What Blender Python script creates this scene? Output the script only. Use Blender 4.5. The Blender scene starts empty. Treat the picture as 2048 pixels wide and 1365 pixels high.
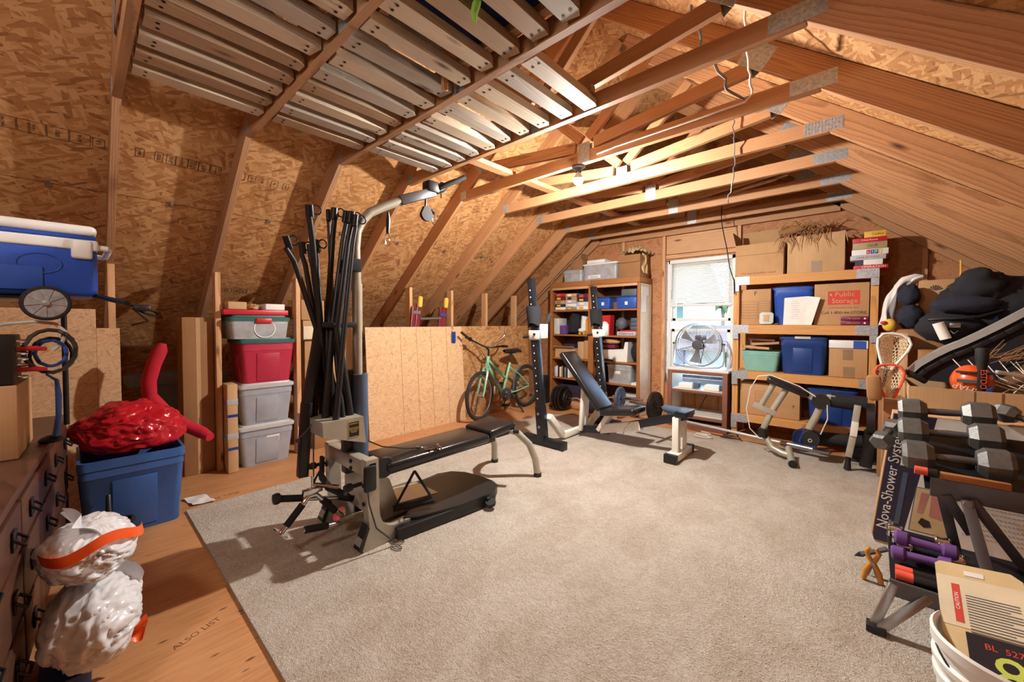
import bpy, bmesh, math, random
from mathutils import Vector, Matrix
random.seed(11)
PI = math.pi
S = bpy.context.scene
COL = S.collection

# ---------------------------------------------------------------- camera
cam_d = bpy.data.cameras.new('camera'); cam = bpy.data.objects.new('camera', cam_d); COL.objects.link(cam)
YAW, PITCH, ROLL = math.radians(42.1526), math.radians(1.584), math.radians(0.148)
w_ = Vector((-math.sin(YAW)*math.cos(PITCH), math.cos(YAW)*math.cos(PITCH), -math.sin(PITCH)))
r_ = Vector((math.cos(YAW), math.sin(YAW), 0)); u_ = r_.cross(w_)
r2 = r_*math.cos(ROLL) + u_*math.sin(ROLL); u2 = -r_*math.sin(ROLL) + u_*math.cos(ROLL)
M = Matrix.Identity(4)
for i in range(3):
    M[i][0], M[i][1], M[i][2] = r2[i], u2[i], -w_[i]
M[0][3], M[1][3], M[2][3] = 0, 0, 1.2346
cam.matrix_world = M
cam_d.sensor_width = 36; cam_d.lens = 788.7*36/2048; cam_d.shift_y = (667.49-682.5)/2048
cam_d.clip_start = 0.02; cam_d.clip_end = 500
S.camera = cam

# ---------------------------------------------------------------- world, sun, exposure
wd = bpy.data.worlds.new('world'); S.world = wd; wd.use_nodes = True
nt = wd.node_tree; nt.nodes.clear()
o_ = nt.nodes.new('ShaderNodeOutputWorld'); b_ = nt.nodes.new('ShaderNodeBackground')
sk = nt.nodes.new('ShaderNodeTexSky'); sk.sky_type = 'NISHITA'; sk.sun_disc = False
sk.sun_elevation = math.radians(42); sk.sun_rotation = math.radians(190); sk.air_density = 1.0; sk.dust_density = 0.6
b_.inputs['Strength'].default_value = 1.9
nt.links.new(sk.outputs[0], b_.inputs['Color']); nt.links.new(b_.outputs[0], o_.inputs['Surface'])
sd = bpy.data.lights.new('sun', 'SUN'); sun = bpy.data.objects.new('sun', sd); COL.objects.link(sun)
sd.energy = 2.0; sd.angle = math.radians(0.6); sd.color = (1, 0.95, 0.86)
sun.rotation_euler = Vector((0.35, 1.0, -1.1)).to_track_quat('-Z', 'Y').to_euler()
S.view_settings.view_transform = 'Standard'; S.view_settings.look = 'None'
S.view_settings.gamma = 1.0; S.view_settings.exposure = 0.0; S.view_settings.use_curve_mapping = False
S.cycles.use_denoising = True
S.cycles.max_bounces = 7; S.cycles.diffuse_bounces = 4; S.cycles.glossy_bounces = 3; S.cycles.transmission_bounces = 4; S.cycles.transparent_max_bounces = 10
S.cycles.use_adaptive_sampling = True; S.cycles.adaptive_threshold = 0.08
S.cycles.sample_clamp_indirect = 6

def lamp(name, loc, watts, color, radius):
    l = bpy.data.lights.new(name, 'POINT'); l.energy = watts; l.color = color; l.shadow_soft_size = radius
    o = bpy.data.objects.new(name, l); COL.objects.link(o); o.location = loc; return o
WARM = (1.0, 0.95, 0.89)
# the bare bulb under the fifth truss is itself the emitter (see its builder)
lamp('rear_fill_lamp', (-1.2, -0.9, 2.30), 58, WARM, 0.15)       # unseen lamp behind the camera, inferred from lit rafter faces, soft fill
pd = bpy.data.lights.new('window_portal', 'AREA'); pd.shape = 'RECTANGLE'; pd.size = 0.78; pd.size_y = 1.62
pd.cycles.is_portal = True
po = bpy.data.objects.new('window_portal', pd); COL.objects.link(po); po.location = (-1.6, 5.42, 1.25); po.rotation_euler = (-PI/2, 0, 0)

# ---------------------------------------------------------------- materials
def srgb(r, g, b):
    f = lambda c: (c/255/12.92) if c/255 <= 0.04045 else ((c/255+0.055)/1.055)**2.4
    return (f(r), f(g), f(b), 1)

class NT:
    def __init__(s, name):
        s.m = bpy.data.materials.new(name); s.m.use_nodes = True; s.t = s.m.node_tree
        s.p = s.t.nodes['Principled BSDF']; s._c = None
    def n(s, typ, **kw):
        x = s.t.nodes.new(typ)
        for k, v in kw.items(): setattr(x, k, v)
        return x
    def link(s, a, b): s.t.links.new(a, b)
    def coord(s, scale=(1, 1, 1), rot=(0, 0, 0), rand=True):
        if s._c is None:
            tc = s.n('ShaderNodeTexCoord')
            if rand:
                oi = s.n('ShaderNodeObjectInfo'); mu = s.n('ShaderNodeVectorMath', operation='SCALE')
                cb = s.n('ShaderNodeCombineXYZ'); s.link(oi.outputs['Random'], cb.inputs[0]); s.link(oi.outputs['Random'], cb.inputs[1])
                s.link(cb.outputs[0], mu.inputs[0]); mu.inputs['Scale'].default_value = 37.0
                ad = s.n('ShaderNodeVectorMath', operation='ADD'); s.link(tc.outputs['Object'], ad.inputs[0]); s.link(mu.outputs[0], ad.inputs[1])
                s._c = ad.outputs[0]
            else: s._c = tc.outputs['Object']
        mp = s.n('ShaderNodeMapping'); mp.inputs['Scale'].default_value = scale; mp.inputs['Rotation'].default_value = rot
        s.link(s._c, mp.inputs['Vector']); return mp.outputs[0]
    def noise(s, vec, scale, detail=3, rough=0.55, dist=0):
        x = s.n('ShaderNodeTexNoise'); x.inputs['Scale'].default_value = scale; x.inputs['Detail'].default_value = detail
        x.inputs['Roughness'].default_value = rough; x.inputs['Distortion'].default_value = dist
        s.link(vec, x.inputs['Vector']); return x.outputs['Fac']
    def ramp(s, fac, stops):
        x = s.n('ShaderNodeValToRGB'); e = x.color_ramp.elements
        while len(e) < len(stops): e.new(0.5)
        for i, (p, c) in enumerate(stops): e[i].position = p; e[i].color = c if len(c) == 4 else (*c, 1)
        s.link(fac, x.inputs['Fac']); return x.outputs['Color']
    def mix(s, fac, a, b, mode='MIX'):
        x = s.n('ShaderNodeMix', data_type='RGBA', blend_type=mode)
        for sock, v in ((x.inputs['Factor'], fac), (x.inputs[6], a), (x.inputs[7], b)):
            if hasattr(v, 'is_linked') or hasattr(v, 'links'): s.link(v, sock)
            else: sock.default_value = v
        return x.outputs[2]
    def bump(s, h, strength=0.3, dist=0.01):
        x = s.n('ShaderNodeBump'); x.inputs['Strength'].default_value = strength; x.inputs['Distance'].default_value = dist
        s.link(h, x.inputs['Height']); s.link(x.outputs[0], s.p.inputs['Normal'])
    def col(s, c):
        if hasattr(c, 'links'): s.link(c, s.p.inputs['Base Color'])
        else: s.p.inputs['Base Color'].default_value = c
        return s
    def set(s, **kw):
        for k, v in kw.items(): s.p.inputs[k.replace('_', ' ')].default_value = v
        return s

def plain(name, rgb, rough=0.5, metal=0.0, var=0.10, nscale=9, bump=0.0, bscale=200, **kw):
    t = NT(name); c = srgb(*rgb); v = t.coord()
    d = tuple(x*(1-var) for x in c[:3])+(1,); l = tuple(min(1, x*(1+var)) for x in c[:3])+(1,)
    t.col(t.ramp(t.noise(v, nscale, 4), [(0.3, d), (0.7, l)])); t.set(Roughness=rough, Metallic=metal, **kw)
    if bump: t.bump(t.noise(v, bscale, 2), bump, 0.004)
    return t.m

def wood(name, light, dark, rings=26.0, rough=0.62, knot=True, stain=0.0, gscale=1.0):
    t = NT(name); v = t.coord((0.30, 1, 1))
    tc = t.n('ShaderNodeTexCoord'); oi = t.n('ShaderNodeObjectInfo')
    cb = t.n('ShaderNodeCombineXYZ'); r1 = t.n('ShaderNodeMath', operation='MULTIPLY_ADD'); r1.inputs[1].default_value = 0.16; r1.inputs[2].default_value = 0.012
    r2_ = t.n('ShaderNodeMath', operation='MULTIPLY'); r2_.inputs[1].default_value = 7.31; fr_ = t.n('ShaderNodeMath', operation='FRACT')
    r3 = t.n('ShaderNodeMath', operation='MULTIPLY_ADD'); r3.inputs[1].default_value = -0.16; r3.inputs[2].default_value = 0.02
    t.link(oi.outputs['Random'], r1.inputs[0]); t.link(oi.outputs['Random'], r2_.inputs[0]); t.link(r2_.outputs[0], fr_.inputs[0]); t.link(fr_.outputs[0], r3.inputs[0])
    t.link(r1.outputs[0], cb.inputs[1]); t.link(r3.outputs[0], cb.inputs[2])
    ad0 = t.n('ShaderNodeVectorMath', operation='ADD'); t.link(tc.outputs['Object'], ad0.inputs[0]); t.link(cb.outputs[0], ad0.inputs[1])
    nz = t.n('ShaderNodeTexNoise'); nz.inputs['Scale'].default_value = 3.0; nz.inputs['Detail'].default_value = 2; t.link(v, nz.inputs['Vector'])
    sub = t.n('ShaderNodeVectorMath', operation='SUBTRACT'); sub.inputs[1].default_value = (0.5, 0.5, 0.5); t.link(nz.outputs['Color'], sub.inputs[0])
    sc = t.n('ShaderNodeVectorMath', operation='SCALE'); sc.inputs['Scale'].default_value = 0.055; t.link(sub.outputs[0], sc.inputs[0])
    ad = t.n('ShaderNodeVectorMath', operation='ADD'); t.link(ad0.outputs[0], ad.inputs[0]); t.link(sc.outputs[0], ad.inputs[1])
    wv = t.n('ShaderNodeTexWave', wave_type='RINGS', rings_direction='X', wave_profile='SAW'); wv.inputs['Scale'].default_value = rings*gscale*1.25
    wv.inputs['Distortion'].default_value = 0.8; wv.inputs['Detail'].default_value = 3; wv.inputs['Detail Scale'].default_value = 1.5; t.link(ad.outputs[0], wv.inputs['Vector'])
    L, D = srgb(*light), srgb(*dark); Md = tuple((a*0.66+b*0.34) for a, b in zip(L, D)); DD = tuple(x*0.8 for x in D[:3])+(1,)
    c1 = t.ramp(wv.outputs['Fac'], [(0.0, L), (0.5, Md), (0.88, DD), (1.0, L)])
    fib = t.noise(t.coord((5, 220, 220)), 1.0, 3, 0.7)
    c2 = t.mix(0.30, c1, t.ramp(fib, [(0.35, tuple(x*0.45 for x in D[:3])+(1,)), (0.62, L)]))
    big = t.noise(t.coord((0.8, 4, 4)), 1.0, 2)
    c3 = t.mix(0.25, c2, t.ramp(big, [(0.35, Md), (0.65, L)]))
    if knot:
        vo = t.n('ShaderNodeTexVoronoi', feature='F1'); vo.inputs['Scale'].default_value = 1.0
        t.link(t.coord((2.2, 8, 8)), vo.inputs['Vector'])
        k = t.ramp(vo.outputs['Distance'], [(0.04, (1, 1, 1, 1)), (0.15, (0, 0, 0, 1))])
        c3 = t.mix(k, c3, srgb(84, 46, 24))
    if stain:
        st = t.ramp(t.noise(t.coord((1.5, 3, 3)), 1.3, 4), [(0.45, (0, 0, 0, 1)), (0.7, (1, 1, 1, 1))])
        sx = t.n('ShaderNodeMath', operation='MULTIPLY'); sx.inputs[1].default_value = stain; t.link(st, sx.inputs[0])
        c3 = t.mix(sx.outputs[0], c3, srgb(120, 108, 98))
    t.col(c3); t.set(Roughness=rough); t.bump(fib, 0.12, 0.002); return t.m

def osb(name, tones, scale=1.0, rough=0.7):
    t = NT(name); out = None
    A, B, Cc, D = [srgb(*x) for x in tones]
    base = t.coord((1, 1, 1))
    nz = t.n('ShaderNodeTexNoise'); nz.inputs['Scale'].default_value = 5; nz.inputs['Detail'].default_value = 2; t.link(base, nz.inputs['Vector'])
    for i, (ang, sx, sy) in enumerate(((0.25, 11, 46), (1.25, 9, 40), (-0.55, 13, 60))):
        v = t.coord((sx*scale, sy*scale, 3), (0, 0, ang))
        # rotate first, then stretch
        m1 = t.n('ShaderNodeMapping'); m1.inputs['Rotation'].default_value = (0, 0, ang); t.link(t._c, m1.inputs['Vector'])
        m2 = t.n('ShaderNodeMapping'); m2.inputs['Scale'].default_value = (sx*scale, sy*scale, 3); t.link(m1.outputs[0], m2.inputs['Vector'])
        dz = t.n('ShaderNodeVectorMath', operation='SCALE'); dz.inputs['Scale'].default_value = 0.45; t.link(nz.outputs['Color'], dz.inputs[0])
        ad = t.n('ShaderNodeVectorMath', operation='ADD'); t.link(m2.outputs[0], ad.inputs[0]); t.link(dz.outputs[0], ad.inputs[1])
        vo = t.n('ShaderNodeTexVoronoi', feature='F1'); vo.inputs['Scale'].default_value = 1; t.link(ad.outputs[0], vo.inputs['Vector'])
        sp = t.n('ShaderNodeSeparateColor'); t.link(vo.outputs['Color'], sp.inputs[0])
        c = t.ramp(sp.outputs[0], [(0.0, D), (0.10, A), (0.45, B), (0.8, Cc), (1.0, Cc)])
        if out is None: out = c
        else:
            mk = t.n('ShaderNodeMath', operation='GREATER_THAN'); mk.inputs[1].default_value = 0.62; t.link(sp.outputs[1], mk.inputs[0])
            out = t.mix(mk.outputs[0], out, c)
        hgt = sp.outputs[2]
    fine = t.noise(t.coord((30, 150, 30)), 1.0, 3)
    out = t.mix(0.22, out, t.ramp(fine, [(0.35, D), (0.6, B)]))
    blotch = t.noise(t.coord((1, 1, 1)), 1.6, 3)
    out = t.mix(0.30, out, t.ramp(blotch, [(0.35, A), (0.65, B)]))
    t.col(out); t.set(Roughness=rough); t.bump(hgt, 0.12, 0.003); return t.m

MT = {}
MT['osb_roof'] = osb('oriented_strand_board', [(158, 106, 60), (182, 130, 78), (218, 174, 122), (106, 64, 36)])
MT['osb_wall'] = osb('oriented_strand_board_red', [(172, 114, 72), (186, 128, 84), (198, 142, 98), (118, 68, 40)])
MT['osb_panel'] = osb('oriented_strand_board_pale', [(204, 160, 116), (218, 176, 132), (230, 196, 156), (164, 116, 76)], 2.3)
MT['pine'] = wood('pine_lumber', (200, 150, 104), (152, 98, 60))
MT['pine_old'] = wood('pine_lumber_aged', (194, 148, 108), (144, 98, 64), stain=0.35)
MT['stud'] = wood('stud_lumber', (220, 172, 124), (188, 132, 86))
MT['slat_brown'] = wood('weathered_board_brown', (188, 158, 126), (140, 106, 76), rings=30, stain=0.35)
MT['slat_grey'] = wood('weathered_board_grey', (196, 184, 168), (156, 142, 126), rings=30, stain=0.5)
MT['slat'] = wood('weathered_board', (218, 200, 174), (180, 154, 126), rings=30, knot=True, stain=0.4)
MT['shelf'] = wood('shelf_lumber', (222, 164, 96), (190, 126, 64))
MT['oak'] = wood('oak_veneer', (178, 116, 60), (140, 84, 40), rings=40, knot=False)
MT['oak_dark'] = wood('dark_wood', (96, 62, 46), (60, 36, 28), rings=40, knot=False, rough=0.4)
def floorm():
    t = NT('floor_panel'); v = t.coord(rand=False)
    g = t.noise(t.coord((55, 5, 1)), 1.0, 4, 0.65); g2 = t.noise(t.coord((9, 1.2, 1)), 1.0, 3); b = t.noise(v, 1.3, 3)
    c = t.ramp(g, [(0.30, srgb(150, 98, 56)), (0.5, srgb(190, 136, 88)), (0.72, srgb(206, 154, 106))])
    c = t.mix(0.4, c, t.ramp(g2, [(0.35, srgb(166, 112, 68)), (0.65, srgb(200, 146, 98))]))
    c = t.mix(0.25, c, t.ramp(b, [(0.35, srgb(160, 106, 64)), (0.65, srgb(202, 150, 102))]))
    vo = t.n('ShaderNodeTexVoronoi', feature='F1'); vo.inputs['Scale'].default_value = 1.0; t.link(t.coord((13, 5, 1)), vo.inputs['Vector'])
    c = t.mix(t.ramp(vo.outputs['Distance'], [(0.05, (1, 1, 1, 1)), (0.11, (0, 0, 0, 1))]), c, srgb(110, 66, 38))
    t.col(c); t.set(Roughness=0.6); t.bump(g, 0.08, 0.002); return t.m
MT['ply_floor'] = floorm()
MT['mahog'] = wood('unit_wood', (140, 92, 74), (112, 68, 54), rings=34, knot=False)

def carpet():
    t = NT('carpet_pile'); v = t.coord(rand=False)
    n1 = t.noise(v, 120, 3, 0.75); n2 = t.noise(v, 34, 4, 0.7); n3 = t.noise(t.coord((1.5, 1, 1)), 2.6, 6, 0.68, 0.5)
    c = t.ramp(n1, [(0.33, srgb(150, 134, 116)), (0.50, srgb(212, 200, 184)), (0.66, srgb(244, 236, 224))])
    c = t.mix(0.35, c, t.ramp(n2, [(0.35, srgb(180, 164, 144)), (0.65, srgb(232, 222, 208))]))
    c = t.mix(0.45, c, t.ramp(n3, [(0.36, srgb(188, 170, 148)), (0.62, srgb(230, 220, 206))]))
    t.col(c); t.set(Roughness=0.95); 
    ad = t.n('ShaderNodeMath', operation='ADD'); t.link(n1, ad.inputs[0]); t.link(n2, ad.inputs[1])
    t.bump(ad.outputs[0], 1.0, 0.02); return t.m
MT['carpet'] = carpet()

def cardboard(name, rgb, ribs=True):
    t = NT(name); c = srgb(*rgb); d = tuple(x*0.80 for x in c[:3])+(1,)
    out = t.ramp(t.noise(t.coord((2, 2, 2)), 2.5, 4), [(0.3, d), (0.7, c)])
    if ribs:
        f = t.noise(t.coord((160, 160, 1.5)), 1.0, 1)
        out = t.mix(0.22, out, t.ramp(f, [(0.4, d), (0.6, c)]))
    t.col(out); t.set(Roughness=0.8); return t.m
MT['card'] = cardboard('cardboard', (196, 152, 106)); MT['card2'] = cardboard('cardboard_dark', (164, 118, 76)); MT['card3'] = cardboard('cardboard_pale', (206, 166, 120))
P = plain
MT['kraft_tape'] = P('packing_tape', (150, 122, 92), 0.25)
MT['black'] = P('black_plastic', (26, 25, 27), 0.42, bump=0.1)
MT['black_metal'] = P('black_powder_coat', (34, 37, 43), 0.28, 0.35)
MT['black_foam'] = P('black_foam', (24, 24, 27), 0.85, bump=0.3, bscale=90)
MT['vinyl'] = P('black_vinyl', (30, 29, 30), 0.24, bump=0.15, bscale=160)
MT['cloth_black'] = P('black_cloth', (30, 30, 36), 0.9, bump=0.5, bscale=260)
MT['cloth_navy'] = P('navy_cloth', (34, 36, 52), 0.9, bump=0.5, bscale=260)
MT['cloth_grey'] = P('grey_cloth', (140, 138, 140), 0.9, bump=0.4)
MT['cloth_white'] = P('white_cloth', (222, 218, 214), 0.85, bump=0.3)
MT['rubber'] = P('tyre_rubber', (36, 34, 34), 0.75, bump=0.3)
MT['champagne'] = P('champagne_metal', (178, 172, 156), 0.34, 0.35)
MT['chrome'] = P('chrome', (210, 212, 216), 0.12, 1.0, 0.03)
MT['steel'] = P('steel', (170, 172, 174), 0.28, 0.9, 0.05)
MT['galv'] = P('galvanized_plate', (178, 182, 186), 0.42, 0.6, 0.25, 60)
MT['white_metal'] = P('white_enamel', (224, 220, 210), 0.35, 0.0)
MT['bluegrey'] = P('blue_grey_foam', (76, 92, 116), 0.55)
MT['blue_cooler'] = P('cooler_blue_plastic', (28, 78, 182), 0.45, bump=0.2, bscale=400)
MT['white_plastic'] = P('white_plastic', (232, 232, 228), 0.42, var=0.04)
MT['blue_bin'] = P('blue_tote_plastic', (56, 92, 152), 0.42)
MT['blue_deep'] = P('deep_blue_tote_plastic', (28, 62, 128), 0.42)
MT['blue_bright'] = P('bright_blue_plastic', (40, 84, 176), 0.4)
MT['grey_bin'] = P('grey_tote_plastic', (158, 160, 168), 0.42)
MT['grey_lid'] = P('grey_lid_plastic', (186, 186, 186), 0.42)
MT['red_bin'] = P('red_tote_plastic', (176, 40, 66), 0.42)
MT['red_lid'] = P('red_lid_plastic', (196, 30, 44), 0.4)
MT['green_lid'] = P('green_lid_plastic', (44, 96, 92), 0.45)
MT['teal'] = P('teal_plastic', (136, 190, 178), 0.38, Alpha=0.92)
MT['clear'] = P('clear_plastic', (190, 194, 192), 0.25, var=0.12, nscale=14, Alpha=0.72)
MT['clear_misty'] = P('misty_clear_plastic', (178, 178, 180), 0.3, var=0.2, nscale=10, Alpha=0.9)
MT['red_foam'] = P('red_foam', (190, 24, 48), 0.85, bump=0.3)
MT['orange_tie'] = P('orange_plastic_film', (244, 92, 30), 0.3)
MT['mint'] = P('mint_paint', (142, 198, 160), 0.3)
MT['paper'] = P('white_paper', (236, 232, 224), 0.75, var=0.04)
MT['paper_cream'] = P('cream_paper', (214, 190, 142), 0.8)
MT['purple'] = P('purple_neoprene', (104, 70, 138), 0.38)
MT['orange_red'] = P('coral_foam', (232, 92, 66), 0.8)
MT['clamp_orange'] = P('amber_plastic', (206, 138, 48), 0.35)
MT['iron'] = P('grey_cast_iron', (112, 114, 112), 0.42, 0.55, 0.15, 40, bump=0.2)
MT['iron_black'] = P('black_cast_iron', (30, 28, 30), 0.32, 0.3)
MT['dk_grey_metal'] = P('dark_grey_metal', (96, 94, 98), 0.4, 0.6)
MT['yellow'] = P('yellow_plush', (220, 180, 70), 0.85)
MT['red'] = P('red_paint', (196, 40, 44), 0.4)
MT['maroon'] = P('maroon_fibreglass', (112, 22, 36), 0.35)
MT['dark_red'] = P('maroon_box_print', (118, 22, 62), 0.45)
MT['orange_helmet'] = P('orange_shell', (222, 92, 34), 0.28)
MT['mesh_string'] = P('string_mesh', (222, 208, 176), 0.8)
MT['blue_tag'] = P('blue_tag_plastic', (28, 62, 140), 0.35)
MT['ink'] = P('print_ink', (52, 40, 32), 0.8)
MT['ink_red'] = P('red_print', (208, 62, 44), 0.6)
MT['ink_white'] = P('white_print', (238, 234, 228), 0.6, var=0.02)
MT['ink_brown'] = P('brown_print', (126, 84, 52), 0.8)
MT['gold'] = P('gold_print', (222, 190, 96), 0.5)
MT['straw'] = P('dry_palm_fibre', (158, 116, 74), 0.9)
MT['blue_tarp'] = P('blue_tarp', (24, 62, 140), 0.5)
MT['white_foam'] = P('polystyrene', (200, 200, 200), 0.8)
MT['green_cloth'] = P('green_strap', (146, 200, 80), 0.7)
MT['tealframe'] = P('teal_siding', (52, 92, 88), 0.6)
MT['wire_grey'] = P('grey_cable', (104, 106, 108), 0.4)
MT['wire_white'] = P('white_cable', (220, 216, 204), 0.45)
MT['wire_blue'] = P('blue_cable', (52, 92, 170), 0.4)
MT['cable'] = P('coated_cable', (60, 58, 56), 0.35)
MT['insul'] = P('duct_wrap', (118, 132, 140), 0.6)
MT['siding'] = P('house_siding', (176, 178, 176), 0.6)
MT['shingle'] = P('roof_shingle', (112, 102, 94), 0.9, var=0.3, nscale=30)
MT['hedge'] = P('hedge_leaves', (48, 78, 34), 0.8, var=0.5, nscale=12, bump=1.0, bscale=30)
MT['lawn'] = P('outdoor_ground', (150, 140, 120), 0.9)
MT['pic_pink'] = P('bath_picture_print', (196, 132, 126), 0.5)
MT['navy_print'] = P('navy_print', (48, 44, 66), 0.45)
MT['olive'] = P('olive_box_print', (170, 150, 110), 0.5)
MT['mustard'] = P('mustard_box_print', (226, 176, 60), 0.5)
MT['lid_grey'] = P('slate_plastic', (88, 96, 106), 0.5)
MT['lcd'] = P('black_display_card', (34, 34, 44), 0.3)
MT['lime'] = P('lime_print', (200, 214, 90), 0.5)

def film(name, rgb, alpha, wr=14, strength=0.9, dist=0.02, rough=0.28, trans=0.3):
    t = NT(name); v = t.coord(); n = t.noise(v, wr, 4, 0.6, 1.2); c = srgb(*rgb)
    t.col(t.ramp(n, [(0.3, tuple(x*0.82 for x in c[:3])+(1,)), (0.7, c)])); t.set(Roughness=rough, Alpha=alpha)
    t.p.inputs['Subsurface Weight'].default_value = 0.0
    t.bump(n, strength, dist); return t.m
MT['bag_white'] = film('white_bag_film', (238, 238, 240), 0.95, 9, 0.22, 0.01, 0.22)
MT['bag_red'] = film('red_bag_film', (190, 24, 40), 1.0, 14, 0.35, 0.012, 0.18)
MT['bag_brown'] = film('brown_paper', (150, 120, 90), 1.0, 20, 0.8, 0.02, 0.8)

def glass():
    m = bpy.data.materials.new('window_glass'); m.use_nodes = True; t = m.node_tree; t.nodes.clear()
    o = t.nodes.new('ShaderNodeOutputMaterial'); a = t.nodes.new('ShaderNodeBsdfTransparent'); g = t.nodes.new('ShaderNodeBsdfGlossy')
    g.inputs['Roughness'].default_value = 0.02; mx = t.nodes.new('ShaderNodeMixShader'); mx.inputs[0].default_value = 0.06
    t.links.new(a.outputs[0], mx.inputs[1]); t.links.new(g.outputs[0], mx.inputs[2]); t.links.new(mx.outputs[0], o.inputs[0]); return m
MT['glass'] = glass()
def blindm():
    t = NT('blind_slats'); t.col(srgb(236, 234, 228)); t.set(Roughness=0.5)
    tr = t.n('ShaderNodeBsdfTranslucent'); tr.inputs['Color'].default_value = srgb(240, 238, 230)
    mx = t.n('ShaderNodeMixShader'); mx.inputs[0].default_value = 0.28; out = t.t.nodes['Material Output']
    t.link(t.p.outputs[0], mx.inputs[1]); t.link(tr.outputs[0], mx.inputs[2]); t.link(mx.outputs[0], out.inputs['Surface']); return t.m
MT['blind'] = blindm()
def emit(name, rgb, s):
    m = bpy.data.materials.new(name); m.use_nodes = True; p = m.node_tree.nodes['Principled BSDF']
    p.inputs['Emission Color'].default_value = (*rgb, 1); p.inputs['Emission Strength'].default_value = s; return m
MT['bulb'] = emit('lit_bulb', WARM, 7000)
MT['window_lit_panel'] = P('side_panel_window_lit', (222, 204, 176), 0.5)  # lighter copy for the bookcase end, window light put into its colour
MT['rim_silver'] = P('silver_rim', (186, 190, 188), 0.35, 0.3)

# ---------------------------------------------------------------- geometry helpers
def frame(o, x, z):
    x = Vector(x).normalized(); z = Vector(z); y = z.cross(x).normalized(); z = x.cross(y)
    m = Matrix.Identity(4)
    for i in range(3): m[i][0], m[i][1], m[i][2], m[i][3] = x[i], y[i], z[i], o[i]
    return m
def RZ(deg): return Matrix.Rotation(math.radians(deg), 4, 'Z')
def RX(deg): return Matrix.Rotation(math.radians(deg), 4, 'X')
def RY(deg): return Matrix.Rotation(math.radians(deg), 4, 'Y')
def T(x, y, z): return Matrix.Translation((x, y, z))

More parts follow.
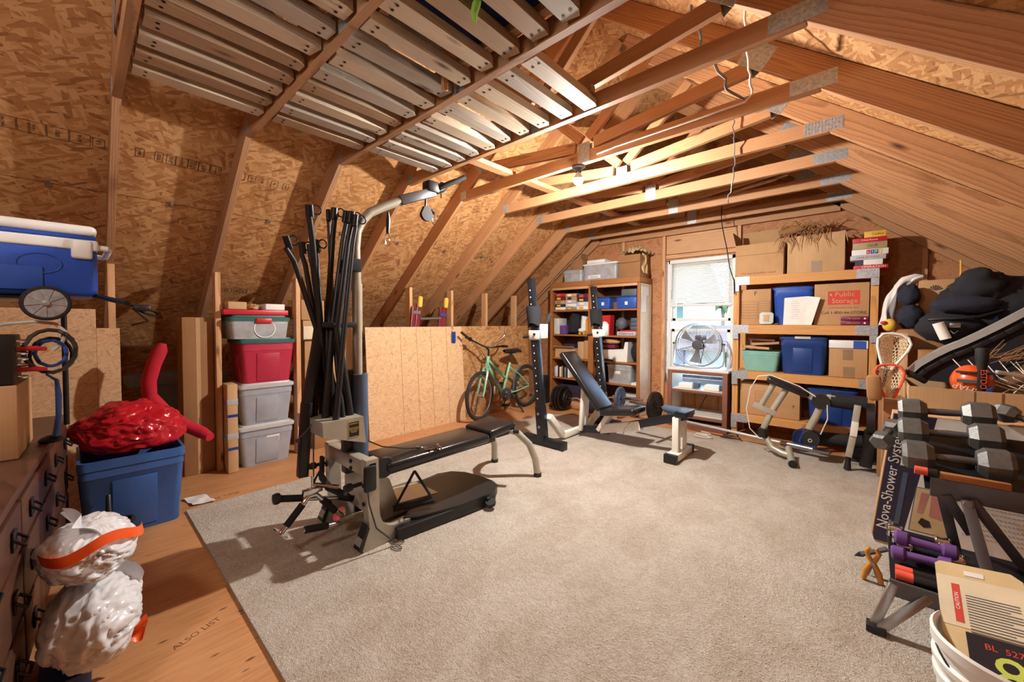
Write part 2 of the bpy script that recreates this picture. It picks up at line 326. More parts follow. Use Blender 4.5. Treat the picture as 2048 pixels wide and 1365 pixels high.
class MB:
    def __init__(s, M=None): s.b = bmesh.new(); s.M = M or Matrix.Identity(4)
    def _mat(s, faces, mi):
        for f in faces: f.material_index = mi
    def box(s, c, d, bev=0.0, M=None, mi=0, seg=2):
        m = s.M @ (M or Matrix.Identity(4)) @ Matrix.Translation(c) @ Matrix.Diagonal((*d, 1))
        vs = bmesh.ops.create_cube(s.b, size=1, matrix=m)['verts']
        fs = {f for v in vs for f in v.link_faces}; s._mat(fs, mi)
        if bev > 0:
            es = list({e for v in vs for e in v.link_edges})
            r = bmesh.ops.bevel(s.b, geom=es, offset=min(bev, min(d)*0.49), segments=seg, profile=0.5, affect='EDGES')
            s._mat(r['faces'], mi)
        return s
    def bar(s, p0, p1, w, h, up=(0, 0, 1), bev=0.0, mi=0):
        p0, p1 = Vector(p0), Vector(p1); L = (p1-p0).length
        u = Vector(up)
        if abs((p1-p0).normalized().dot(u)) > 0.98: u = Vector((0, 1, 0.01))
        return s.box((L/2, 0, 0), (L, w, h), bev, frame(p0, p1-p0, u), mi)
    def tube(s, path, r, n=10, caps=True, mi=0, closed=False):
        pts = [s.M @ Vector(p) for p in path]; N = len(pts)
        rs = r if isinstance(r, (list, tuple)) else [r]*N
        rings = []; prev = None
        for i, p in enumerate(pts):
            a = pts[i-1] if (i > 0 or closed) else p; b = pts[(i+1) % N] if (i < N-1 or closed) else p
            d = (b-a)
            d = d.normalized() if d.length > 1e-9 else Vector((0, 0, 1))
            if prev is None:
                x = d.orthogonal().normalized()
            else:
                x = prev - d*prev.dot(d)
                x = x.normalized() if x.length > 1e-6 else d.orthogonal().normalized()
            prev = x; y = d.cross(x)
            rings.append([s.b.verts.new(p + (x*math.cos(2*PI*k/n)+y*math.sin(2*PI*k/n))*rs[i]) for k in range(n)])
        for i in range(N if closed else N-1):
            A, B = rings[i], rings[(i+1) % N]
            for k in range(n):
                f = s.b.faces.new((A[k], A[(k+1) % n], B[(k+1) % n], B[k])); f.material_index = mi
        if caps and not closed:
            s.b.faces.new(rings[0][::-1]).material_index = mi; s.b.faces.new(rings[-1]).material_index = mi
        return s
    def lathe(s, prof, n=24, M=None, mi=0):
        m = s.M @ (M or Matrix.Identity(4)); rings = []
        for (r, z) in prof:
            if r < 1e-5: rings.append([s.b.verts.new(m @ Vector((0, 0, z)))])
            else: rings.append([s.b.verts.new(m @ Vector((r*math.cos(2*PI*k/n), r*math.sin(2*PI*k/n), z))) for k in range(n)])
        for A, B in zip(rings, rings[1:]):
            for k in range(n):
                a0, a1 = A[k % len(A)], A[(k+1) % len(A)]; b0, b1 = B[k % len(B)], B[(k+1) % len(B)]
                vs = [a0] + ([a1] if a1 is not a0 else []) + ([b1] if b1 is not b0 else []) + [b0]
                if len(vs) > 2: s.b.faces.new(vs).material_index = mi
        return s
    def prism(s, poly, d, M=None, mi=0):
        m = s.M @ (M or Matrix.Identity(4))
        a = [s.b.verts.new(m @ Vector((x, y, 0))) for x, y in poly]; b = [s.b.verts.new(m @ Vector((x, y, d))) for x, y in poly]
        n = len(poly)
        fs = [s.b.faces.new(a[::-1]), s.b.faces.new(b)]
        for i in range(n): fs.append(s.b.faces.new((a[i], a[(i+1) % n], b[(i+1) % n], b[i])))
        s._mat(fs, mi); return s
    def grid(s, fn, nu, nv, mi=0):
        g = [[s.b.verts.new(s.M @ Vector(fn(i/nu, j/nv))) for j in range(nv+1)] for i in range(nu+1)]
        for i in range(nu):
            for j in range(nv):
                s.b.faces.new((g[i][j], g[i+1][j], g[i+1][j+1], g[i][j+1])).material_index = mi
        return s
    def blob(s, c, r, amp=0.06, freq=3.0, nu=28, nv=18, seed=0, flat=None, mi=0, ridge=0.0, rf=3.0):
        from mathutils import noise as _n
        m = s.M; rr = Vector(r) if not isinstance(r, (int, float)) else Vector((r, r, r)); rings = []
        for j in range(nv+1):
            th = PI*j/nv; ring = []
            for i in range(1 if j in (0, nv) else nu):
                ph = 2*PI*i/nu; d = Vector((math.sin(th)*math.cos(ph), math.sin(th)*math.sin(ph), math.cos(th)))
                k = 1+amp*_n.noise(d*freq+Vector((seed*7.3, seed*3.1, 0)))+amp*0.6*_n.noise(d*freq*2.6+Vector((seed*5.3, 0, 4)))
                if ridge:
                    q = d+Vector((_n.noise(d*2.1+Vector((seed, 3, 1))), _n.noise(d*2.1+Vector((2, seed, 7))), _n.noise(d*2.1+Vector((5, 1, seed)))))*0.35
                    for o_ in (1, 2.1, 4.3): k += ridge/o_**0.8*(0.35-abs(_n.noise(q*rf*o_+Vector((seed*1.7, o_*9, 0))))*1.6)
                p = Vector((d.x*rr.x, d.y*rr.y, d.z*rr.z))*k
                if flat is not None and p.z < flat: p.z = flat
                ring.append(s.b.verts.new(m @ (p+Vector(c))))
            rings.append(ring)
        for A, B in zip(rings, rings[1:]):
            for k in range(nu):
                vs = []
                for v in (A[k % len(A)], B[k % len(B)], B[(k+1) % len(B)], A[(k+1) % len(A)]):
                    if v not in vs: vs.append(v)
                if len(vs) > 2: s.b.faces.new(vs).material_index = mi
        return s
    def sack(s, c, r, axis, folds=11, famp=0.07, amp=0.10, nu=110, nv=70, seed=0, flat=None, spread=0.9, soft=1.8):
        # a filled film bag: smooth bulges, folds that run into the gathered end at 'axis'
        from mathutils import noise as _n
        ax = Vector(axis).normalized(); e1 = ax.orthogonal().normalized(); e2 = ax.cross(e1); rings = []
        for j in range(nv+1):
            th = PI*j/nv; ring = []
            for i in range(1 if j in (0, nv) else nu):
                ph = 2*PI*i/nu; d = ax*math.cos(th)+(e1*math.cos(ph)+e2*math.sin(ph))*math.sin(th)
                o_ = Vector((seed*3.7, seed*1.3, seed)); n1 = _n.noise(d*soft+o_); n2 = _n.noise(d*soft*2.3+o_*2)
                w = math.exp(-th/spread); g = math.sin(folds*ph+5*n1+2.5*n2*th)
                k = 1+amp*n1+amp*0.5*n2+famp*(abs(g)*1.6-0.8)*(0.12+w)*math.sin(th)-0.05*max(0, 1-abs(n2+0.35*n1)*7)-0.035*max(0, 1-abs(n1-0.15)*9)
                p = Vector((d.x*r[0], d.y*r[1], d.z*r[2]))*k
                if flat is not None and p.z < flat: p.z = flat
                ring.append(s.b.verts.new(s.M @ (p+Vector(c))))
            rings.append(ring)
        for A, B in zip(rings, rings[1:]):
            for k in range(nu):
                vs = []
                for v in (A[k % len(A)], B[k % len(B)], B[(k+1) % len(B)], A[(k+1) % len(A)]):
                    if v not in vs: vs.append(v)
                if len(vs) > 2: s.b.faces.new(vs)
        return s
    def build(s, name, mats, parent=None, angle=38, matrix=None, group=None):
        if not isinstance(mats, (list, tuple)): mats = [mats]
        bmesh.ops.recalc_face_normals(s.b, faces=s.b.faces[:])
        for f in s.b.faces: f.smooth = True
        for e in s.b.edges:
            if len(e.link_faces) == 2 and e.calc_face_angle(0) > math.radians(angle): e.smooth = False
        me = bpy.data.meshes.new(name); s.b.to_mesh(me); s.b.free()
        for m in mats: me.materials.append(MT[m] if isinstance(m, str) else m)
        o = bpy.data.objects.new(name, me); COL.objects.link(o)
        if matrix is not None: o.matrix_world = matrix
        if parent is not None: o.parent = parent
        return o

def thing(name, label, cat, loc=(0, 0, 0), rz=0, group=None, M=None):
    o = bpy.data.objects.new(name, None); COL.objects.link(o); o.empty_display_size = 0.1
    if M is not None: o.matrix_world = M
    else: o.location = loc; o.rotation_euler = (0, 0, math.radians(rz))
    return tag(o, label, cat, group)
def tag(o, label=None, cat=None, group=None):
    if label: o['label'] = label
    if cat: o['category'] = cat
    if group: o['group'] = group
    return o
def struct(o): o['kind'] = 'structure'; return o
def local(parent):        # an MB that takes world coordinates and ends up in the parent's local ones
    return MB(parent.matrix_basis.inverted())
def dup(root, M=None, label=None, group=None):
    r = root.copy(); COL.objects.link(r)
    if M is not None: r.matrix_basis = M
    if label: r['label'] = label
    if group: r['group'] = group
    for ch in list(root.children):
        c = ch.copy(); COL.objects.link(c); c.parent = r
        for g in list(ch.children):
            d = g.copy(); COL.objects.link(d); d.parent = c
    return r
def text(name, body, size, M, mat, parent=None, depth=0.0006, align='CENTER', sx=1.0):
    cu = bpy.data.curves.new(name, 'FONT'); cu.body = body; cu.size = size; cu.align_x = align; cu.align_y = 'CENTER'; cu.extrude = depth
    cu.resolution_u = 3
    t = bpy.data.objects.new(name+'_tmp', cu); COL.objects.link(t); bpy.context.view_layer.update()
    me = bpy.data.meshes.new_from_object(t.evaluated_get(bpy.context.evaluated_depsgraph_get())); bpy.data.objects.remove(t)
    me.name = name; me.materials.clear(); me.materials.append(MT[mat]); me.transform(Matrix.Diagonal((sx, 1, 1, 1)))
    o = bpy.data.objects.new(name, me); COL.objects.link(o); o.matrix_basis = M
    if parent is not None: o.parent = parent
    return o
def FY(x, y, z, rot=0):      # matrix for lettering on a face that looks towards -Y (upright, read from the room)
    return T(x, y, z) @ RX(90) @ RZ(rot)
def FX(x, y, z, rot=0):      # lettering on a face that looks towards +X
    return T(x, y, z) @ RZ(90) @ RX(90) @ RZ(rot)
def FZ(x, y, z, rot=0): return T(x, y, z) @ RZ(rot)

def lumber(name, p0, p1, thick, high, mat, parent=None, up=(0, 0, 1), bev=0.002):
    """a board from p0 to p1 (centre line), grain along local x; coordinates in the parent's frame"""
    p0, p1 = Vector(p0), Vector(p1); L = (p1-p0).length
    u = Vector(up)
    if abs((p1-p0).normalized().dot(u)) > 0.98: u = Vector((1, 0, 0))
    mb = MB(); mb.box((L/2, 0, 0), (L, thick, high), bev, seg=1)
    return mb.build(name, mat, parent, matrix=frame(p0, p1-p0, u))

# ================================================================ SETTING
SL = 0.79; TH = math.atan(SL)
def zL(X): return 2.44 - SL*(-3.03-X)            # underside of the left rafters
def zR(X): return 2.44 - SL*(X+0.21)
XR = -1.62
struct(MB().box((-1.8, 1.4, -0.03), (9.4, 8.4, 0.06)).build('floor', 'ply_floor'))   # floor_stamp lettering is added after the carpet
# roof sheathing: local x runs along the ridge (Y), local y runs up the slope
def sheath(name, x0, side, y0, y1, l0, l1, mat):
    """a roof panel; l0..l1 measured up the slope from the point X=x0 on the sheathing plane"""
    z0 = (zL(x0) if side < 0 else zR(x0)) + 0.182
    up = Vector((math.cos(TH)*(-side), 0, math.sin(TH))); ax = Vector((0, 1, 0))
    m = Matrix.Identity(4); nrm = ax.cross(up)
    for i in range(3): m[i][0], m[i][1], m[i][2], m[i][3] = ax[i], up[i], nrm[i], (x0, 0, z0)[i]
    if nrm.z < 0: zc = -0.007
    else: zc = 0.007
    mb = MB(); mb.box(((y0+y1)/2, (l0+l1)/2, zc), (y1-y0, l1-l0, 0.012))
    return struct(mb.build(name, mat, matrix=m)), m
ridge_len = (3.72-1.62)/math.cos(TH)
cL, mL = sheath('ceiling', -3.72, -1, -2.7, 5.5, 0.004, 1.219, 'osb_roof')
sheath('ceiling', -3.72, -1, -2.7, 5.5, -1.219, -0.004, 'osb_roof')
sheath('ceiling', -3.72, -1, -2.7, 5.5, -3.2, -1.223, 'osb_roof')
sheath('ceiling', -3.72, -1, -2.7, 5.5, 1.223, ridge_len+0.02, 'osb_roof')
rl = (2.5+1.62)/math.cos(TH)
cR, mR = sheath('ceiling', 2.5, 1, -2.7, 5.5, -0.2, rl-1.223*1, 'osb_roof')
sheath('ceiling', 2.5, 1, -2.7, 5.5, rl-1.219, rl+0.02, 'osb_roof')
# roofing felt over the sheathing, closes the seams
mb = MB()
for s, x0 in ((-1, -6.3), (1, 2.7)):
    z = (zL(x0) if s < 0 else zR(x0))+0.21; zr = zL(XR)+0.215
    v = [mb.b.verts.new(p) for p in ((x0, -2.8, z), (XR, -2.8, zr), (XR, 5.7, zr), (x0, 5.7, z))]; mb.b.faces.new(v)
struct(mb.build('ceiling', 'shingle'))
# wire clips in the seam
for y in (-0.1, 0.47, 1.09, 1.7, 2.3, 2.92, 3.52):
    m = mL @ T(y, 0, 0.004)
    tag(MB(m).box((0, 0, 0), (0.03, 0.034, 0.005), 0.001).box((0, 0, 0.004), (0.012, 0.05, 0.004), 0.001).build('sheathing_clip', 'steel'),
        'small steel clip in the seam between the roof boards', 'clip', 'clips in the roof board seam')
# printed grade stamps on the sheathing
def stamp(y, l, items):
    for (dy, w, h, s, sz) in items:
        m = mL @ T(y+dy, l, 0.0)
        bx = MB(); t_ = 0.0022
        if w:
            for c, d in (((0, h/2), (w, t_)), ((0, -h/2), (w, t_)), ((w/2, 0), (t_, h)), ((-w/2, 0), (t_, h))):
                bx.box((c[0], c[1], 0), (d[0], d[1], 0.0008))
            o = bx.build('stamp_border', 'ink', matrix=m); o.parent = cL; o.matrix_basis = mL.inverted() @ m
        if s:
            o = text('stamp_lettering', s, sz, mL.inverted() @ m @ RZ(90), 'ink', cL, 0.0003)
lst = (3.72-3.435)/math.cos(TH)
stamp(-0.25, lst, [(0.0, 0.10, 0.075, 'SIZED FOR\nSPACING', 0.016), (0.105, 0.10, 0.075, 'EXPOSURE 1\n24/16', 0.016), (0.20, 0.08, 0.075, '0001', 0.026), (0.285, 0.08, 0.075, 'APA', 0.028), (0.36, 0.05, 0.06, 'U', 0.03), (0.42, 0, 0, '2012', 0.024)])
stamp(0.27, lst, [(0.02, 0.04, 0.06, '0H0', 0.018), (0.11, 0.04, 0.07, 'SIZED FOR\nSPACING', 0.01), (0.17, 0.045, 0.07, 'RATED\nSHEATHING', 0.01), (0.225, 0.06, 0.07, '7/16 IN', 0.02), (0.285, 0.055, 0.07, 'TECO\nTESTED', 0.02), (0.345, 0.06, 0.07, 'PS2-10\nHUD-UM', 0.012), (0.41, 0.06, 0.07, 'EXPOSURE 1', 0.01)])
stamp(0.83, lst, [(0.0, 0.05, 0.06, 'APA', 0.02), (0.07, 0.045, 0.055, 'U', 0.026), (0.14, 0, 0, '2012', 0.022), (0.22, 0.045, 0.055, 'HS', 0.022), (0.30, 0.04, 0.055, '0H0', 0.018), (0.38, 0.03, 0.055, 'II', 0.02)])
l2 = -(4.42-3.72)/math.cos(TH)
for y in (0.95, 1.75, 2.45, 3.1): stamp(y, l2, [(0.0, 0.05, 0.06, 'APA', 0.02), (0.07, 0.05, 0.06, '7/16', 0.02), (0.15, 0.06, 0.06, 'TECO', 0.02), (0.24, 0.05, 0.06, '2012', 0.02), (0.31, 0.03, 0.06, 'HS', 0.02)])

# gable wall with the window hole: panels in the XZ plane, grain frame local x = X, local y = Z
YW = 5.30; WX0, WX1, WZ0, WZ1 = -1.995, -1.20, 0.44, 2.06
def gpanel(poly, name='wall_back', mat='osb_wall', y=YW, d=0.10):
    return struct(MB().prism(poly, -d, T(0, 0, 0)).build(name, mat, matrix=T(0, y, 0) @ RX(90)))
gpanel([(-6.3, -0.02), (WX0-0.04, -0.02), (WX0-0.04, 2.40), (-3.1, 2.40), (-6.3, 0.02)])
gpanel([(WX1+0.04, -0.02), (2.6, -0.02), (2.6, 0.25), (-0.1, 2.40), (WX1+0.04, 2.40)])
gpanel([(WX0-0.04, -0.02), (WX1+0.04, -0.02), (WX1+0.04, WZ0), (WX0-0.04, WZ0)])
gpanel([(WX0-0.04, WZ1), (WX1+0.04, WZ1), (WX1+0.04, 2.40), (WX0-0.04, 2.40)])
gpanel([(-3.6, 2.40), (0.3, 2.40), (XR+0.15, 3.72), (XR-0.15, 3.72)])
# closing walls behind the camera and at the eaves
struct(MB().box((-1.8, -2.65, 1.9), (9.2, 0.06, 3.9)).build('wall_front', 'osb_wall'))
struct(MB().box((2.45, 1.4, 0.45), (0.06, 8.2, 1.0)).build('wall_right', 'osb_wall'))
struct(MB().box((-5.9, 1.4, 0.3), (0.06, 8.2, 0.8)).build('wall_left', 'osb_wall'))
# window trim: king studs, header, sill
def trim(name, p0, p1, t, h, mat='stud', up=(0, 0, 1)): return struct(lumber(name, p0, p1, t, h, mat, up=up))
trim('trim_1', (WX0-0.045, YW-0.02, 0.0), (WX0-0.045, YW-0.02, 2.40), 0.045, 0.038, up=(1, 0, 0))
trim('trim_2', (WX1+0.045, YW-0.02, 0.0), (WX1+0.045, YW-0.02, 2.40), 0.045, 0.038, up=(1, 0, 0))
trim('trim_3', (WX0-0.02, YW-0.018, WZ1+0.045), (WX1+0.02, YW-0.018, WZ1+0.045), 0.03, 0.05)
trim('trim_4', (WX0-0.02, YW-0.012, WZ1+0.20), (WX1+0.02, YW-0.012, WZ1+0.20), 0.022, 0.24)
for i, x in enumerate((-2.62, -3.23, 0.37)):
    trim('trim_%d' % (5+i), (x, YW-0.02, 0.0), (x, YW-0.02, (min(zL(x), 2.40) if x < -1 else min(zR(x), 2.40))-0.01), 0.045, 0.038, up=(1, 0, 0))

# the window
win = struct(MB().box((WX0+0.02, YW+0.06, (WZ0+WZ1)/2), (0.045, 0.11, WZ1-WZ0)).box((WX1-0.02, YW+0.06, (WZ0+WZ1)/2), (0.045, 0.11, WZ1-WZ0))
    .box(((WX0+WX1)/2, YW+0.06, WZ1-0.02), (WX1-WX0, 0.11, 0.045)).box(((WX0+WX1)/2, YW+0.06, WZ0+0.02), (WX1-WX0, 0.11, 0.05)).build('window_1', 'white_plastic'))
def sash(z0, z1, y):
    mb = MB(); a, b = WX0+0.045, WX1-0.045
    for x in (a+0.02, b-0.02): mb.box((x, y, (z0+z1)/2), (0.04, 0.03, z1-z0), 0.004)
    for z in (z0+0.02, z1-0.02): mb.box(((a+b)/2, y, z), (b-a, 0.03, 0.042), 0.004)
    o = mb.build('sash', 'white_plastic', win)
    MB().box(((a+b)/2, y, (z0+z1)/2), (b-a-0.07, 0.004, z1-z0-0.07)).build('pane', 'glass', o)
sash(1.26, WZ1-0.04, YW+0.075); sash(0.48, 1.16, YW+0.045)
MB().box(((WX0+WX1)/2, YW+0.10, 1.01), (WX1-WX0-0.09, 0.012, 0.02)).build('screen_rail', 'white_plastic', win)
blind = thing('window_blind', 'white horizontal blind pulled half way down over the window', 'blind', (-1.6, YW-0.01, 2.03))
lb = local(blind); lb.box((-1.597, YW+0.005, 2.035), (0.74, 0.05, 0.05), 0.006); lb.build('headrail', 'white_plastic', blind)
lb = local(blind)
z = 1.995
while z > 1.49:
    lb.box((0, 0, 0), (0.74, 0.026, 0.0016), M=T(-1.597, YW+0.006, z) @ RX(48)); z -= 0.0215
lb.build('slats', 'blind', blind)
lb = local(blind); lb.box((-1.597, YW+0.005, 1.465), (0.745, 0.03, 0.03), 0.004); lb.build('bottom_rail', 'white_plastic', blind)
lb = local(blind); lb.tube([(-1.93, YW-0.025, 2.0), (-1.935, YW-0.03, 1.55)], 0.005, 8); lb.build('tilt_wand', 'clear', blind)

# carpet
cp = [(-3.255, 0.455), (0.20, 0.455), (0.235, 1.6), (0.22, 4.72), (-1.2, 4.62), (-2.35, 4.52), (-2.9, 4.40), (-3.17, 4.15), (-3.25, 3.7)]
ct = MB().prism(cp, 0.012, T(0, 0, 0.001)).build('carpet', 'carpet')
tag(ct, 'large beige carpet remnant covering most of the attic floor', 'carpet')
CZ = 0.013

fl_ = bpy.data.objects['floor']
for tx, x, y, rz, sz in (('EDGE TIMB', -3.36, 0.66, 90, 0.045), ('ALSO LIST', -1.95, 0.30, 112, 0.038), ('EDGE TIMB', -3.42, 2.95, 90, 0.05)):
    text('stamp_lettering', tx, sz, T(x, y, 0.0006) @ RZ(rz), 'ink_brown', fl_, 0.0002)
# outside, seen through the window
struct(MB().box((-6, 26, -3.1), (60, 40, 0.1)).build('ground', 'lawn'))
h = thing('porch_roof', 'grey shingled porch roof just outside the window', 'roof', (-3.0, 7.2, 0.3))
lb = local(h); lb.prism([(5.45, 0.55), (11.5, -0.35), (11.5, -0.45), (5.45, 0.45)], 9, T(-7.5, 0, 0) @ Matrix(((0, 0, 1, 0), (1, 0, 0, 0), (0, 1, 0, 0), (0, 0, 0, 1))))
lb.build('shingles', 'shingle', h)
h = thing('neighbor_house', 'white two storey house with teal window across the yard', 'house', (-6.2, 15, -3))
lb = local(h); lb.box((-7.6, 16, -0.4), (5.6, 4, 5.2)); lb.box((-5.2, 15.2, -1.2), (2.2, 3.2, 3.5)); lb.build('walls', 'siding', h)
lb = local(h); lb.prism([(13.3, 0.45), (15.2, 1.15), (17, 1.15), (17, 0.9), (13.3, 0.35)], 3.0, T(-5.4, 0, 0) @ Matrix(((0, 0, 1, 0), (1, 0, 0, 0), (0, 1, 0, 0), (0, 0, 0, 1)))); lb.build('low_roof', 'shingle', h)
lb = local(h); lb.prism([(13.6, 2.1), (16, 3.6), (18.4, 2.1), (18.4, 1.98), (13.6, 1.98)], 6.2, T(-10.7, 0, 0) @ Matrix(((0, 0, 1, 0), (1, 0, 0, 0), (0, 1, 0, 0), (0, 0, 0, 1)))); lb.build('main_roof', 'shingle', h)
lb = local(h); lb.box((-5.05, 13.97, 1.62), (0.62, 0.05, 0.62)); lb.build('window', 'tealframe', h)
lb = local(h); lb.box((-4.72, 13.55, 0.05), (0.36, 0.12, 0.62)); lb.build('window', 'lid_grey', h)
hd = MB()
for i in range(7): hd.blob((-4.2+i*0.9, 20+0.2*(i % 2), -0.3), (0.8, 0.8, 1.5), 0.25, 4, 16, 12, i)
tag(hd.build('hedge', 'hedge'), 'tall green hedge beyond the roofs outside the window', 'hedge')
for i, (x, y, z_) in enumerate(((-9.0, 24, 1.9), (-6.3, 25, 2.2), (-3.6, 26, 1.9))):
    t = thing('palm_tree', ('left palm tree seen far off under the blind', 'middle palm tree seen far off under the blind', 'right palm tree seen far off under the blind')[i], 'tree', (x, y, -3))
    MB().tube([(0, 0, 0), (0.05, 0, z_+2.4), (0, 0, z_+2.9)], [0.14, 0.10, 0.08], 8).build('trunk', 'shingle', t)
    mb = MB()
    for k in range(11):
        a = k*2*PI/11; pts = [(math.cos(a)*d, math.sin(a)*d, z_+2.9+0.5*d-0.62*d*d) for d in (0, 0.35, 0.7, 1.05, 1.3)]
        mb.tube(pts, [0.04, 0.12, 0.13, 0.09, 0.01], 5)
    mb.build('fronds', 'hedge', t)

# ================================================================ TRUSSES
ORD = ['nearest to the camera', 'second from the camera', 'third from the camera', 'fourth from the camera', 'carrying the light bulb', 'just beyond the light bulb',
       'second beyond the light bulb', 'third beyond the light bulb', 'nearest to the window wall']
YT = [0.169+0.61*k for k in range(9)]
def plate(t, cx, cz, w, h, rot=0, yo=0.0195, both=True):
    for s in ((-1, 1) if both else (-1,)):
        mb = MB(); mb.box((0, 0, 0), (w, h, 0.0012))
        nx, nz = max(2, int(w/0.016)), max(2, int(h/0.022))
        for i in range(nx):
            for j in range(nz):
                mb.box(((i+0.5)*w/nx-w/2, (j+0.5)*h/nz-h/2, 0.0014), (0.0045, 0.012, 0.0016))
        m = T(cx, s*yo, cz) @ RX(90 if s < 0 else -90) @ RZ(rot)
        mb.build('gusset_plate', 'galv', t, matrix=m)
for k, y in enumerate(YT):
    t = thing('roof_truss', 'pine roof truss with nail plates, '+ORD[k], 'roof truss', (0, y, 0), 0, 'roof trusses')
    mat = 'pine' if k > 2 else 'pine_old'
    xa, xb = -3.03+0.002, -0.212
    ch = MB().prism([(xa, 2.44), (xb, 2.44), (xb-0.11, 2.529), (xa+0.11, 2.529)], 0.038, T(0, 0.019, 0) @ RX(90)).build('bottom_chord', mat, t)
    for s in (-1, 1):
        zf = zL if s < 0 else zR; e = -5.8 if s < 0 else 2.3
        c = 0.0705/math.cos(TH)
        a = (e, 0, zf(e)+c); xr = XR+s*0.002
        b = (xr, 0, zf(XR)+c)
        # board along the slope, plumb-cut hidden at the ridge
        lumber('rafter', a, b, 0.038, 0.140, mat, t)
        # web from the middle of the chord up to the rafter
        xw = XR + s*1.06; zw = zf(xw)
        lumber('web', (XR+s*0.08, 0, 2.575), (xw+s*0.03, 0, zw-0.03), 0.036, 0.085, mat, t)
        lumber('web', (XR+s*0.03, 0, 2.62), (XR+s*0.55, 0, zf(XR+s*0.55)-0.02), 0.034, 0.075, mat, t)
        plate(t, (xb-0.03 if s > 0 else xa+0.03), 2.487, 0.20 if s > 0 else 0.075, 0.078)
        plate(t, xw+s*0.06, zw+0.02, 0.16, 0.13, -s*38)
    plate(t, XR, 2.515, 0.10, 0.15)
# gable end frame
t = thing('roof_truss', 'gable end frame of flat pine boards against the window wall', 'roof truss', (0, 5.262, 0), 0, 'roof trusses')
lumber('bottom_chord', (-3.0, 0, 2.43), (-0.24, 0, 2.43), 0.036, 0.089, 'pine', t)
for s in (-1, 1):
    zf = zL if s < 0 else zR; e = -5.6 if s < 0 else 2.2
    lumber('rafter', (e, 0, zf(e)+0.03), (XR+s*0.002, 0, zf(XR)+0.03), 0.036, 0.12, 'pine', t)
tag(lumber('lateral_brace', (-2.40, 2.05, 2.549), (-2.30, 5.2, 2.549), 0.089, 0.038, 'pine'), 'long pine brace lying across the tops of the truss chords', 'brace')

# knee wall studs (left)
SO = ['beside the blue cooler', 'left of the stacked storage totes', 'right of the stacked storage totes', 'behind the tall gym mast', 'left of the red ladder', 'behind the red ladder',
      'above the bicycle handlebar', 'behind the tall weight rack', 'hidden behind the tall bookcase']
for k, y in enumerate(YT[:8]):
    o = lumber('wall_stud', (-3.985, y, 0.0 if k else 1.17), (-3.985, y, 1.64), 0.089, 0.038, 'stud', up=(0, 1, 0))
    tag(o, 'pale pine knee wall stud '+SO[k], 'stud', 'knee wall studs')

# ================================================================ PALLETS LAID BETWEEN THE CHORDS
def pallet(k, xs, label):
    y0, y1 = YT[k]+0.028, YT[k+1]-0.034
    t = thing('wooden_pallet', label, 'pallet', (0, (y0+y1)/2, 2.46), 0, 'pallets laid between the trusses')
    for x in xs:
        w = random.uniform(0.084, 0.095); dz = random.uniform(0, 0.006); jy = random.uniform(-0.006, 0.006)
        p = [(-(y1-y0)/2, -w/2), ((y1-y0)/2-0.03, -w/2), ((y1-y0)/2, -w/2+0.02*random.random()+0.004), ((y1-y0)/2-random.uniform(0, 0.02), w/2-0.004), (-(y1-y0)/2, w/2)]
        m = MB().prism(p, 0.042, T(0, 0, 0))
        for sy in (-1, 1):
            for sx in (-0.02, 0.018):
                m.lathe([(0, -0.0007), (0.0075, -0.0007), (0.0075, 0.001)], 8, T(sy*((y1-y0)/2-0.045)+random.uniform(-.006, .006), sx+random.uniform(-.004, .004), 0), mi=1)
        m.build('slat', [random.choice(['slat', 'slat', 'slat', 'slat_brown', 'slat_grey'] if k else ['slat', 'slat_brown', 'slat_brown', 'slat_grey']), 'iron_black'], t, matrix=T(x, jy, -0.02+dz) @ RZ(90+random.uniform(-0.7, 0.7)))
    x0, x1 = min(xs)-0.05, max(xs)+0.05
    for sy in (-1, 1): lumber('stringer', (x0, sy*((y1-y0)/2-0.055), 0.049), (x1, sy*((y1-y0)/2-0.055), 0.049), 0.038, 0.038, 'pine_old', t)
    return t
pallet(0, [-2.645+0.157*i for i in range(11)], 'weathered slatted pallet above the blue cooler, between the first two trusses')
pallet(1, [-2.64+0.158*i for i in range(12)], 'weathered slatted pallet in the middle bay with blue bin on it')
pallet(2, [-2.60+0.157*i for i in range(10)], 'brightly lit slatted pallet nearest to the light bulb')
tag(lumber('wood_scrap', (-1.613, 1.27, 2.405), (-1.613, 1.27, 2.53), 0.03, 0.02, 'pine'), 'small pale wood scrap poking down through the middle pallet', 'wood scrap')
# goods stored on the pallets
LZ = 2.531
tag(MB().box((-2.08, 1.06, LZ+0.03), (0.62, 0.50, 0.05), 0.008).build('foam_board', 'white_foam'), 'grey white foam board lying on the middle pallet', 'foam board')
tag(MB().box((-1.10, 1.06, LZ+0.16), (0.62, 0.50, 0.31), 0.03).build('storage_bin', 'blue_tarp'), 'dark blue bin seen through the slats of the middle pallet', 'storage bin')
tag(MB().blob((-1.58, 1.05, LZ+0.12), (0.13, 0.22, 0.13), 0.2, 4, flat=-0.12, seed=3).build('plastic_bag', 'clear'), 'clear crumpled plastic bag on the middle pallet', 'plastic bag')
tag(MB().blob((-2.3, 0.46, LZ+0.10), (0.36, 0.22, 0.12), 0.15, 4, flat=-0.10, seed=5).build('insulation_bundle', 'insul'), 'grey blue wrapped bundle on the pallet above the cooler', 'bundle')
tag(MB().box((-1.42, 0.46, LZ+0.11), (0.7, 0.44, 0.21), 0.02).build('cardboard_box', 'card2'), 'brown carton on the pallet above the cooler', 'box')
tag(MB().tube([(-1.139, 1.07, 2.525), (-1.139, 1.05, 2.45), (-1.13, 1.03, 2.40), (-1.145, 1.05, 2.38)], [0.012, 0.017, 0.014, 0.004], 8).build('strap', 'green_cloth'), 'lime green cloth strap hanging down from the middle pallet', 'strap')

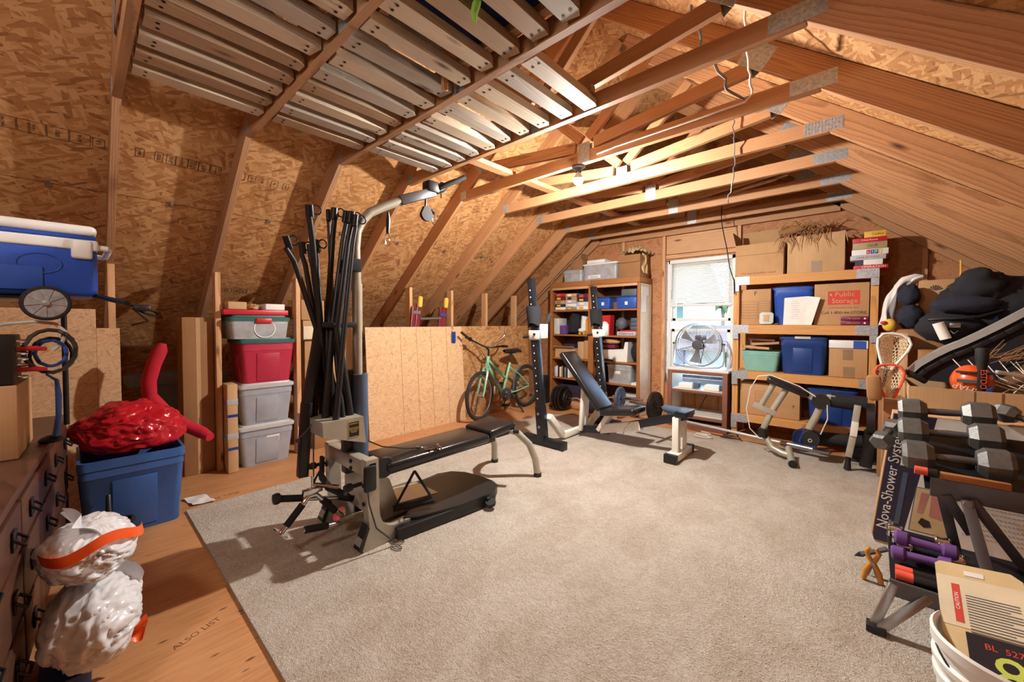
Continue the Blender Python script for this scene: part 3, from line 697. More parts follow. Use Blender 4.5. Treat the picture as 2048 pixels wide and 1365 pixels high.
# ================================================================ BULB AND WIRES
t = thing('light_bulb', 'lit bare bulb in black socket under the truss', 'light', (-1.68, 2.61, 2.4365))
MB().lathe([(0.0, 0.0), (0.05, 0.0), (0.05, -0.012), (0.026, -0.014), (0.024, -0.045), (0, -0.045)], 20).build('socket', 'black', t)
MB().lathe([(0.013, -0.044), (0.018, -0.058), (0.030, -0.078), (0.0365, -0.098), (0.0, -0.098)], 24).build('bulb_base', 'white_plastic', t)
MB().lathe([(0.0368, -0.0985), (0.037, -0.105), (0.034, -0.120), (0.026, -0.133), (0.014, -0.140), (0, -0.142)], 24).build('bulb_globe', 'bulb', t)
def wig(a, b, n=14, amp=0.006, sd=0):
    rr = random.Random(sd); a, b = Vector(a), Vector(b)
    return [a.lerp(b, i/n)+Vector((rr.uniform(-amp, amp), rr.uniform(-amp, amp), rr.uniform(-amp, amp)))*float(0 < i < n) for i in range(n+1)]
tag(MB().tube(wig((-0.76, 2.30, 2.98), (-0.70, 2.34, 2.72), 10, .012, 1)+wig((-0.68, 2.34, 2.69), (-0.575, 2.40, 2.48), 8, .012, 2)+[(-0.55, 2.55, 2.50)], 0.0075, 8).build('electric_cable', 'wire_grey'),
    'thick wavy grey cable dropping through the trusses', 'cable')
tag(MB().tube(wig((-0.478, 2.19, 2.79), (-0.50, 2.40, 2.63), 8, .005, 3)+wig((-0.502, 2.42, 2.61), (-0.515, 2.572, 2.52), 6, .004, 4)+[(-0.55, 2.576, 2.492), (-0.8, 2.578, 2.487), (-1.1, 2.578, 2.483), (-1.35, 2.578, 2.48), (-1.50, 2.577, 2.470)], 0.006, 8).build('electric_cable', 'wire_white'),
    'white cable stapled along the truss to the bulb', 'cable')
tag(MB().tube(wig((-0.75, 3.17, 2.70), (-0.731, 3.17, 2.40), 8, .008, 5)+wig((-0.73, 3.17, 2.36), (-0.78, 3.20, 2.11), 10, .012, 6), 0.0045, 6).build('electric_cable', 'wire_grey'), 'thin blue grey wire dangling below the middle trusses', 'cable')
tag(MB().tube([(-1.27, 4.95, 2.56), (-1.265, 4.93, 2.40), (-1.24, 4.90, 2.28), (-1.19, 4.88, 2.055), (-1.15, 4.83, 1.85), (-1.10, 4.811, 1.70), (-1.095, 4.811, 1.55)], 0.005, 8).build('electric_cable', 'black'), 'black cord hanging in front of the blind beside the lumber shelf', 'cable')

# ================================================================ LEFT SIDE
def carton(name, label, c, d, rz=0, mat='card', flaps=None, tape=True, parent_cat='box', group=None, open_top=False):
    """a corrugated carton standing at c (centre of its base), size d"""
    t = thing(name, label, parent_cat, c, rz, group)
    x, y, z = d; mb = MB(); w = 0.005
    if open_top:
        for sx in (-1, 1): mb.box((sx*(x/2-w/2), 0, z/2), (w, y, z))
        for sy in (-1, 1): mb.box((0, sy*(y/2-w/2), z/2), (x-2*w, w, z))
        mb.box((0, 0, w/2), (x-2*w, y-2*w, w))
    else:
        mb.box((0, 0, z/2), (x, y, z), 0.004)
    mb.build('body', mat, t)
    for f in (flaps or []):      # (side, length, angle from vertical outwards)
        side, L, a = f; m = MB()
        if side in 'xX':
            s = 1 if side == 'X' else -1
            m.box((0, 0, L/2), (w, y, L), M=T(s*x/2, 0, z) @ RY(s*a))
        else:
            s = 1 if side == 'Y' else -1
            m.box((0, 0, L/2), (x, w, L), M=T(0, s*y/2, z) @ RX(-s*a))
        m.build('flap', mat, t)
    if tape and not open_top:
        MB().box((0, -y/2-0.0006, z-0.045), (0.05, 0.0012, 0.09)).box((0, 0, z+0.0006), (0.05, y, 0.0012)).build('tape', 'kraft_tape', t)
    return t

def tote(name, label, c, d, rz=0, mat='grey_bin', lid='grey_lid', lidh=0.03, taper=0.86, group=None, label_tag=False, rib=True, open_top=False, rim=0.02, liddrop=0.0):
    """plastic tote: tapered ribbed tub with a rolled rim, lid as a part; base centre c; d = size at the rim"""
    t = thing(name, label, 'storage tote', c, rz, group)
    x, y, z = d
    def ring(k, zz, r=0.035):
        pts = []; a, b = x/2*k, y/2*k
        for cx, cy, a0 in ((a-r, b-r, 0), (-a+r, b-r, 90), (-a+r, -b+r, 180), (a-r, -b+r, 270)):
            for q in range(5):
                an = math.radians(a0+q*22.5); pts.append((cx+r*math.cos(an), cy+r*math.sin(an), zz))
        return pts
    mb = MB(); b = mb.b
    prof = [(taper, 0.0), (taper+(1-taper)*0.75, z*0.78), (taper+(1-taper)*0.78+0.012, z*0.79), (0.97, z-rim), (1.0, z-rim), (1.0, z)]
    if open_top: prof += [(0.94, z), (0.93, z-0.03), (taper*0.95, 0.012)]
    rings = [[b.verts.new(p) for p in ring(k, zz)] for k, zz in prof]
    n = len(rings[0])
    for A, B in zip(rings, rings[1:]):
        for i in range(n): b.faces.new((A[i], A[(i+1) % n], B[(i+1) % n], B[i]))
    b.faces.new(rings[0][::-1]); b.faces.new(rings[-1])
    body = mb.build('tub', mat, t)
    if rib:
        k = taper*0.5+0.5*(taper+(1-taper)*0.75)
        for s in (-1, 1):
            mb = MB()
            # raised centre panel on the long and the short faces
            ang = math.atan((x/2)*(1-taper)*0.75/(z*0.78))
            mb.box((0, 0, 0), (0.012, y*0.42, z*0.66), 0.004, M=T(s*(x/2*k+0.001), 0, z*0.39) @ RY(s*math.degrees(ang)))
            mb.build('panel', mat, t); mb = MB()
            ang = math.atan((y/2)*(1-taper)*0.75/(z*0.78))
            mb.box((0, 0, 0), (x*0.42, 0.012, z*0.66), 0.004, M=T(0, s*(y/2*k+0.001), z*0.39) @ RX(-s*math.degrees(ang)))
            mb.build('panel', mat, t)
    if lid:
        mb = MB(); b = mb.b
        rr = [[b.verts.new(p) for p in ring(k, zz)] for k, zz in ((1.0, z+0.001), (1.035, z-0.012), (1.04, z+lidh*0.4), (1.0, z+lidh*0.6), (0.93, z+lidh*0.6), (0.91, z+lidh))]
        for A, B in zip(rr, rr[1:]):
            for i in range(n): b.faces.new((A[i], A[(i+1) % n], B[(i+1) % n], B[i]))
        b.faces.new(rr[0][::-1]); b.faces.new(rr[-1]); mb.build('lid', lid, t)
    if label_tag:
        k = taper*0.4+0.6*(taper+(1-taper)*0.75)
        MB().box((0, 0, 0), (0.003, 0.10, 0.06), 0.001, M=T(x/2*k+0.009, 0.04, z*0.66) @ RY(8)).build('label_card', 'paper', t)
    return t

# dresser along the left, front turned to +Y, seen at a grazing angle
DZ = 0.70
M_dr = T(-3.40, -0.045, 0.0) @ RZ(-3.66)
t = thing('dresser', 'dark stained wooden dresser with iron pulls at the left edge', 'dresser', M=M_dr)
L = 2.05
mb = MB(); mb.box((L/2, -0.24, 0.36), (L, 0.44, 0.62)); mb.box((L/2, -0.25, 0.03), (L-0.06, 0.38, 0.06)); mb.build('body', 'oak_dark', t)
MB().box((L/2, -0.235, DZ-0.015), (L+0.02, 0.47, 0.03), 0.004).build('top', 'oak_dark', t)
for r, (z0, z1) in enumerate(((0.50, 0.65), (0.29, 0.48), (0.08, 0.27))):
    for c in range(3):
        x0, x1 = 0.03+c*(L-0.06)/3+0.012, 0.03+(c+1)*(L-0.06)/3-0.012
        dr = MB().box(((x0+x1)/2, -0.014, (z0+z1)/2), (x1-x0, 0.028, z1-z0), 0.004).build('drawer', 'oak_dark', t)
        for hx in ((x0*0.78+x1*0.22), (x0*0.22+x1*0.78)):
            m = MB(); m.box((hx, 0.004, (z0+z1)/2), (0.05, 0.006, 0.06), 0.002)
            m.tube([(hx-0.03, 0.006, (z0+z1)/2+0.01), (hx-0.03, 0.028, (z0+z1)/2-0.012), (hx+0.03, 0.028, (z0+z1)/2-0.012), (hx+0.03, 0.006, (z0+z1)/2+0.01)], 0.0045, 8)
            m.build('handle', 'black_metal', dr)
DT = DZ
# carton, power unit, cables on the dresser
t = carton('cardboard_box', 'tall brown carton standing on the dresser under the black power unit', (-2.62, -0.275, DT+0.001), (0.36, 0.25, 0.285), -3, 'card', tape=False)
BZ = DT+0.289
t = thing('power_unit', 'black box of electronics with red and silver plugs on the carton', 'electronics', (-2.60, -0.275, BZ))
MB().box((0, 0, 0.095), (0.30, 0.22, 0.19), 0.006).build('case', 'black', t)
m = MB()
for i in range(7): m.lathe([(0, 0), (0.008, 0), (0.008, 0.02), (0.004, 0.03), (0, 0.03)], 8, T(0.05-0.01*(i % 2), 0.111, 0.02+0.024*i) @ RX(-90))
m.build('terminal', 'chrome', t)
for z in (0.05, 0.135): MB().tube([(0.06, 0.112, z), (0.06, 0.16, z), (0.055, 0.19, z-0.004)], [0.009, 0.011, 0.007], 8).build('plug', 'red', t)
rnd = random.Random(4)
def loop(n, c, r, sd, drop=0.0):
    q = random.Random(sd); pts = []
    for i in range(n+1):
        a = 2*PI*i/n*1.15+q.uniform(-.1, .1); pts.append((c[0]+q.uniform(-.02, .02), c[1]+r*math.cos(a)*0.8, c[2]+r*math.sin(a)))
    return pts
for i, (mt, r, lab) in enumerate((('black', 0.075, 'black cord coiled at the back of the power unit'), ('wire_blue', 0.055, 'blue cord coiled at the back of the power unit'), ('cable', 0.09, 'thick grey black cord looped beside the power unit'))):
    tag(MB().tube(loop(18, (-2.62+0.03*i, -0.075, BZ+0.10+0.01*i), r, i), 0.006+0.001*i, 7).build('extension_cord', mt), lab, 'cord')
tag(MB().tube([(-2.75, -0.30, BZ+0.20), (-2.7, -0.20, BZ+0.235), (-2.64, -0.12, BZ+0.245), (-2.60, -0.06, BZ+0.235), (-2.58, -0.03, BZ+0.20), (-2.6, -0.045, BZ+0.15), (-2.6, -0.07, BZ+0.12)], 0.007, 8).build('extension_cord', 'wire_white'), 'white cord arching over the black power unit', 'cord')
tag(MB().tube([(-2.6, -0.09, BZ+0.02), (-2.62, -0.062, BZ-0.01), (-2.63, -0.058, BZ-0.08), (-2.64, -0.06, BZ-0.17), (-2.66, -0.07, DT+0.03)], [0.004, 0.007, 0.010, 0.009, 0.012], 8).build('extension_cord', 'wire_blue'), 'twisted dark blue cord hanging down to the dresser top', 'cord')
tag(MB().lathe([(0, 0), (0.035, 0), (0.04, 0.01), (0.03, 0.022), (0.01, 0.03), (0, 0.03)], 16, T(-2.68, -0.085, DT+0.001)).build('cable_puck', 'black'), 'small black round cord puck on the dresser top', 'gadget')
# black stand that carries the cooler
t = thing('wire_stand', 'black metal stand on the dresser holding up the blue cooler', 'stand', (-2.75, -0.3, DT))
for x, y in ((-3.07, -0.0425), (-2.64, -0.435), (-3.05, -0.42), (-2.90, -0.45)):
    lb = local(t); lb.tube([(x, y, DT+0.001), (x, y, 1.332)], 0.011, 10); lb.build('leg', 'black_metal', t)
lb = local(t); lb.box((-2.86, -0.255, 1.338), (0.46, 0.42, 0.014), 0.004); lb.build('shelf', 'black_metal', t)
# cooler
CZ0 = 1.347
t = thing('cooler', 'large blue wheeled cooler with white lid up on the black stand', 'cooler', (-2.62, -0.14, CZ0))
def crbox(mb, x0, x1, y0, y1, z0, z1, bev): mb.box(((x0+x1)/2, (y0+y1)/2, (z0+z1)/2), (x1-x0, y1-y0, z1-z0), bev, seg=3)
lb = local(t); crbox(lb, -3.02, -2.60, -0.62, 0.070, CZ0, CZ0+0.245, 0.028); body = lb.build('tub', 'blue_cooler', t)
lb = local(t); crbox(lb, -2.601, -2.592, -0.55, -0.09, CZ0+0.02, CZ0+0.12, 0.004); lb.build('textured_panel', 'blue_bright', t)
lb = local(t); crbox(lb, -3.025, -2.592, -0.63, 0.074, CZ0+0.205, CZ0+0.252, 0.01); crbox(lb, -2.63, -2.580, -0.01, 0.055, CZ0+0.165, CZ0+0.25, 0.012); lb.build('collar', 'white_plastic', t)
lb = local(t); crbox(lb, -3.022, -2.595, -0.625, 0.068, CZ0+0.2525, CZ0+0.268, 0.004); lb.build('trim', 'blue_cooler', t)
lb = local(t); crbox(lb, -3.03, -2.59, -0.63, 0.07, CZ0+0.2685, CZ0+0.315, 0.02); lb.build('lid', 'white_plastic', t)
lb = local(t); lb.tube([(-2.62, 0.060, CZ0+0.225), (-2.62, 0.100, CZ0+0.222), (-2.64, 0.108, CZ0+0.222), (-2.96, 0.108, CZ0+0.222), (-3.0, 0.1, CZ0+0.222), (-3.0, 0.06, CZ0+0.225)], 0.013, 10); lb.build('carry_handle', 'white_plastic', t)
lb = local(t)
lb.tube([(-2.5965+0.002, -0.10+0.05*math.cos(a*PI/12)*1.25, CZ0+0.135+0.042*math.sin(a*PI/12)) for a in range(24)], 0.0012, 5, closed=True); lb.build('emblem', 'blue_bright', t)
lb = local(t); lb.tube([(-2.66, 0.06, CZ0+0.006), (-2.45, 0.115, CZ0-0.02), (-2.33, 0.145, CZ0-0.035)], 0.011, 10); lb.build('tow_handle', 'black', t)
# wheel of the cooler
lb = local(t); Mw = T(-2.565, -0.083, CZ0-0.036) @ RY(90)
lb.lathe([(0.03, -0.02), (0.066, -0.02), (0.073, -0.01), (0.073, 0.008), (0.068, 0.013), (0.061, 0.013), (0.060, 0.004), (0.03, 0.004)], 28, Mw)
wh = lb.build('wheel', 'rubber', t)
lb = local(t); lb.lathe([(0, 0.010), (0.060, 0.0095), (0.060, 0.006), (0, 0.006)], 28, Mw)
for k in range(9): lb.box((0.034, 0, 0.011), (0.050, 0.003, 0.004), M=Mw @ RZ(k*40))
lb.lathe([(0, 0.026), (0.010, 0.024), (0.013, 0.014), (0, 0.012)], 14, Mw); lb.build('hub_cap', 'galv', wh)

# leaned panels, reel, post between
def lean(name, label, y0, y1, x, top, tilt, mat='osb_panel', th=0.012):
    M = T(x, 0, 0) @ RZ(90) @ RX(90-tilt)
    o = MB().prism([(y0, 0.0), (y1, 0.0), (y1, top), (y0, top)], th).build(name, mat, matrix=M)
    return tag(o, label, 'board')
lean('board', 'strand board sheet propped against the wall behind the dresser', -0.35, 0.09, -3.86, 1.32, 3)
lean('board', 'short strand board offcut propped beside the red bag', 0.092, 0.205, -3.875, 1.19, 3)
tag(MB().tube([(-4.0, 0.25, 1.36), (-4.0, 0.33, 1.34), (-4.0, 0.40, 1.31), (-4.0, 0.42, 1.27), (-4.0, 0.34, 1.30), (-4.0, 0.28, 1.33), (-4.0, 0.36, 1.24), (-4.0, 0.27, 1.21)], 0.008, 8).box((-3.99, 0.33, 1.335), (0.03, 0.10, 0.045), 0.012).build('bow_handle', 'black'),
    'black curved tool handle hanging on the stud beside the cooler', 'tool')

# blue tote with the red bag
t = tote('storage_tote', 'large open blue tote holding the red plastic bag', (-3.40, 0.215, 0.001), (0.50, 0.46, 0.455), 0, 'blue_bin', None, taper=0.86, open_top=True, rim=0.05)
rb = MB().sack((-3.40, 0.225, 0.566), (0.22, 0.245, 0.17), (0.35, -1, 0.35), 10, 0.12, 0.14, seed=2, flat=-0.105, spread=0.8)
rb.sack((-3.42, 0.045, 0.585), (0.12, 0.10, 0.075), (0.3, -1, 0.3), 8, 0.16, 0.2, 60, 40, seed=5)
tag(rb.build('plastic_bag', 'bag_red', angle=70), 'shiny red plastic bag heaped in the open blue tote', 'bag')
tag(MB().tube([(-3.62, 0.40, 1.085), (-3.62, 0.385, 1.04), (-3.63, 0.35, 0.94), (-3.64, 0.325, 0.83), (-3.66, 0.33, 0.72), (-3.70, 0.42, 0.58), (-3.68, 0.52, 0.48), (-3.60, 0.60, 0.425), (-3.52, 0.635, 0.40)], [0.02]+[0.042]*7+[0.03], 14).build('foam_tube', 'red_foam'),
    'bent red fabric tube curving up behind the red bag', 'tube')
# dust pan leaning on the tote
t = thing('dustpan', 'black dustpan leaning against the blue tote', 'dustpan', (-2.995, 0.109, 0.0))
xv, uv = Vector((0.41, 0.912, 0)), Vector((-0.60, 0.27, 0.755)).normalized()
Md = frame((-2.995, 0.109, 0.010), xv, uv.cross(xv)*-1 if False else xv.cross(uv))
mb = MB(t.matrix_basis.inverted() @ Md)
mb.prism([(-0.07, 0.0), (0.07, 0.0), (0.06, 0.155), (-0.06, 0.155)], 0.005)
mb.box((0, 0.155, 0.02), (0.122, 0.008, 0.045), 0.003)
for s in (-1, 1): mb.bar((s*0.069, 0.005, 0.010), (s*0.060, 0.155, 0.03), 0.006, 0.03)
for i in range(4): mb.box((-0.036+i*0.024, 0.075, 0.008), (0.007, 0.09, 0.006), 0.002)
mb.build('pan', 'black', t)
mb = MB(t.matrix_basis.inverted() @ Md); mb.tube([(-0.03, 0.155, 0.03), (-0.045, 0.19, 0.06), (-0.06, 0.27, 0.08)], [0.012, 0.014, 0.011], 10); mb.build('handle', 'black', t)

# bags at the lower left on a dark tote
t = tote('storage_tote', 'dark blue tote at the bottom left under the white bags', (-2.05, -0.045, 0.001), (0.30, 0.12, 0.07), 0, 'blue_deep', None, open_top=False, rib=False, taper=0.95)
def fan(p0, pts, n=6, wav=0.012, fr=9.0):
    # a gathered flap of film: from the knot p0 out to the polyline pts
    P_ = [Vector(p) for p in pts]; o_ = Vector(p0)
    def fn(u, v):
        x = v*(len(P_)-1); i = min(int(x), len(P_)-2); e = P_[i].lerp(P_[i+1], x-i); k = u
        q = o_.lerp(e, k); return tuple(q+Vector((0.3, 0.6, 0.7))*wav*k*math.sin(fr*v*2*PI/2+1.3)*(0.6+0.4*u))
    return fn
wb = MB().sack((-1.99, 0.020, 0.205), (0.21, 0.128, 0.135), (0.25, 1, -0.1), 9, 0.09, 0.13, seed=9, flat=-0.13, spread=0.8, soft=1.5)
kn_ = (-1.955, 0.095, 0.185)
wb.grid(fan(kn_, [(-2.12, 0.03, 0.34), (-2.08, 0.09, 0.355), (-2.02, 0.13, 0.335), (-1.975, 0.150, 0.305), (-1.965, 0.14, 0.25), (-1.96, 0.125, 0.21)], wav=0.006, fr=4), 14, 60)
wb.grid(fan(kn_, [(-2.10, -0.03, 0.31), (-2.03, -0.05, 0.25), (-1.97, -0.03, 0.16), (-1.98, 0.02, 0.12)], wav=0.006, fr=5), 12, 50)
lowb = tag(wb.build('trash_bag', 'bag_white', angle=80), 'lower white drawstring trash bag with orange knot', 'trash bag')
t = MB().tube([(-1.97, 0.075, 0.195), (-1.955, 0.10, 0.18), (-1.945, 0.118, 0.165)], [0.014, 0.022, 0.026], 8)
t.grid(lambda u, v: (-1.935+0.012*math.sin(7*v), 0.10+0.055*u*(1-0.3*v)+0.008*math.sin(6*u+3*v), 0.172-0.075*v-0.01*u+0.010*math.sin(7*u)), 8, 8)
t.grid(lambda u, v: (-1.94+0.010*math.sin(6*v), 0.085+0.016*u+0.01*math.sin(4*v), 0.16-0.10*v), 4, 10)
kn = t.build('orange_tie', 'orange_tie', angle=80); kn.parent = lowb
wb = MB().sack((-2.03, 0.016, 0.436), (0.20, 0.125, 0.088), (0.1, 0.2, 1), 10, 0.10, 0.12, seed=14, spread=0.8, soft=1.5)
wb.grid(fan((-2.04, 0.0, 0.50), [(-2.17, -0.06, 0.53), (-2.12, -0.02, 0.56), (-2.06, -0.05, 0.585), (-2.0, 0.0, 0.57), (-1.95, -0.02, 0.55), (-1.92, 0.03, 0.52), (-1.93, 0.07, 0.49), (-1.95, 0.095, 0.46)], wav=0.012, fr=6), 12, 80)
ub = tag(wb.build('trash_bag', 'bag_white', angle=80), 'upper white drawstring trash bag with loose orange band', 'trash bag')
t = MB()
def band(u, v):
    a = -1.2+2.7*v; r = 0.206+0.006*math.sin(7*v)
    return (-2.04+r*math.cos(a), 0.012+0.130*math.sin(a)+0.010+0.006*u, 0.515-0.02*math.sin(6*v+1.4)-0.036*u-0.03*abs(v-0.5)+0.006*math.cos(11*v))
t.grid(band, 3, 30)
o = t.build('orange_tie', 'orange_tie', angle=80); o.parent = ub

# rag and paper on the floor
tag(MB().grid(lambda u, v: (-3.50+0.18*u+0.02*v, 0.47+0.12*v+0.03*u, 0.004+0.006*math.sin(9*u)*math.cos(7*v)+0.006), 12, 10).build('rag', 'cloth_white', angle=80), 'white paper towel lying on the floor beside the blue tote', 'towel')

# tall carton, stacked totes behind the studs
t = carton('cardboard_box', 'tall narrow brown carton left of the first stud', (-4.12, 0.655, 0.001), (0.24, 0.20, 1.27), 0, 'card2', tape=False)
MB().box((0.1207, 0.0, 0.635), (0.0014, 0.028, 1.26)).build('tape', 'card3', t)
tag(MB().box((-4.75, 0.62, 0.72), (0.3, 0.7, 0.10), 0.02).box((-4.75, 0.62, 0.34), (0.26, 0.3, 0.66)).build('duct_box', 'insul'), 'grey blue duct box in the dark eave behind the red tube', 'duct')
t = thing('wrapped_parcel', 'long upright carton wrapped in clear film with blue tape', 'parcel', (-3.90, 0.84, 0))
MB().box((0, 0, 0.365), (0.16, 0.072, 0.725), 0.006).build('body', 'card3', t)
for z in (0.58, 0.30): MB().box((0, 0, z), (0.166, 0.076, 0.05), 0.003).build('film_band', 'clear', t)
for z in (0.47, 0.20): MB().box((0.0815, 0, z), (0.002, 0.074, 0.022)).build('tape', 'blue_tag', t)
tote('storage_tote', 'lowest grey tote of the stack, with white label card', (-4.05, 1.10, 0.001), (0.40, 0.42, 0.325), 0, 'grey_bin', 'grey_lid', label_tag=True, taper=0.84)
tote('storage_tote', 'second grey tote of the stack, under the red one', (-4.05, 1.105, 0.356), (0.40, 0.41, 0.325), 0, 'grey_bin', 'grey_lid', taper=0.84)
tote('storage_tote', 'red tote with dark green lid in the middle of the stack', (-4.05, 1.115, 0.706), (0.40, 0.42, 0.36), 0, 'red_bin', 'green_lid', taper=0.84)
t = tote('storage_tote', 'clear low tote with green lid and red latch on the red tote', (-4.05, 1.06, 1.091), (0.40, 0.45, 0.165), 0, 'clear_misty', 'green_lid', rib=False, taper=0.92, lidh=0.035)
MB().box((0.21, 0.02, 0.155), (0.02, 0.12, 0.04), 0.006).build('latch', 'red_lid', t)
MB().lathe([(0.075, 0), (0.082, 0), (0.082, 0.004), (0.075, 0.004)], 26, T(0.192, 0.03, 0.089) @ RY(90)).build('ring', 'white_plastic', t)
t = thing('gift_wrap_box', 'flat red lidded box on top of the tote stack', 'box', (-4.05, 1.04, 1.294))
MB().box((0, 0, 0.022), (0.36, 0.48, 0.043), 0.004).build('lid', 'red_lid', t)
tag(MB().box((-3.98, 0.90, 1.371), (0.2, 0.13, 0.062), 0.004).build('cardboard_box', 'card3'), 'pale small carton on the left of the red lidded box', 'box')
tag(MB().box((-3.98, 1.18, 1.366), (0.2, 0.15, 0.052), 0.004).build('white_box', 'paper'), 'white small carton on the right of the red lidded box', 'box')
tag(MB().blob((-3.99, 1.035, 1.362), (0.08, 0.048, 0.03), 0.3, 4, flat=-0.022, seed=21).build('paper_bundle', 'card3'), 'crumpled brown paper between two cartons on the stack', 'paper')
# things behind the second stud
carton('cardboard_box', 'lower brown carton behind the second stud', (-4.28, 1.70, 0.001), (0.3, 0.40, 0.52), 0, 'card2')
carton('cardboard_box', 'middle brown carton of the pile behind the black rods', (-4.28, 1.70, 0.525), (0.3, 0.38, 0.52), 0, 'card')
carton('cardboard_box', 'pale upper carton of the pile behind the black rods', (-4.28, 1.62, 1.05), (0.28, 0.24, 0.20), 0, 'card3')
carton('cardboard_box', 'topmost carton of the pile behind the second stud', (-4.28, 1.60, 1.255), (0.26, 0.22, 0.20), 0, 'card')
carton('cardboard_box', 'narrow brown carton behind the silver mast', (-4.22, 1.99, 0.001), (0.18, 0.16, 1.30), 0, 'card3', tape=False)
tag(MB().box((-4.11, 1.55, 1.13), (0.02, 0.12, 0.13), 0.003).build('picture_frame', 'mesh_string'), 'small pale picture frame leaning on the carton pile', 'picture frame')
carton('cardboard_box', 'long flat brown carton low behind the gym frame', (-4.02, 1.73, 0.001), (0.12, 0.4, 0.18), 0, 'card2', tape=False)

# ================================================================ GYM TOWER MACHINE
G0 = CZ+0.001
t = gym = thing('home_gym', 'champagne grey home gym with flat black bench and tall lat mast', 'exercise machine', (-2.2, 1.05, G0))
def gp(): return local(gym)
def arc(c, r, a0, a1, n=8): return [(c[0]+r*math.cos(math.radians(a0+(a1-a0)*i/n)), c[1]+r*math.sin(math.radians(a0+(a1-a0)*i/n))) for i in range(n+1)]
YZ = Matrix(((0, 0, 1, 0), (1, 0, 0, 0), (0, 1, 0, 0), (0, 0, 0, 1)))     # prism x->Y, y->Z, depth->X
leg = [(1.015, 0.485), (1.085, 0.485), (1.09, 0.20)] + arc((1.20, 0.19), 0.11, 180, 270, 7)[1:] + [(1.42, 0.085), (1.60, 0.085), (1.60, 0.03), (1.25, 0.012), (1.07, 0.0), (1.0, 0.0), (0.975, 0.02), (0.975, 0.05), (1.03, 0.13), (1.02, 0.25)]
for x in (-2.01, -2.475):
    lb = gp(); lb.prism([(a, b+G0) for a, b in leg], 0.055, T(x, 0, 0) @ YZ); lb.build('side_leg', 'champagne', gym, angle=30)
    lb = gp(); lb.prism([(0.968, 0.02+G0), (0.985, 0.002+G0), (1.03, 0.12+G0), (1.02, 0.14+G0)], 0.063, T(x-0.004, 0, 0) @ YZ); lb.build('foot_cap', 'black', gym)
lb = gp(); lb.box((-2.215, 1.05, 0.445), (0.52, 0.065, 0.09), 0.012); lb.build('cross_rail', 'champagne', gym)
m = gp()
for (x, z) in ((-2.13, 0.46), (-2.13, 0.42), (-1.985, 0.36), (-1.985, 0.26), (-2.45, 0.36)):
    m.lathe([(0, 0), (0.011, 0), (0.011, 0.008), (0, 0.01)], 10, T(x, 1.016, z) @ RX(90))
m.build('bolt', 'black', gym)
for x in (-2.49, -2.02):
    lb = gp(); lb.tube([(x, 1.02, 0.36), (x, 0.95, 0.36)], 0.011, 10); lb.lathe([(0, 0), (0.02, 0), (0.022, 0.02), (0.016, 0.04), (0, 0.04)], 12, T(x, 0.965, 0.36) @ RX(90)); lb.build('pull_knob', 'black', gym)
lb = gp(); lb.box((-1.955, 1.035, 0.40), (0.03, 0.07, 0.14), 0.014); lb.build('pulley_cover', 'black', gym)
lb = gp(); lb.lathe([(0, 0), (0.055, 0), (0.06, 0.012), (0.055, 0.024), (0, 0.024)], 24, T(-1.99, 1.13, 0.43) @ RY(90)); lb.build('pulley', 'black', gym)
lb = gp(); lb.prism([(1.085, 0.38), (1.24, 0.30), (1.30, 0.13), (1.60, 0.10), (1.60, 0.06), (1.2, 0.06), (1.085, 0.15)], 0.25, T(-2.36, 0, 0) @ YZ); lb.build('shroud', 'champagne', gym)
# mast
lb = gp(); mast = [(-2.2, 1.092, 0.47), (-2.2, 1.092, 1.40), (-2.2, 1.085, 1.66), (-2.2, 1.095, 1.76), (-2.2, 1.125, 1.825), (-2.2, 1.18, 1.885), (-2.2, 1.27, 1.938), (-2.2, 1.39, 2.003), (-2.2, 1.48, 2.045)]
lb.tube(mast, 0.027, 14); lb.build('mast', 'champagne', gym)
lb = gp(); lb.bar((-2.2, 1.37, 1.995), (-2.2, 1.635, 2.115), 0.06, 0.06, bev=0.008); lb.build('arm_sleeve', 'dk_grey_metal', gym)
lb = gp(); lb.box((-2.2, 1.615, 2.14), (0.08, 0.09, 0.075), 0.012, M=None); lb.tube([(-2.2, 1.63, 2.12), (-2.2, 1.70, 2.155), (-2.2, 1.72, 2.18)], 0.03, 12); lb.build('arm_bracket', 'black', gym)
for s in (-1, 1):
    lb = gp(); lb.tube([(-2.2+s*0.03, 1.665, 2.145), (-2.2+s*0.05, 1.70, 2.165), (-2.2+s*0.055, 1.865, 2.262)], 0.017, 12); lb.build('grip', 'black_foam', gym)
lb = gp(); lb.box((-2.2, 1.065, 1.56), (0.07, 0.085, 0.075), 0.008, M=None); lb.build('strap', 'cloth_black', gym)
lb = gp(); lb.lathe([(0.028, 0), (0.043, 0), (0.043, 0.56), (0.028, 0.56)], 22, T(-2.185, 1.10, 0.375)); lb.build('foam_sleeve', 'bluegrey', gym)
lb = gp(); lb.box((-2.235, 1.06, 0.66), (0.07, 0.08, 0.60), 0.01); lb.build('mast_base', 'black', gym)
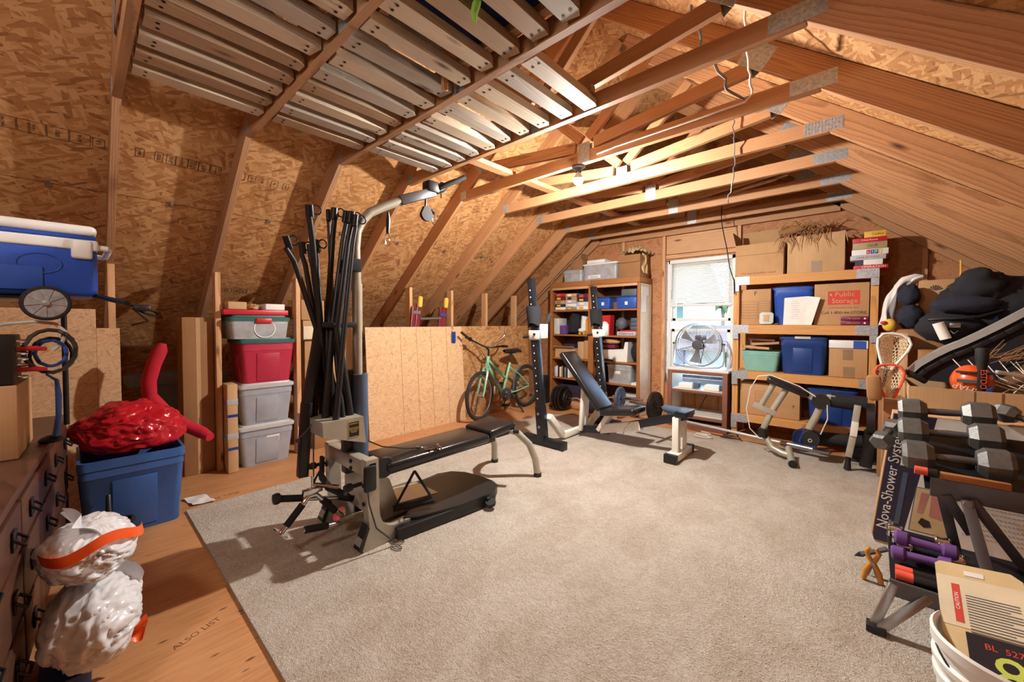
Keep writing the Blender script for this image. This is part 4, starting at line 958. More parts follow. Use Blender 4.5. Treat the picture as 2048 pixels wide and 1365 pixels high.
# hanging pulley and snap hooks on the mast
def snap(mb, p, L=0.07, r=0.016):
    x, y, z = p; mb.tube([(x, y-r*0.7, z), (x, y-r, z-L*0.25), (x, y-r*0.9, z-L*0.8), (x, y, z-L), (x, y+r*0.9, z-L*0.8), (x, y+r, z-L*0.25), (x, y+r*0.5, z)], 0.0035, 7, closed=True)
lb = gp(); lb.tube([(-2.2, 1.575, 2.07), (-2.2, 1.57, 2.0)], 0.007, 8); lb.prism([(-0.02, 0.05), (0.02, 0.05), (0.045, 0)]+arc((0, 0), 0.045, 0, -180, 12)[1:], 0.026, T(-2.187, 1.56, 1.945) @ RZ(90) @ RX(90)); lb.build('hanging_pulley', 'black', gym)
lb = gp(); snap(lb, (-2.2, 1.64, 1.965)); snap(lb, (-2.2, 1.29, 1.775), 0.075); lb.tube([(-2.2, 1.70, 2.13), (-2.2, 1.70, 2.09)], 0.005, 7); lb.build('snap_hook', 'chrome', gym)
lb = gp(); lb.tube([(-2.2, 1.295, 1.91), (-2.2, 1.295, 1.86), (-2.2, 1.292, 1.78)], [0.006, 0.014, 0.01], 8); lb.tube([(-2.2, 1.615, 1.985), (-2.2, 1.64, 1.975)], 0.012, 8); lb.build('cable_end', 'black', gym)
# rod box and power rods
lb = gp(); lb.prism([(0.835, 0.718), (1.055, 0.715), (1.07, 0.565), (0.838, 0.640)], 0.34, T(-2.40, 0, 0) @ YZ); rbx = lb.build('rod_box', 'champagne', gym)
MD = FX(-2.0592, 1.0, 0.655)
lb = gp(); lb.box((0, 0, 0), (0.062, 0.085, 0.0014), M=MD); pl_ = lb.build('warning_plate', 'black', rbx)
lb = gp()
for (cx, cy, w, h) in ((0, 0.041, 0.06, 0.0018), (0, -0.041, 0.06, 0.0018), (0.0292, 0, 0.0018, 0.084), (-0.0292, 0, 0.0018, 0.084)): lb.box((cx, cy, 0.001), (w, h, 0.001), M=MD)
pl2 = lb.build('plate_border', 'gold', rbx)
ml = gym.matrix_basis.inverted() @ MD
text('lettering', 'WARNING', 0.010, ml @ T(0, 0.030, 0.0012), 'gold', rbx, 0.0002)
text('lettering', 'SERIOUS INJURY\nCAN OCCUR IF\nROD IS NOT\nSECURED', 0.0075, ml @ T(0, -0.004, 0.0012), 'gold', rbx, 0.0002)
RODS = [((-2.14, 0.70, 1.66), 0.015, 0), ((-2.12, 0.805, 1.83), 0.018, 0), ((-2.30, 0.83, 1.67), 0.015, 1), ((-2.28, 0.865, 1.66), 0.013, 1), ((-2.33, 0.92, 1.70), 0.013, 1),
        ((-2.26, 0.995, 1.88), 0.017, 0), ((-2.20, 1.035, 1.86), 0.016, 0), ((-2.16, 1.045, 1.85), 0.019, 0), ((-2.32, 0.985, 1.88), 0.012, 0), ((-2.13, 1.055, 1.83), 0.014, 0)]
for i, ((x, y, z), r, small) in enumerate(RODS):
    bx_, by_ = -2.36+0.03*i, 0.86+0.018*((i*7) % 10)
    cross = 1.0-(0.5 if i in (0, 1, 5, 6) else 0.0)
    xm, ym, zm = (x+bx_)/2, 0.885+0.010*i, 1.20
    lb = gp(); lb.tube([(bx_, by_, 0.70), ((xm+bx_)/2, (ym+by_)/2, 0.95), (xm, ym, zm), (x*0.75+xm*.25, y*0.75+ym*.25, z*0.75+zm*.25), (x, y, z-0.06)], [r*1.25, r*1.2, r, r*0.85, r*0.8], 10)
    rod = lb.build('power_rod', 'black', gym)
    lb = gp(); d = (Vector((x, y, z))-Vector((xm, ym, zm))).normalized(); q = Vector((x, y, z))
    lb.tube([q-d*0.065, q], r*1.15, 10)
    cc = q+Vector((0.0, 0.036, -0.018)); lb.tube([cc+Vector((0, 0.022*math.cos(a*PI/8), 0.024*math.sin(a*PI/8))) for a in range(16)], 0.004, 7, closed=True)
    lb.build('rod_cap', 'black_metal', rod)
lb = gp(); lb.bar((-2.25, 0.905, 1.20), (-2.25, 0.825, 0.76), 0.05, 0.045, (1, 0, 0), 0.006); lb.bar((-2.25, 0.83, 0.80), (-2.25, 0.803, 0.40), 0.05, 0.05, (1, 0, 0), 0.006); lb.build('rod_brace', 'black', gym)
lb = gp(); lb.box((-2.24, 0.98, 1.22), (0.20, 0.17, 0.03), 0.01); lb.build('rod_strap', 'cloth_black', gym)
lb = gp(); lb.tube([(-2.2, 0.848, 0.70), (-2.2, 0.80, 0.65), (-2.2, 0.765, 0.62)], 0.003, 6); lb.tube([(-2.2, 0.843, 0.64), (-2.2, 0.842, 0.40)], 0.004, 6); lb.lathe([(0, -.012), (.012, -.008), (.012, .008), (0, .012)], 10, T(-2.2, 0.765, 0.615)); lb.build('cable', 'cable', gym)
# bench
def pad(name, c, d, tilt=0, mat='vinyl', rot=0):
    lb = gp(); lb.box((0, 0, 0), d, min(d)*0.42, M=T(*c) @ RZ(rot) @ RX(tilt), seg=4); return lb.build(name, mat, gym, angle=50)
pad('seat_pad', (-2.095, 1.535, 0.425), (0.30, 0.79, 0.062), 0)
pad('end_pad', (-2.095, 2.075, 0.452), (0.29, 0.27, 0.062), 5)
lb = gp(); lb.box((-2.10, 1.60, 0.372), (0.12, 0.95, 0.045), 0.008); lb.build('bench_rail', 'black', gym)
lb = gp(); lb.box((-2.10, 2.14, 0.395), (0.16, 0.14, 0.03), 0.006); lb.tube([(-1.965, 2.19, 0.42), (-1.93, 2.21, 0.42)], 0.02, 10); lb.build('pad_bracket', 'black', gym)
lb = gp()
lg = [(-1.93, 2.44, 0.0), (-1.945, 2.43, 0.13), (-1.985, 2.40, 0.25), (-2.05, 2.33, 0.345), (-2.12, 2.25, 0.385), (-2.20, 2.22, 0.39), (-2.28, 2.27, 0.36), (-2.35, 2.35, 0.28), (-2.395, 2.42, 0.15), (-2.41, 2.44, 0.0)]
lb.tube([(a, b, c+G0+0.004) for a, b, c in lg], 0.027, 12); lb.build('arched_leg', 'champagne', gym)
for x, y in ((-1.93, 2.44), (-2.41, 2.44)):
    lb = gp(); lb.lathe([(0.026, 0), (0.031, 0), (0.031, 0.03), (0.026, 0.03)], 14, T(x, y, G0)); lb.build('leg_foot', 'black', gym)
# foot platform
pf = [(-2.36, 1.38), (-2.30, 1.45), (-2.36, 1.62), (-2.38, 1.80)] + [(-2.34, 1.90), (-2.25, 1.96), (-2.12, 1.985), (-1.99, 1.985), (-1.90, 1.95), (-1.855, 1.88), (-1.845, 1.80), (-1.86, 1.60), (-1.93, 1.32), (-1.98, 1.25), (-2.02, 1.30)] + arc((-2.13, 1.36), 0.10, -20, 110, 6)
lb = gp(); lb.prism(pf, 0.055, T(0, 0, 0.045)); lb.build('foot_platform', 'black', gym)
for s, x0, x1 in ((1, -1.94, -1.865), (-1, -2.44, -2.36)):
    lb = gp(); lb.bar((x0, 1.18, 0.050), (x1, 1.86, 0.050), 0.055, 0.065, bev=0.006); lb.build('base_rail', 'black', gym)
lb = gp(); lb.lathe([(0, -0.012), (0.033, -0.012), (0.036, 0), (0.033, 0.012), (0, 0.012)], 22, T(-1.815, 1.80, 0.054) @ RX(18) @ RY(8)); lb.box((-1.835, 1.80, 0.06), (0.02, 0.03, 0.05), 0.004); lb.build('caster', 'black', gym)
# seat cables and clips, near cable
for i, pth in enumerate(([(-2.19, 1.10, 0.56), (-2.12, 1.20, 0.50), (-2.05, 1.32, 0.475), (-2.03, 1.40, 0.468), (-1.99, 1.46, 0.464), (-1.965, 1.48, 0.45), (-1.95, 1.47, 0.40)], [(-1.985, 1.10, 0.47), (-1.99, 1.22, 0.475), (-2.02, 1.33, 0.468), (-1.97, 1.37, 0.466), (-1.95, 1.50, 0.462)])):
    lb = gp(); lb.tube(pth, 0.004, 6); lb.build('cable', 'cable', gym)
lb = gp()
for p, rz in (((-2.03, 1.40, 0.466), 20), ((-1.965, 1.49, 0.470), -30)):
    q = Vector(p); d = Vector((math.cos(math.radians(rz)), math.sin(math.radians(rz)), 0)); e = Vector((-d.y, d.x, 0))
    lb.tube([q, q+d*0.02+e*0.012, q+d*0.07+e*0.012, q+d*0.085, q+d*0.07-e*0.010, q+d*0.02-e*0.010], 0.0045, 7, closed=True); lb.tube([q-d*0.02, q], 0.009, 8)
lb.build('snap_hook', 'chrome', gym)
lb = gp(); lb.tube([(-1.95, 1.02, 0.34), (-1.93, 1.015, 0.28), (-1.92, 1.05, 0.14), (-1.90, 1.13, 0.05), (-1.905, 1.15, 0.03)], 0.0045, 7); lb.build('cable', 'cable', gym)
lb = gp()
for rz in (10, 80): 
    q = Vector((-1.905, 1.13, 0.020)); d = Vector((math.cos(math.radians(rz)), math.sin(math.radians(rz)), 0)); e = Vector((-d.y, d.x, 0))
    lb.tube([q, q+d*0.02+e*0.016, q+d*0.06+e*0.016, q+d*0.075, q+d*0.06-e*0.014, q+d*0.02-e*0.014], 0.0042, 7, closed=True)
lb.build('snap_hook', 'chrome', gym)
# stirrup handle hanging under the bench
t = thing('stirrup_handle', 'black stirrup grip hanging under the gym bench', 'handle', (-2.0, 1.36, 0.10))
lb = local(t); lb.tube([(-2.01, 1.35, 0.34), (-2.06, 1.25, 0.14)], 0.008, 7); lb.tube([(-2.01, 1.35, 0.34), (-1.96, 1.44, 0.16)], 0.008, 7); lb.build('strap', 'cloth_black', t)
lb = local(t); lb.tube([(-2.07, 1.24, 0.13), (-1.955, 1.45, 0.145)], 0.018, 12); lb.build('grip', 'black_foam', t)
t = thing('ankle_strap', 'black ankle strap with steel ring hanging from the gym rail', 'strap', (-2.47, 0.98, 0.3))
lb = local(t); lb.bar((-2.44, 0.985, 0.42), (-2.455, 0.985, 0.27), 0.035, 0.02, (0, 1, 0), 0.004); lb.build('webbing', 'cloth_black', t)
lb = local(t); lb.tube([(-2.455+0.02*math.cos(a*PI/8), 0.985, 0.245+0.022*math.sin(a*PI/8)) for a in range(16)], 0.0035, 7, closed=True); lb.build('ring', 'chrome', t)
# cable attachments gathered on the low hook
LT = ['black straight pull down bar lying crosswise on the low gym hook', 'chrome ended v shaped press down bar hanging at the low gym hook', 'short black row bar nearest the carpet under the v bar']
t = thing('pull_bar', LT[0], 'exercise bar', (-2.25, 0.9, 0.25))
lb = local(t); lb.tube([(-2.25, 0.78, 0.285), (-2.22, 0.99, 0.235)], 0.011, 10); lb.build('bar', 'chrome', t)
for a, b in (((-2.26, 0.685, 0.315), (-2.25, 0.80, 0.285)), ((-2.22, 0.985, 0.24), (-2.20, 1.06, 0.21))):
    lb = local(t); lb.tube([a, b], 0.018, 12); lb.build('grip', 'black_foam', t)
lb = local(t); lb.lathe([(0, -0.02), (0.026, -0.015), (0.03, 0), (0.026, 0.015), (0, 0.02)], 14, T(-2.26, 0.68, 0.317) @ RX(90)); lb.build('end_cap', 'black', t)
t = thing('pull_bar', LT[1], 'exercise bar', (-2.2, 0.83, 0.2))
lb = local(t); lb.tube([(-2.2, 0.785, 0.27), (-2.2, 0.815, 0.305), (-2.2, 0.85, 0.305), (-2.2, 0.885, 0.265)], 0.014, 10); lb.tube([(-2.2, 0.835, 0.41), (-2.2, 0.835, 0.31)], 0.006, 7)
lb.box((-2.2, 0.835, 0.33), (0.03, 0.10, 0.03), 0.004); lb.tube([(-2.2, 0.84, 0.36), (-2.14, 0.95, 0.33)], 0.012, 8); lb.build('bar', 'chrome', t)
for a, b, e in (((-2.2, 0.785, 0.27), (-2.2, 0.705, 0.185), (-2.2, 0.685, 0.165)), ((-2.2, 0.885, 0.265), (-2.2, 0.955, 0.175), (-2.2, 0.975, 0.155))):
    lb = local(t); lb.tube([a, b], 0.018, 12); lb.build('grip', 'black_foam', t)
    d = (Vector(e)-Vector(b)).normalized(); lb = local(t); lb.tube([b, Vector(e)+d*0.006], 0.013, 10); lb.tube([Vector(e)+d*0.004, Vector(e)+d*0.012], 0.042, 18); lb.build('end_flange', 'chrome', t)
t = thing('pull_bar', LT[2], 'exercise bar', (-2.12, 0.83, 0.13))
lb = local(t); lb.tube([(-2.12, 0.76, 0.17), (-2.12, 0.95, 0.135)], 0.012, 10); lb.build('bar', 'chrome', t)
lb = local(t); lb.tube([(-2.12, 0.765, 0.17), (-2.12, 0.88, 0.148)], 0.018, 12); lb.build('grip', 'black_foam', t)
tag(MB().tube([(-2.2, 0.84, 0.37), (-2.2, 0.87, 0.42), (-2.18, 0.91, 0.33), (-2.16, 1.0, 0.26), (-2.16, 1.02, 0.25)], [0.008, 0.016, 0.020, 0.018, 0.01], 8).build('strap', 'cloth_black'), 'black nylon strap looped over the low gym hook', 'strap')

# ================================================================ LEANING PANELS, LADDER, BIKE
def lean2(label, y0, y1, xb, xt, top, mat='osb_panel', th=0.012, group=None):
    ang = math.degrees(math.atan2(xb-xt, top))
    M = T(xb, 0, 0.001) @ RZ(90) @ RX(90-ang)
    return tag(MB().prism([(y0, 0.0), (y1, 0.0), (y1, top), (y0, top)], -th).build('board', mat, matrix=M), label, 'board', group)
o = lean2('large pale strand board sheet leaning in front of the studs beside the gym', 2.0, 3.30, -3.775, -3.86, 1.185)
for i, y in enumerate((2.41, 2.62, 2.82, 3.05)): MB().box((y, 0.59, 0.0005), (0.003, 1.18, 0.001)).build('chalk_line', 'ink_brown', o)
lean2('strand board sheet leaning behind the bicycle', 3.22, 4.66, -3.85, -3.895, 1.185, 'osb_roof')
t = thing('ladder', 'maroon fibreglass extension ladder with yellow end covers behind the leaning board', 'ladder', (-3.91, 2.9, 0))
for y, zt in ((2.615, 1.42), (2.68, 1.44), (3.005, 1.40), (3.065, 1.43)):
    lb = local(t); lb.bar((-3.897, y-0.16, 0.002), (-3.905, y+0.01, zt), 0.055, 0.028, (1, 0, 0), 0.004); lb.build('side_rail', 'maroon', t)
for y in (2.70, 3.08):
    lb = local(t); lb.box((0, 0, 0), (0.045, 0.055, 0.13), 0.016, M=T(-3.895, y, 1.475) @ RX(-6)); lb.build('end_cover', 'yellow', t)
lb = local(t); lb.tube([(-3.90, 2.70, 1.275), (-3.90, 3.0, 1.285)], 0.016, 10); lb.build('rung', 'steel', t)
lb = local(t); lb.box((-3.886, 2.64, 1.35), (0.006, 0.12, 0.035)); lb.build('rail_clamp', 'steel', t)
lb = local(t); lb.box((-3.884, 3.03, 1.33), (0.006, 0.10, 0.03)); lb.build('rail_clamp', 'blue_tag', t)
t = thing('key_tag', 'dark blue key tags clipped on the top edge of the board', 'key tag', (-3.85, 3.15, 1.15))
lb = local(t); lb.tube([(-3.852+0.004*math.sin(a), 3.14+0.012*math.cos(a*PI/5), 1.155+0.035*math.sin(a*PI/5)) for a in range(10)], 0.003, 6, closed=True); lb.build('ring', 'steel', t)
for i in range(2):
    lb = local(t); lb.box((-3.838+0.008*i, 3.14+0.025*i, 1.05), (0.012, 0.03, 0.14), 0.006, M=None); lb.build('fob', 'blue_tag', t)
# wire hooks on the panel edge
tag(MB().tube([(-3.87, 1.96, 0.80), (-3.87, 1.98, 1.02), (-3.84, 1.99, 1.05), (-3.83, 1.95, 1.04), (-3.85, 1.93, 0.95), (-3.86, 1.93, 0.45)], 0.005, 6).build('wire_rack', 'black_metal'), 'thin black wire frame hanging beside the leaning board', 'wire')

t = bike = thing('bicycle', 'mint green bicycle with black saddle leaning toward the strand board', 'bicycle', (-3.6, 3.4, 0))
bd = Vector((-0.12, 0.993, 0)).normalized(); F0 = Vector((-3.60, 3.385, 0)); bn = Vector((bd.y, -bd.x, 0))
RW = 0.312; WB = 1.05
def B(s, z, n=0): return F0+bd*s+bn*n+Vector((0, 0, z))
for nm, s in (('front_wheel', 0), ('rear_wheel', WB)):
    c = B(s, RW+0.001); ax = bn if s else (bn*math.cos(.12)+bd*math.sin(.12)); e1 = Vector((0, 0, 1)).cross(ax).normalized()
    def cir(r, off=0, n=40): return [c+ax*off+e1*(r*math.cos(2*PI*i/n))+Vector((0, 0, r*math.sin(2*PI*i/n))) for i in range(n)]
    lb = local(t); lb.tube(cir(RW-0.022), 0.022, 10, closed=True); w = lb.build(nm, 'rubber', t)
    lb = local(t); lb.tube(cir(RW-0.05), 0.010, 8, closed=True); lb.tube(cir(RW-0.028, 0.020), 0.003, 5, closed=True); lb.build('rim', 'steel', w)
    lb = local(t)
    for i in range(28):
        a = 2*PI*i/28; q = c+e1*((RW-0.05)*math.cos(a))+Vector((0, 0, (RW-0.05)*math.sin(a))); a2 = a+(0.9 if i % 2 else -0.9)
        h = c+ax*(0.025 if i % 4 < 2 else -0.025)+e1*(0.02*math.cos(a2))+Vector((0, 0, 0.02*math.sin(a2))); lb.tube([h, q], 0.0013, 4, caps=False)
    lb.tube([c-ax*0.045, c+ax*0.045], 0.016, 10); lb.build('spokes', 'steel', w)
hb, ht_, bb, sc_ = B(0.125, 0.66), B(0.165, 0.80), B(0.47, 0.27), B(0.64, 0.68)
lb = local(t)
lb.tube([hb, ht_], 0.024, 12); lb.tube([B(0.14, 0.70), bb], 0.023, 12); lb.tube([B(0.155, 0.755), B(0.565, 0.46)], 0.019, 12); lb.tube([bb, sc_], 0.018, 12)
for n in (-0.04, 0.04):
    lb.tube([B(0.615, 0.62, n*0.4), B(0.82, 0.50, n), B(WB-0.02, RW+0.02, n*1.3)], 0.010, 8); lb.tube([bb+bn*n*0.6, B(0.75, 0.275, n), B(WB-0.02, RW, n*1.3)], 0.010, 8)
lb.build('frame', 'mint', t)
lb = local(t)
for n in (-0.045, 0.045): lb.tube([B(0.115, 0.63, n*0.6), B(0.09, 0.60, n), B(0.03, 0.40, n*1.1), B(0.0, RW, n*1.1)], [0.016, 0.016, 0.012, 0.009], 9)
lb.tube([B(0.115, 0.63, -0.05), B(0.118, 0.66, 0), B(0.115, 0.63, 0.05)], 0.015, 9); lb.build('fork', 'mint', t)
lb = local(t); lb.tube([ht_, B(0.17, 0.88), B(0.12, 0.92)], 0.014, 10); lb.build('stem', 'black', t)
lb = local(t); st = B(0.12, 0.92)
lb.tube([st, B(0.10, 0.94, -0.05), (-3.70, 3.36, 1.0), (-3.73, 3.27, 1.06)], 0.011, 10); lb.tube([st, B(0.16, 0.915, 0.05), B(0.28, 0.93, 0.13)], 0.011, 10); lb.build('handlebar', 'black', t)
lb = local(t); lb.tube([B(0.17, 0.925, 0.02), B(0.33, 1.03, 0.10), B(0.37, 1.09, 0.12), B(0.36, 1.15, 0.115)], 0.011, 10); lb.build('bar_end', 'chrome', t)
lb = local(t); lb.tube([(-3.725, 3.285, 1.05), (-3.75, 3.20, 1.115)], 0.016, 10); lb.lathe([(0, 0), (0.026, 0.004), (0.026, 0.03), (0, 0.034)], 12, T(-3.71, 3.33, 1.02) @ RX(70)); lb.build('grip', 'black', t)
lb = local(t); lb.tube([B(0.28, 0.93, 0.13), B(0.36, 0.925, 0.16)], 0.016, 10); lb.build('grip', 'black', t)
lb = local(t); lb.tube([(-3.70, 3.34, 1.0), (-3.68, 3.27, 1.02), (-3.69, 3.21, 1.05)], 0.005, 6); lb.tube([(-3.71, 3.33, 1.01), B(0.03, 0.86, -0.03), B(0.09, 0.72, 0.02)], 0.003, 6); lb.tube([(-3.70, 3.36, 1.0), B(0.06, 0.80, 0.04), B(0.12, 0.62, 0.04)], 0.003, 6); lb.build('brake_cable', 'black', t)
lb = local(t); lb.tube([sc_, B(0.675, 0.80)], 0.013, 10); lb.build('seat_post', 'black', t)
sd_ = local(t); 
def sad(u, v):
    s = 0.50+0.30*u; wdt = 0.02+0.075*max(0, (u-0.25)/0.75)**0.8; a = (v-0.5)*PI*1.15
    return tuple(B(s, 0.845+0.035*math.cos(a)*(0.7+0.3*u)-0.02*abs(math.sin(a))*u, wdt*math.sin(a)))
sd_.grid(sad, 12, 14); sd_.blob(tuple(B(0.67, 0.835)), (0.06, 0.14, 0.032), 0.02, 2, 16, 10); sd_.build('saddle', 'vinyl', t, angle=60)
lb = local(t); lb.tube([B(0.48, 0.27, -0.05), B(0.48, 0.27, 0.06)], 0.022, 12); m_ = T(*B(0.48, 0.27, 0.055)) @ RZ(-7) @ RY(90); lb.lathe([(0.035, 0), (0.085, 0), (0.09, 0.003), (0.085, 0.006), (0.035, 0.006)], 26, m_); lb.bar(B(0.48, 0.27, 0.075), B(0.40, 0.15, 0.075), 0.012, 0.02); lb.bar(B(0.48, 0.27, -0.07), B(0.56, 0.39, -0.07), 0.012, 0.02); lb.build('crankset', 'dk_grey_metal', t)
for s, z, n in ((0.38, 0.145, 0.12), (0.57, 0.395, -0.11)):
    lb = local(t); lb.box(tuple(B(s, z, n)), (0.08, 0.09, 0.022), 0.004); lb.build('pedal', 'black', t)
lb = local(t); lb.tube([B(0.60, 0.26, 0.05), B(0.70, 0.006, 0.19)], 0.009, 8); lb.build('kickstand', 'black', t)
lb = local(t); lb.tube([tuple(B(WB-(RW+0.015)*math.cos(a*PI/16), RW+(RW+0.015)*math.sin(a*PI/16))) for a in range(-2, 7)], 0.012, 8); lb.build('rear_guard', 'bluegrey', t)
lb = local(t); lb.box(tuple(B(0.23, 0.36, 0.05)), (0.012, 0.02, 0.10), 0.004); lb.build('reflector', 'white_plastic', t)
ang = math.degrees(math.atan2(0.70-0.27, 0.47-0.14))
c_ = B(0.29, 0.505, 0.0255); fr = frame(c_, (B(0.47, 0.27)-B(0.14, 0.70)), bn)
text('lettering', 'HUSS', 0.07, bike.matrix_basis.inverted() @ fr, 'ink', bike, 0.0006)

# ================================================================ POWER RACK AND BENCH
t = rack = thing('squat_rack', 'black squat rack with two tall holed uprights and white bar hooks behind the white bench', 'squat rack', (-2.4, 3.66, CZ))
for nm, y, xb, xt in (('L', 3.10, -2.385, -2.545), ('R', 4.22, -2.315, -2.487)):
    def U_(z): return Vector((xb+(xt-xb)*(z-0.05)/1.62, y, z))
    up = (1, 0, 0)
    lb = local(t); lb.bar(U_(0.06), U_(1.07), 0.075, 0.075, (0, 1, 0), 0.004); lb.bar(U_(0.06), U_(0.40), 0.082, 0.082, (0, 1, 0), 0.003); ul = lb.build('upright', 'black_metal', t)
    lb = local(t); lb.bar(U_(1.07), U_(1.67), 0.062, 0.062, (0, 1, 0), 0.004); lb.box(tuple(U_(1.672)), (0.066, 0.066, 0.008)); lb.build('inner_post', 'black_metal', t)
    for z in [0.48+0.075*i for i in range(8)]+[1.42, 1.49, 1.56]:
        for d, off in ((Vector((0, -1, 0)), 0.038), (Vector((1, 0, 0)), 0.038)):
            off_ = off if z < 1.07 else 0.0315
            p = U_(z)+d*off_; q = d.to_track_quat('Z', 'Y').to_matrix().to_4x4(); lb = local(t); lb.lathe([(0, 0.0006), (0.0075, 0.0006), (0.0075, -0.002)], 10, T(*p) @ q); lb.build('peg_hole', 'white_metal' if d.y < -0.5 else 'iron_black', ul)
    
    lb = local(t); p = U_(1.085); lb.box((p.x, y, p.z), (0.084, 0.084, 0.05), 0.003)
    lb.box((p.x+0.02, y, p.z+0.03), (0.14, 0.10, 0.085), 0.004); lb.box((p.x+0.105, y, p.z+0.065), (0.03, 0.10, 0.14), 0.004); lb.build('bar_hook', 'white_metal', t)
    lb = local(t); lb.tube([(p.x+0.03, y-0.05, p.z+0.035), (p.x+0.03, y-0.065, p.z+0.035)], 0.012, 10); lb.tube([(p.x-0.04, y-0.055, p.z+0.01), (p.x-0.10, y-0.07, p.z+0.0)], 0.014, 8); lb.build('pin', 'black', t)
    lb = local(t); lb.bar((-2.625, y, 0.045+CZ), (-2.125, y, 0.045+CZ), 0.075, 0.07, bev=0.003); lb.build('foot', 'black_metal', t)
    lb = local(t)
    for x in (-2.618, -2.132): lb.box((x, y, 0.04+CZ), (0.02, 0.082, 0.079), 0.003)
    lb.build('foot_cap', 'black', t)
    m = local(t)
    for z in (0.20, 0.33): m.lathe([(0, 0), (0.014, 0), (0.014, 0.010), (0, 0.012)], 10, T(U_(z).x, y-0.0415, z) @ RX(90))
    m.build('bolt', 'steel', t)
lb = local(t); pth = [(-2.35, 3.15, 0.30), (-2.36, 3.40, 0.055), (-2.36, 3.88, 0.055), (-2.28, 4.17, 0.30)]
for a, b in zip(pth, pth[1:]): lb.bar(a, b, 0.06, 0.06, bev=0.004)
lb.build('cross_member', 'white_metal', t)
for y, z, x, lab in ((3.10, 1.24, -2.50, 'black cloth draped over the near left rack upright'), (4.22, 1.24, -2.435, 'black cloth draped over the right rack upright')):
    def cl(u, v, x=x, y=y):
        a = u*2*PI; zz = 1.40-0.195*v-0.025*math.sin(a*2+1)*v
        r = 0.064+0.007*math.sin(2*a+3*v)+0.010*v; x = (-2.385-0.16*(zz-0.05)/1.62) if y < 3.5 else (-2.315-0.172*(zz-0.05)/1.62)
        return (x+r*math.cos(a), y+r*math.sin(a), zz)
    m = MB().grid(cl, 28, 14)
    tag(m.build('cloth_wrap', 'cloth_black', angle=80), lab, 'cloth')
tag(MB().tube([(-2.44, 3.19, 1.19), (-2.40, 3.20, 1.27), (-2.375, 3.20, 1.33)], [0.012, 0.022, 0.014], 8).build('shoe_horn', 'dk_grey_metal'), 'small dark curved hook behind the near rack upright', 'hook')

t = thing('weight_bench', 'white framed incline weight bench with black pads', 'weight bench', (-1.9, 3.66, CZ))
YB = 3.655
lb = local(t); lb.bar((-2.30, YB, 0.092), (-1.95, YB, 0.13), 0.055, 0.07, bev=0.003); lb.bar((-1.72, YB, 0.225), (-1.20, YB, 0.405), 0.06, 0.075, bev=0.003); lb.build('beam', 'black_metal', t)
lb = local(t); lb.bar((-2.05, YB, 0.13), (-1.62, YB, 0.245), 0.072, 0.088, bev=0.003); lb.build('beam_sleeve', 'white_metal', t)
for dy in (-0.04, 0.04):
    lb = local(t); lb.bar((-2.27, YB+dy, 0.08), (-2.24, YB+dy, 0.56), 0.035, 0.05, (0, 1, 0), 0.003); lb.build('back_support', 'white_metal', t)
lb = local(t); lb.bar((-2.06, YB-0.04, 0.12), (-1.93, YB-0.04, 0.33), 0.04, 0.05, (0, 1, 0), 0.003); lb.bar((-2.06, YB+0.04, 0.12), (-1.93, YB+0.04, 0.33), 0.04, 0.05, (0, 1, 0), 0.003); lb.bar((-1.97, YB, 0.30), (-1.72, YB, 0.33), 0.05, 0.04, bev=0.003); lb.build('seat_bracket', 'white_metal', t)
def slab(name, p0, p1, w, th, mat='vinyl'):
    d = Vector(p1)-Vector(p0); lb = local(t); fr = frame(p0, d, (-d.z, 0, d.x) if d.x > 0 else (d.z, 0, -d.x))
    lb.box((d.length/2, 0, 0), (d.length, w, th), th*0.35, fr, seg=4); return lb.build(name, mat, t, angle=50)
slab('back_pad', (-2.485, YB, 0.905), (-2.005, YB, 0.345), 0.27, 0.065)
slab('seat_pad', (-2.00, YB, 0.325), (-1.63, YB, 0.385), 0.28, 0.065)
lb = local(t); lb.bar((-2.46, YB, 0.84), (-2.06, YB, 0.365), 0.05, 0.03, (0.7, 0, 0.7)); lb.build('back_rail', 'white_metal', t)
for y in (3.575, 3.735):
    lb = local(t); lb.box((-1.255, y, 0.225), (0.055, 0.065, 0.34), 0.003); lb.build('front_leg', 'white_metal', t)
lb = local(t); lb.box((-1.255, 3.66, 0.043+CZ), (0.10, 0.40, 0.06), 0.004); lb.build('front_foot', 'white_metal', t)
for y in (3.445, 3.875):
    lb = local(t); lb.box((-1.255, y, 0.041+CZ), (0.11, 0.05, 0.075), 0.006); lb.build('foot_cap', 'black', t)
lb = local(t); lb.box((-1.215, 3.66, 0.425), (0.10, 0.24, 0.05), 0.004); lb.build('leg_plate', 'black_metal', t)
lb = local(t); lb.tube([(-1.86, 3.92, 0.405), (-1.48, 3.88, 0.395)], 0.019, 14); lb.build('plate_peg', 'chrome', t)
lb = local(t); lb.tube([(-1.48, 3.88, 0.395), (-1.44, 3.86, 0.395), (-1.20, 3.80, 0.40)], [0.030, 0.04, 0.04], 14); lb.build('foam_roller', 'bluegrey', t)
lb = local(t); lb.tube([(-1.70, 3.60, 0.27), (-1.74, 3.56, 0.20), (-1.75, 3.55, 0.15)], 0.006, 6); lb.build('lock_pin', 'chrome', t)

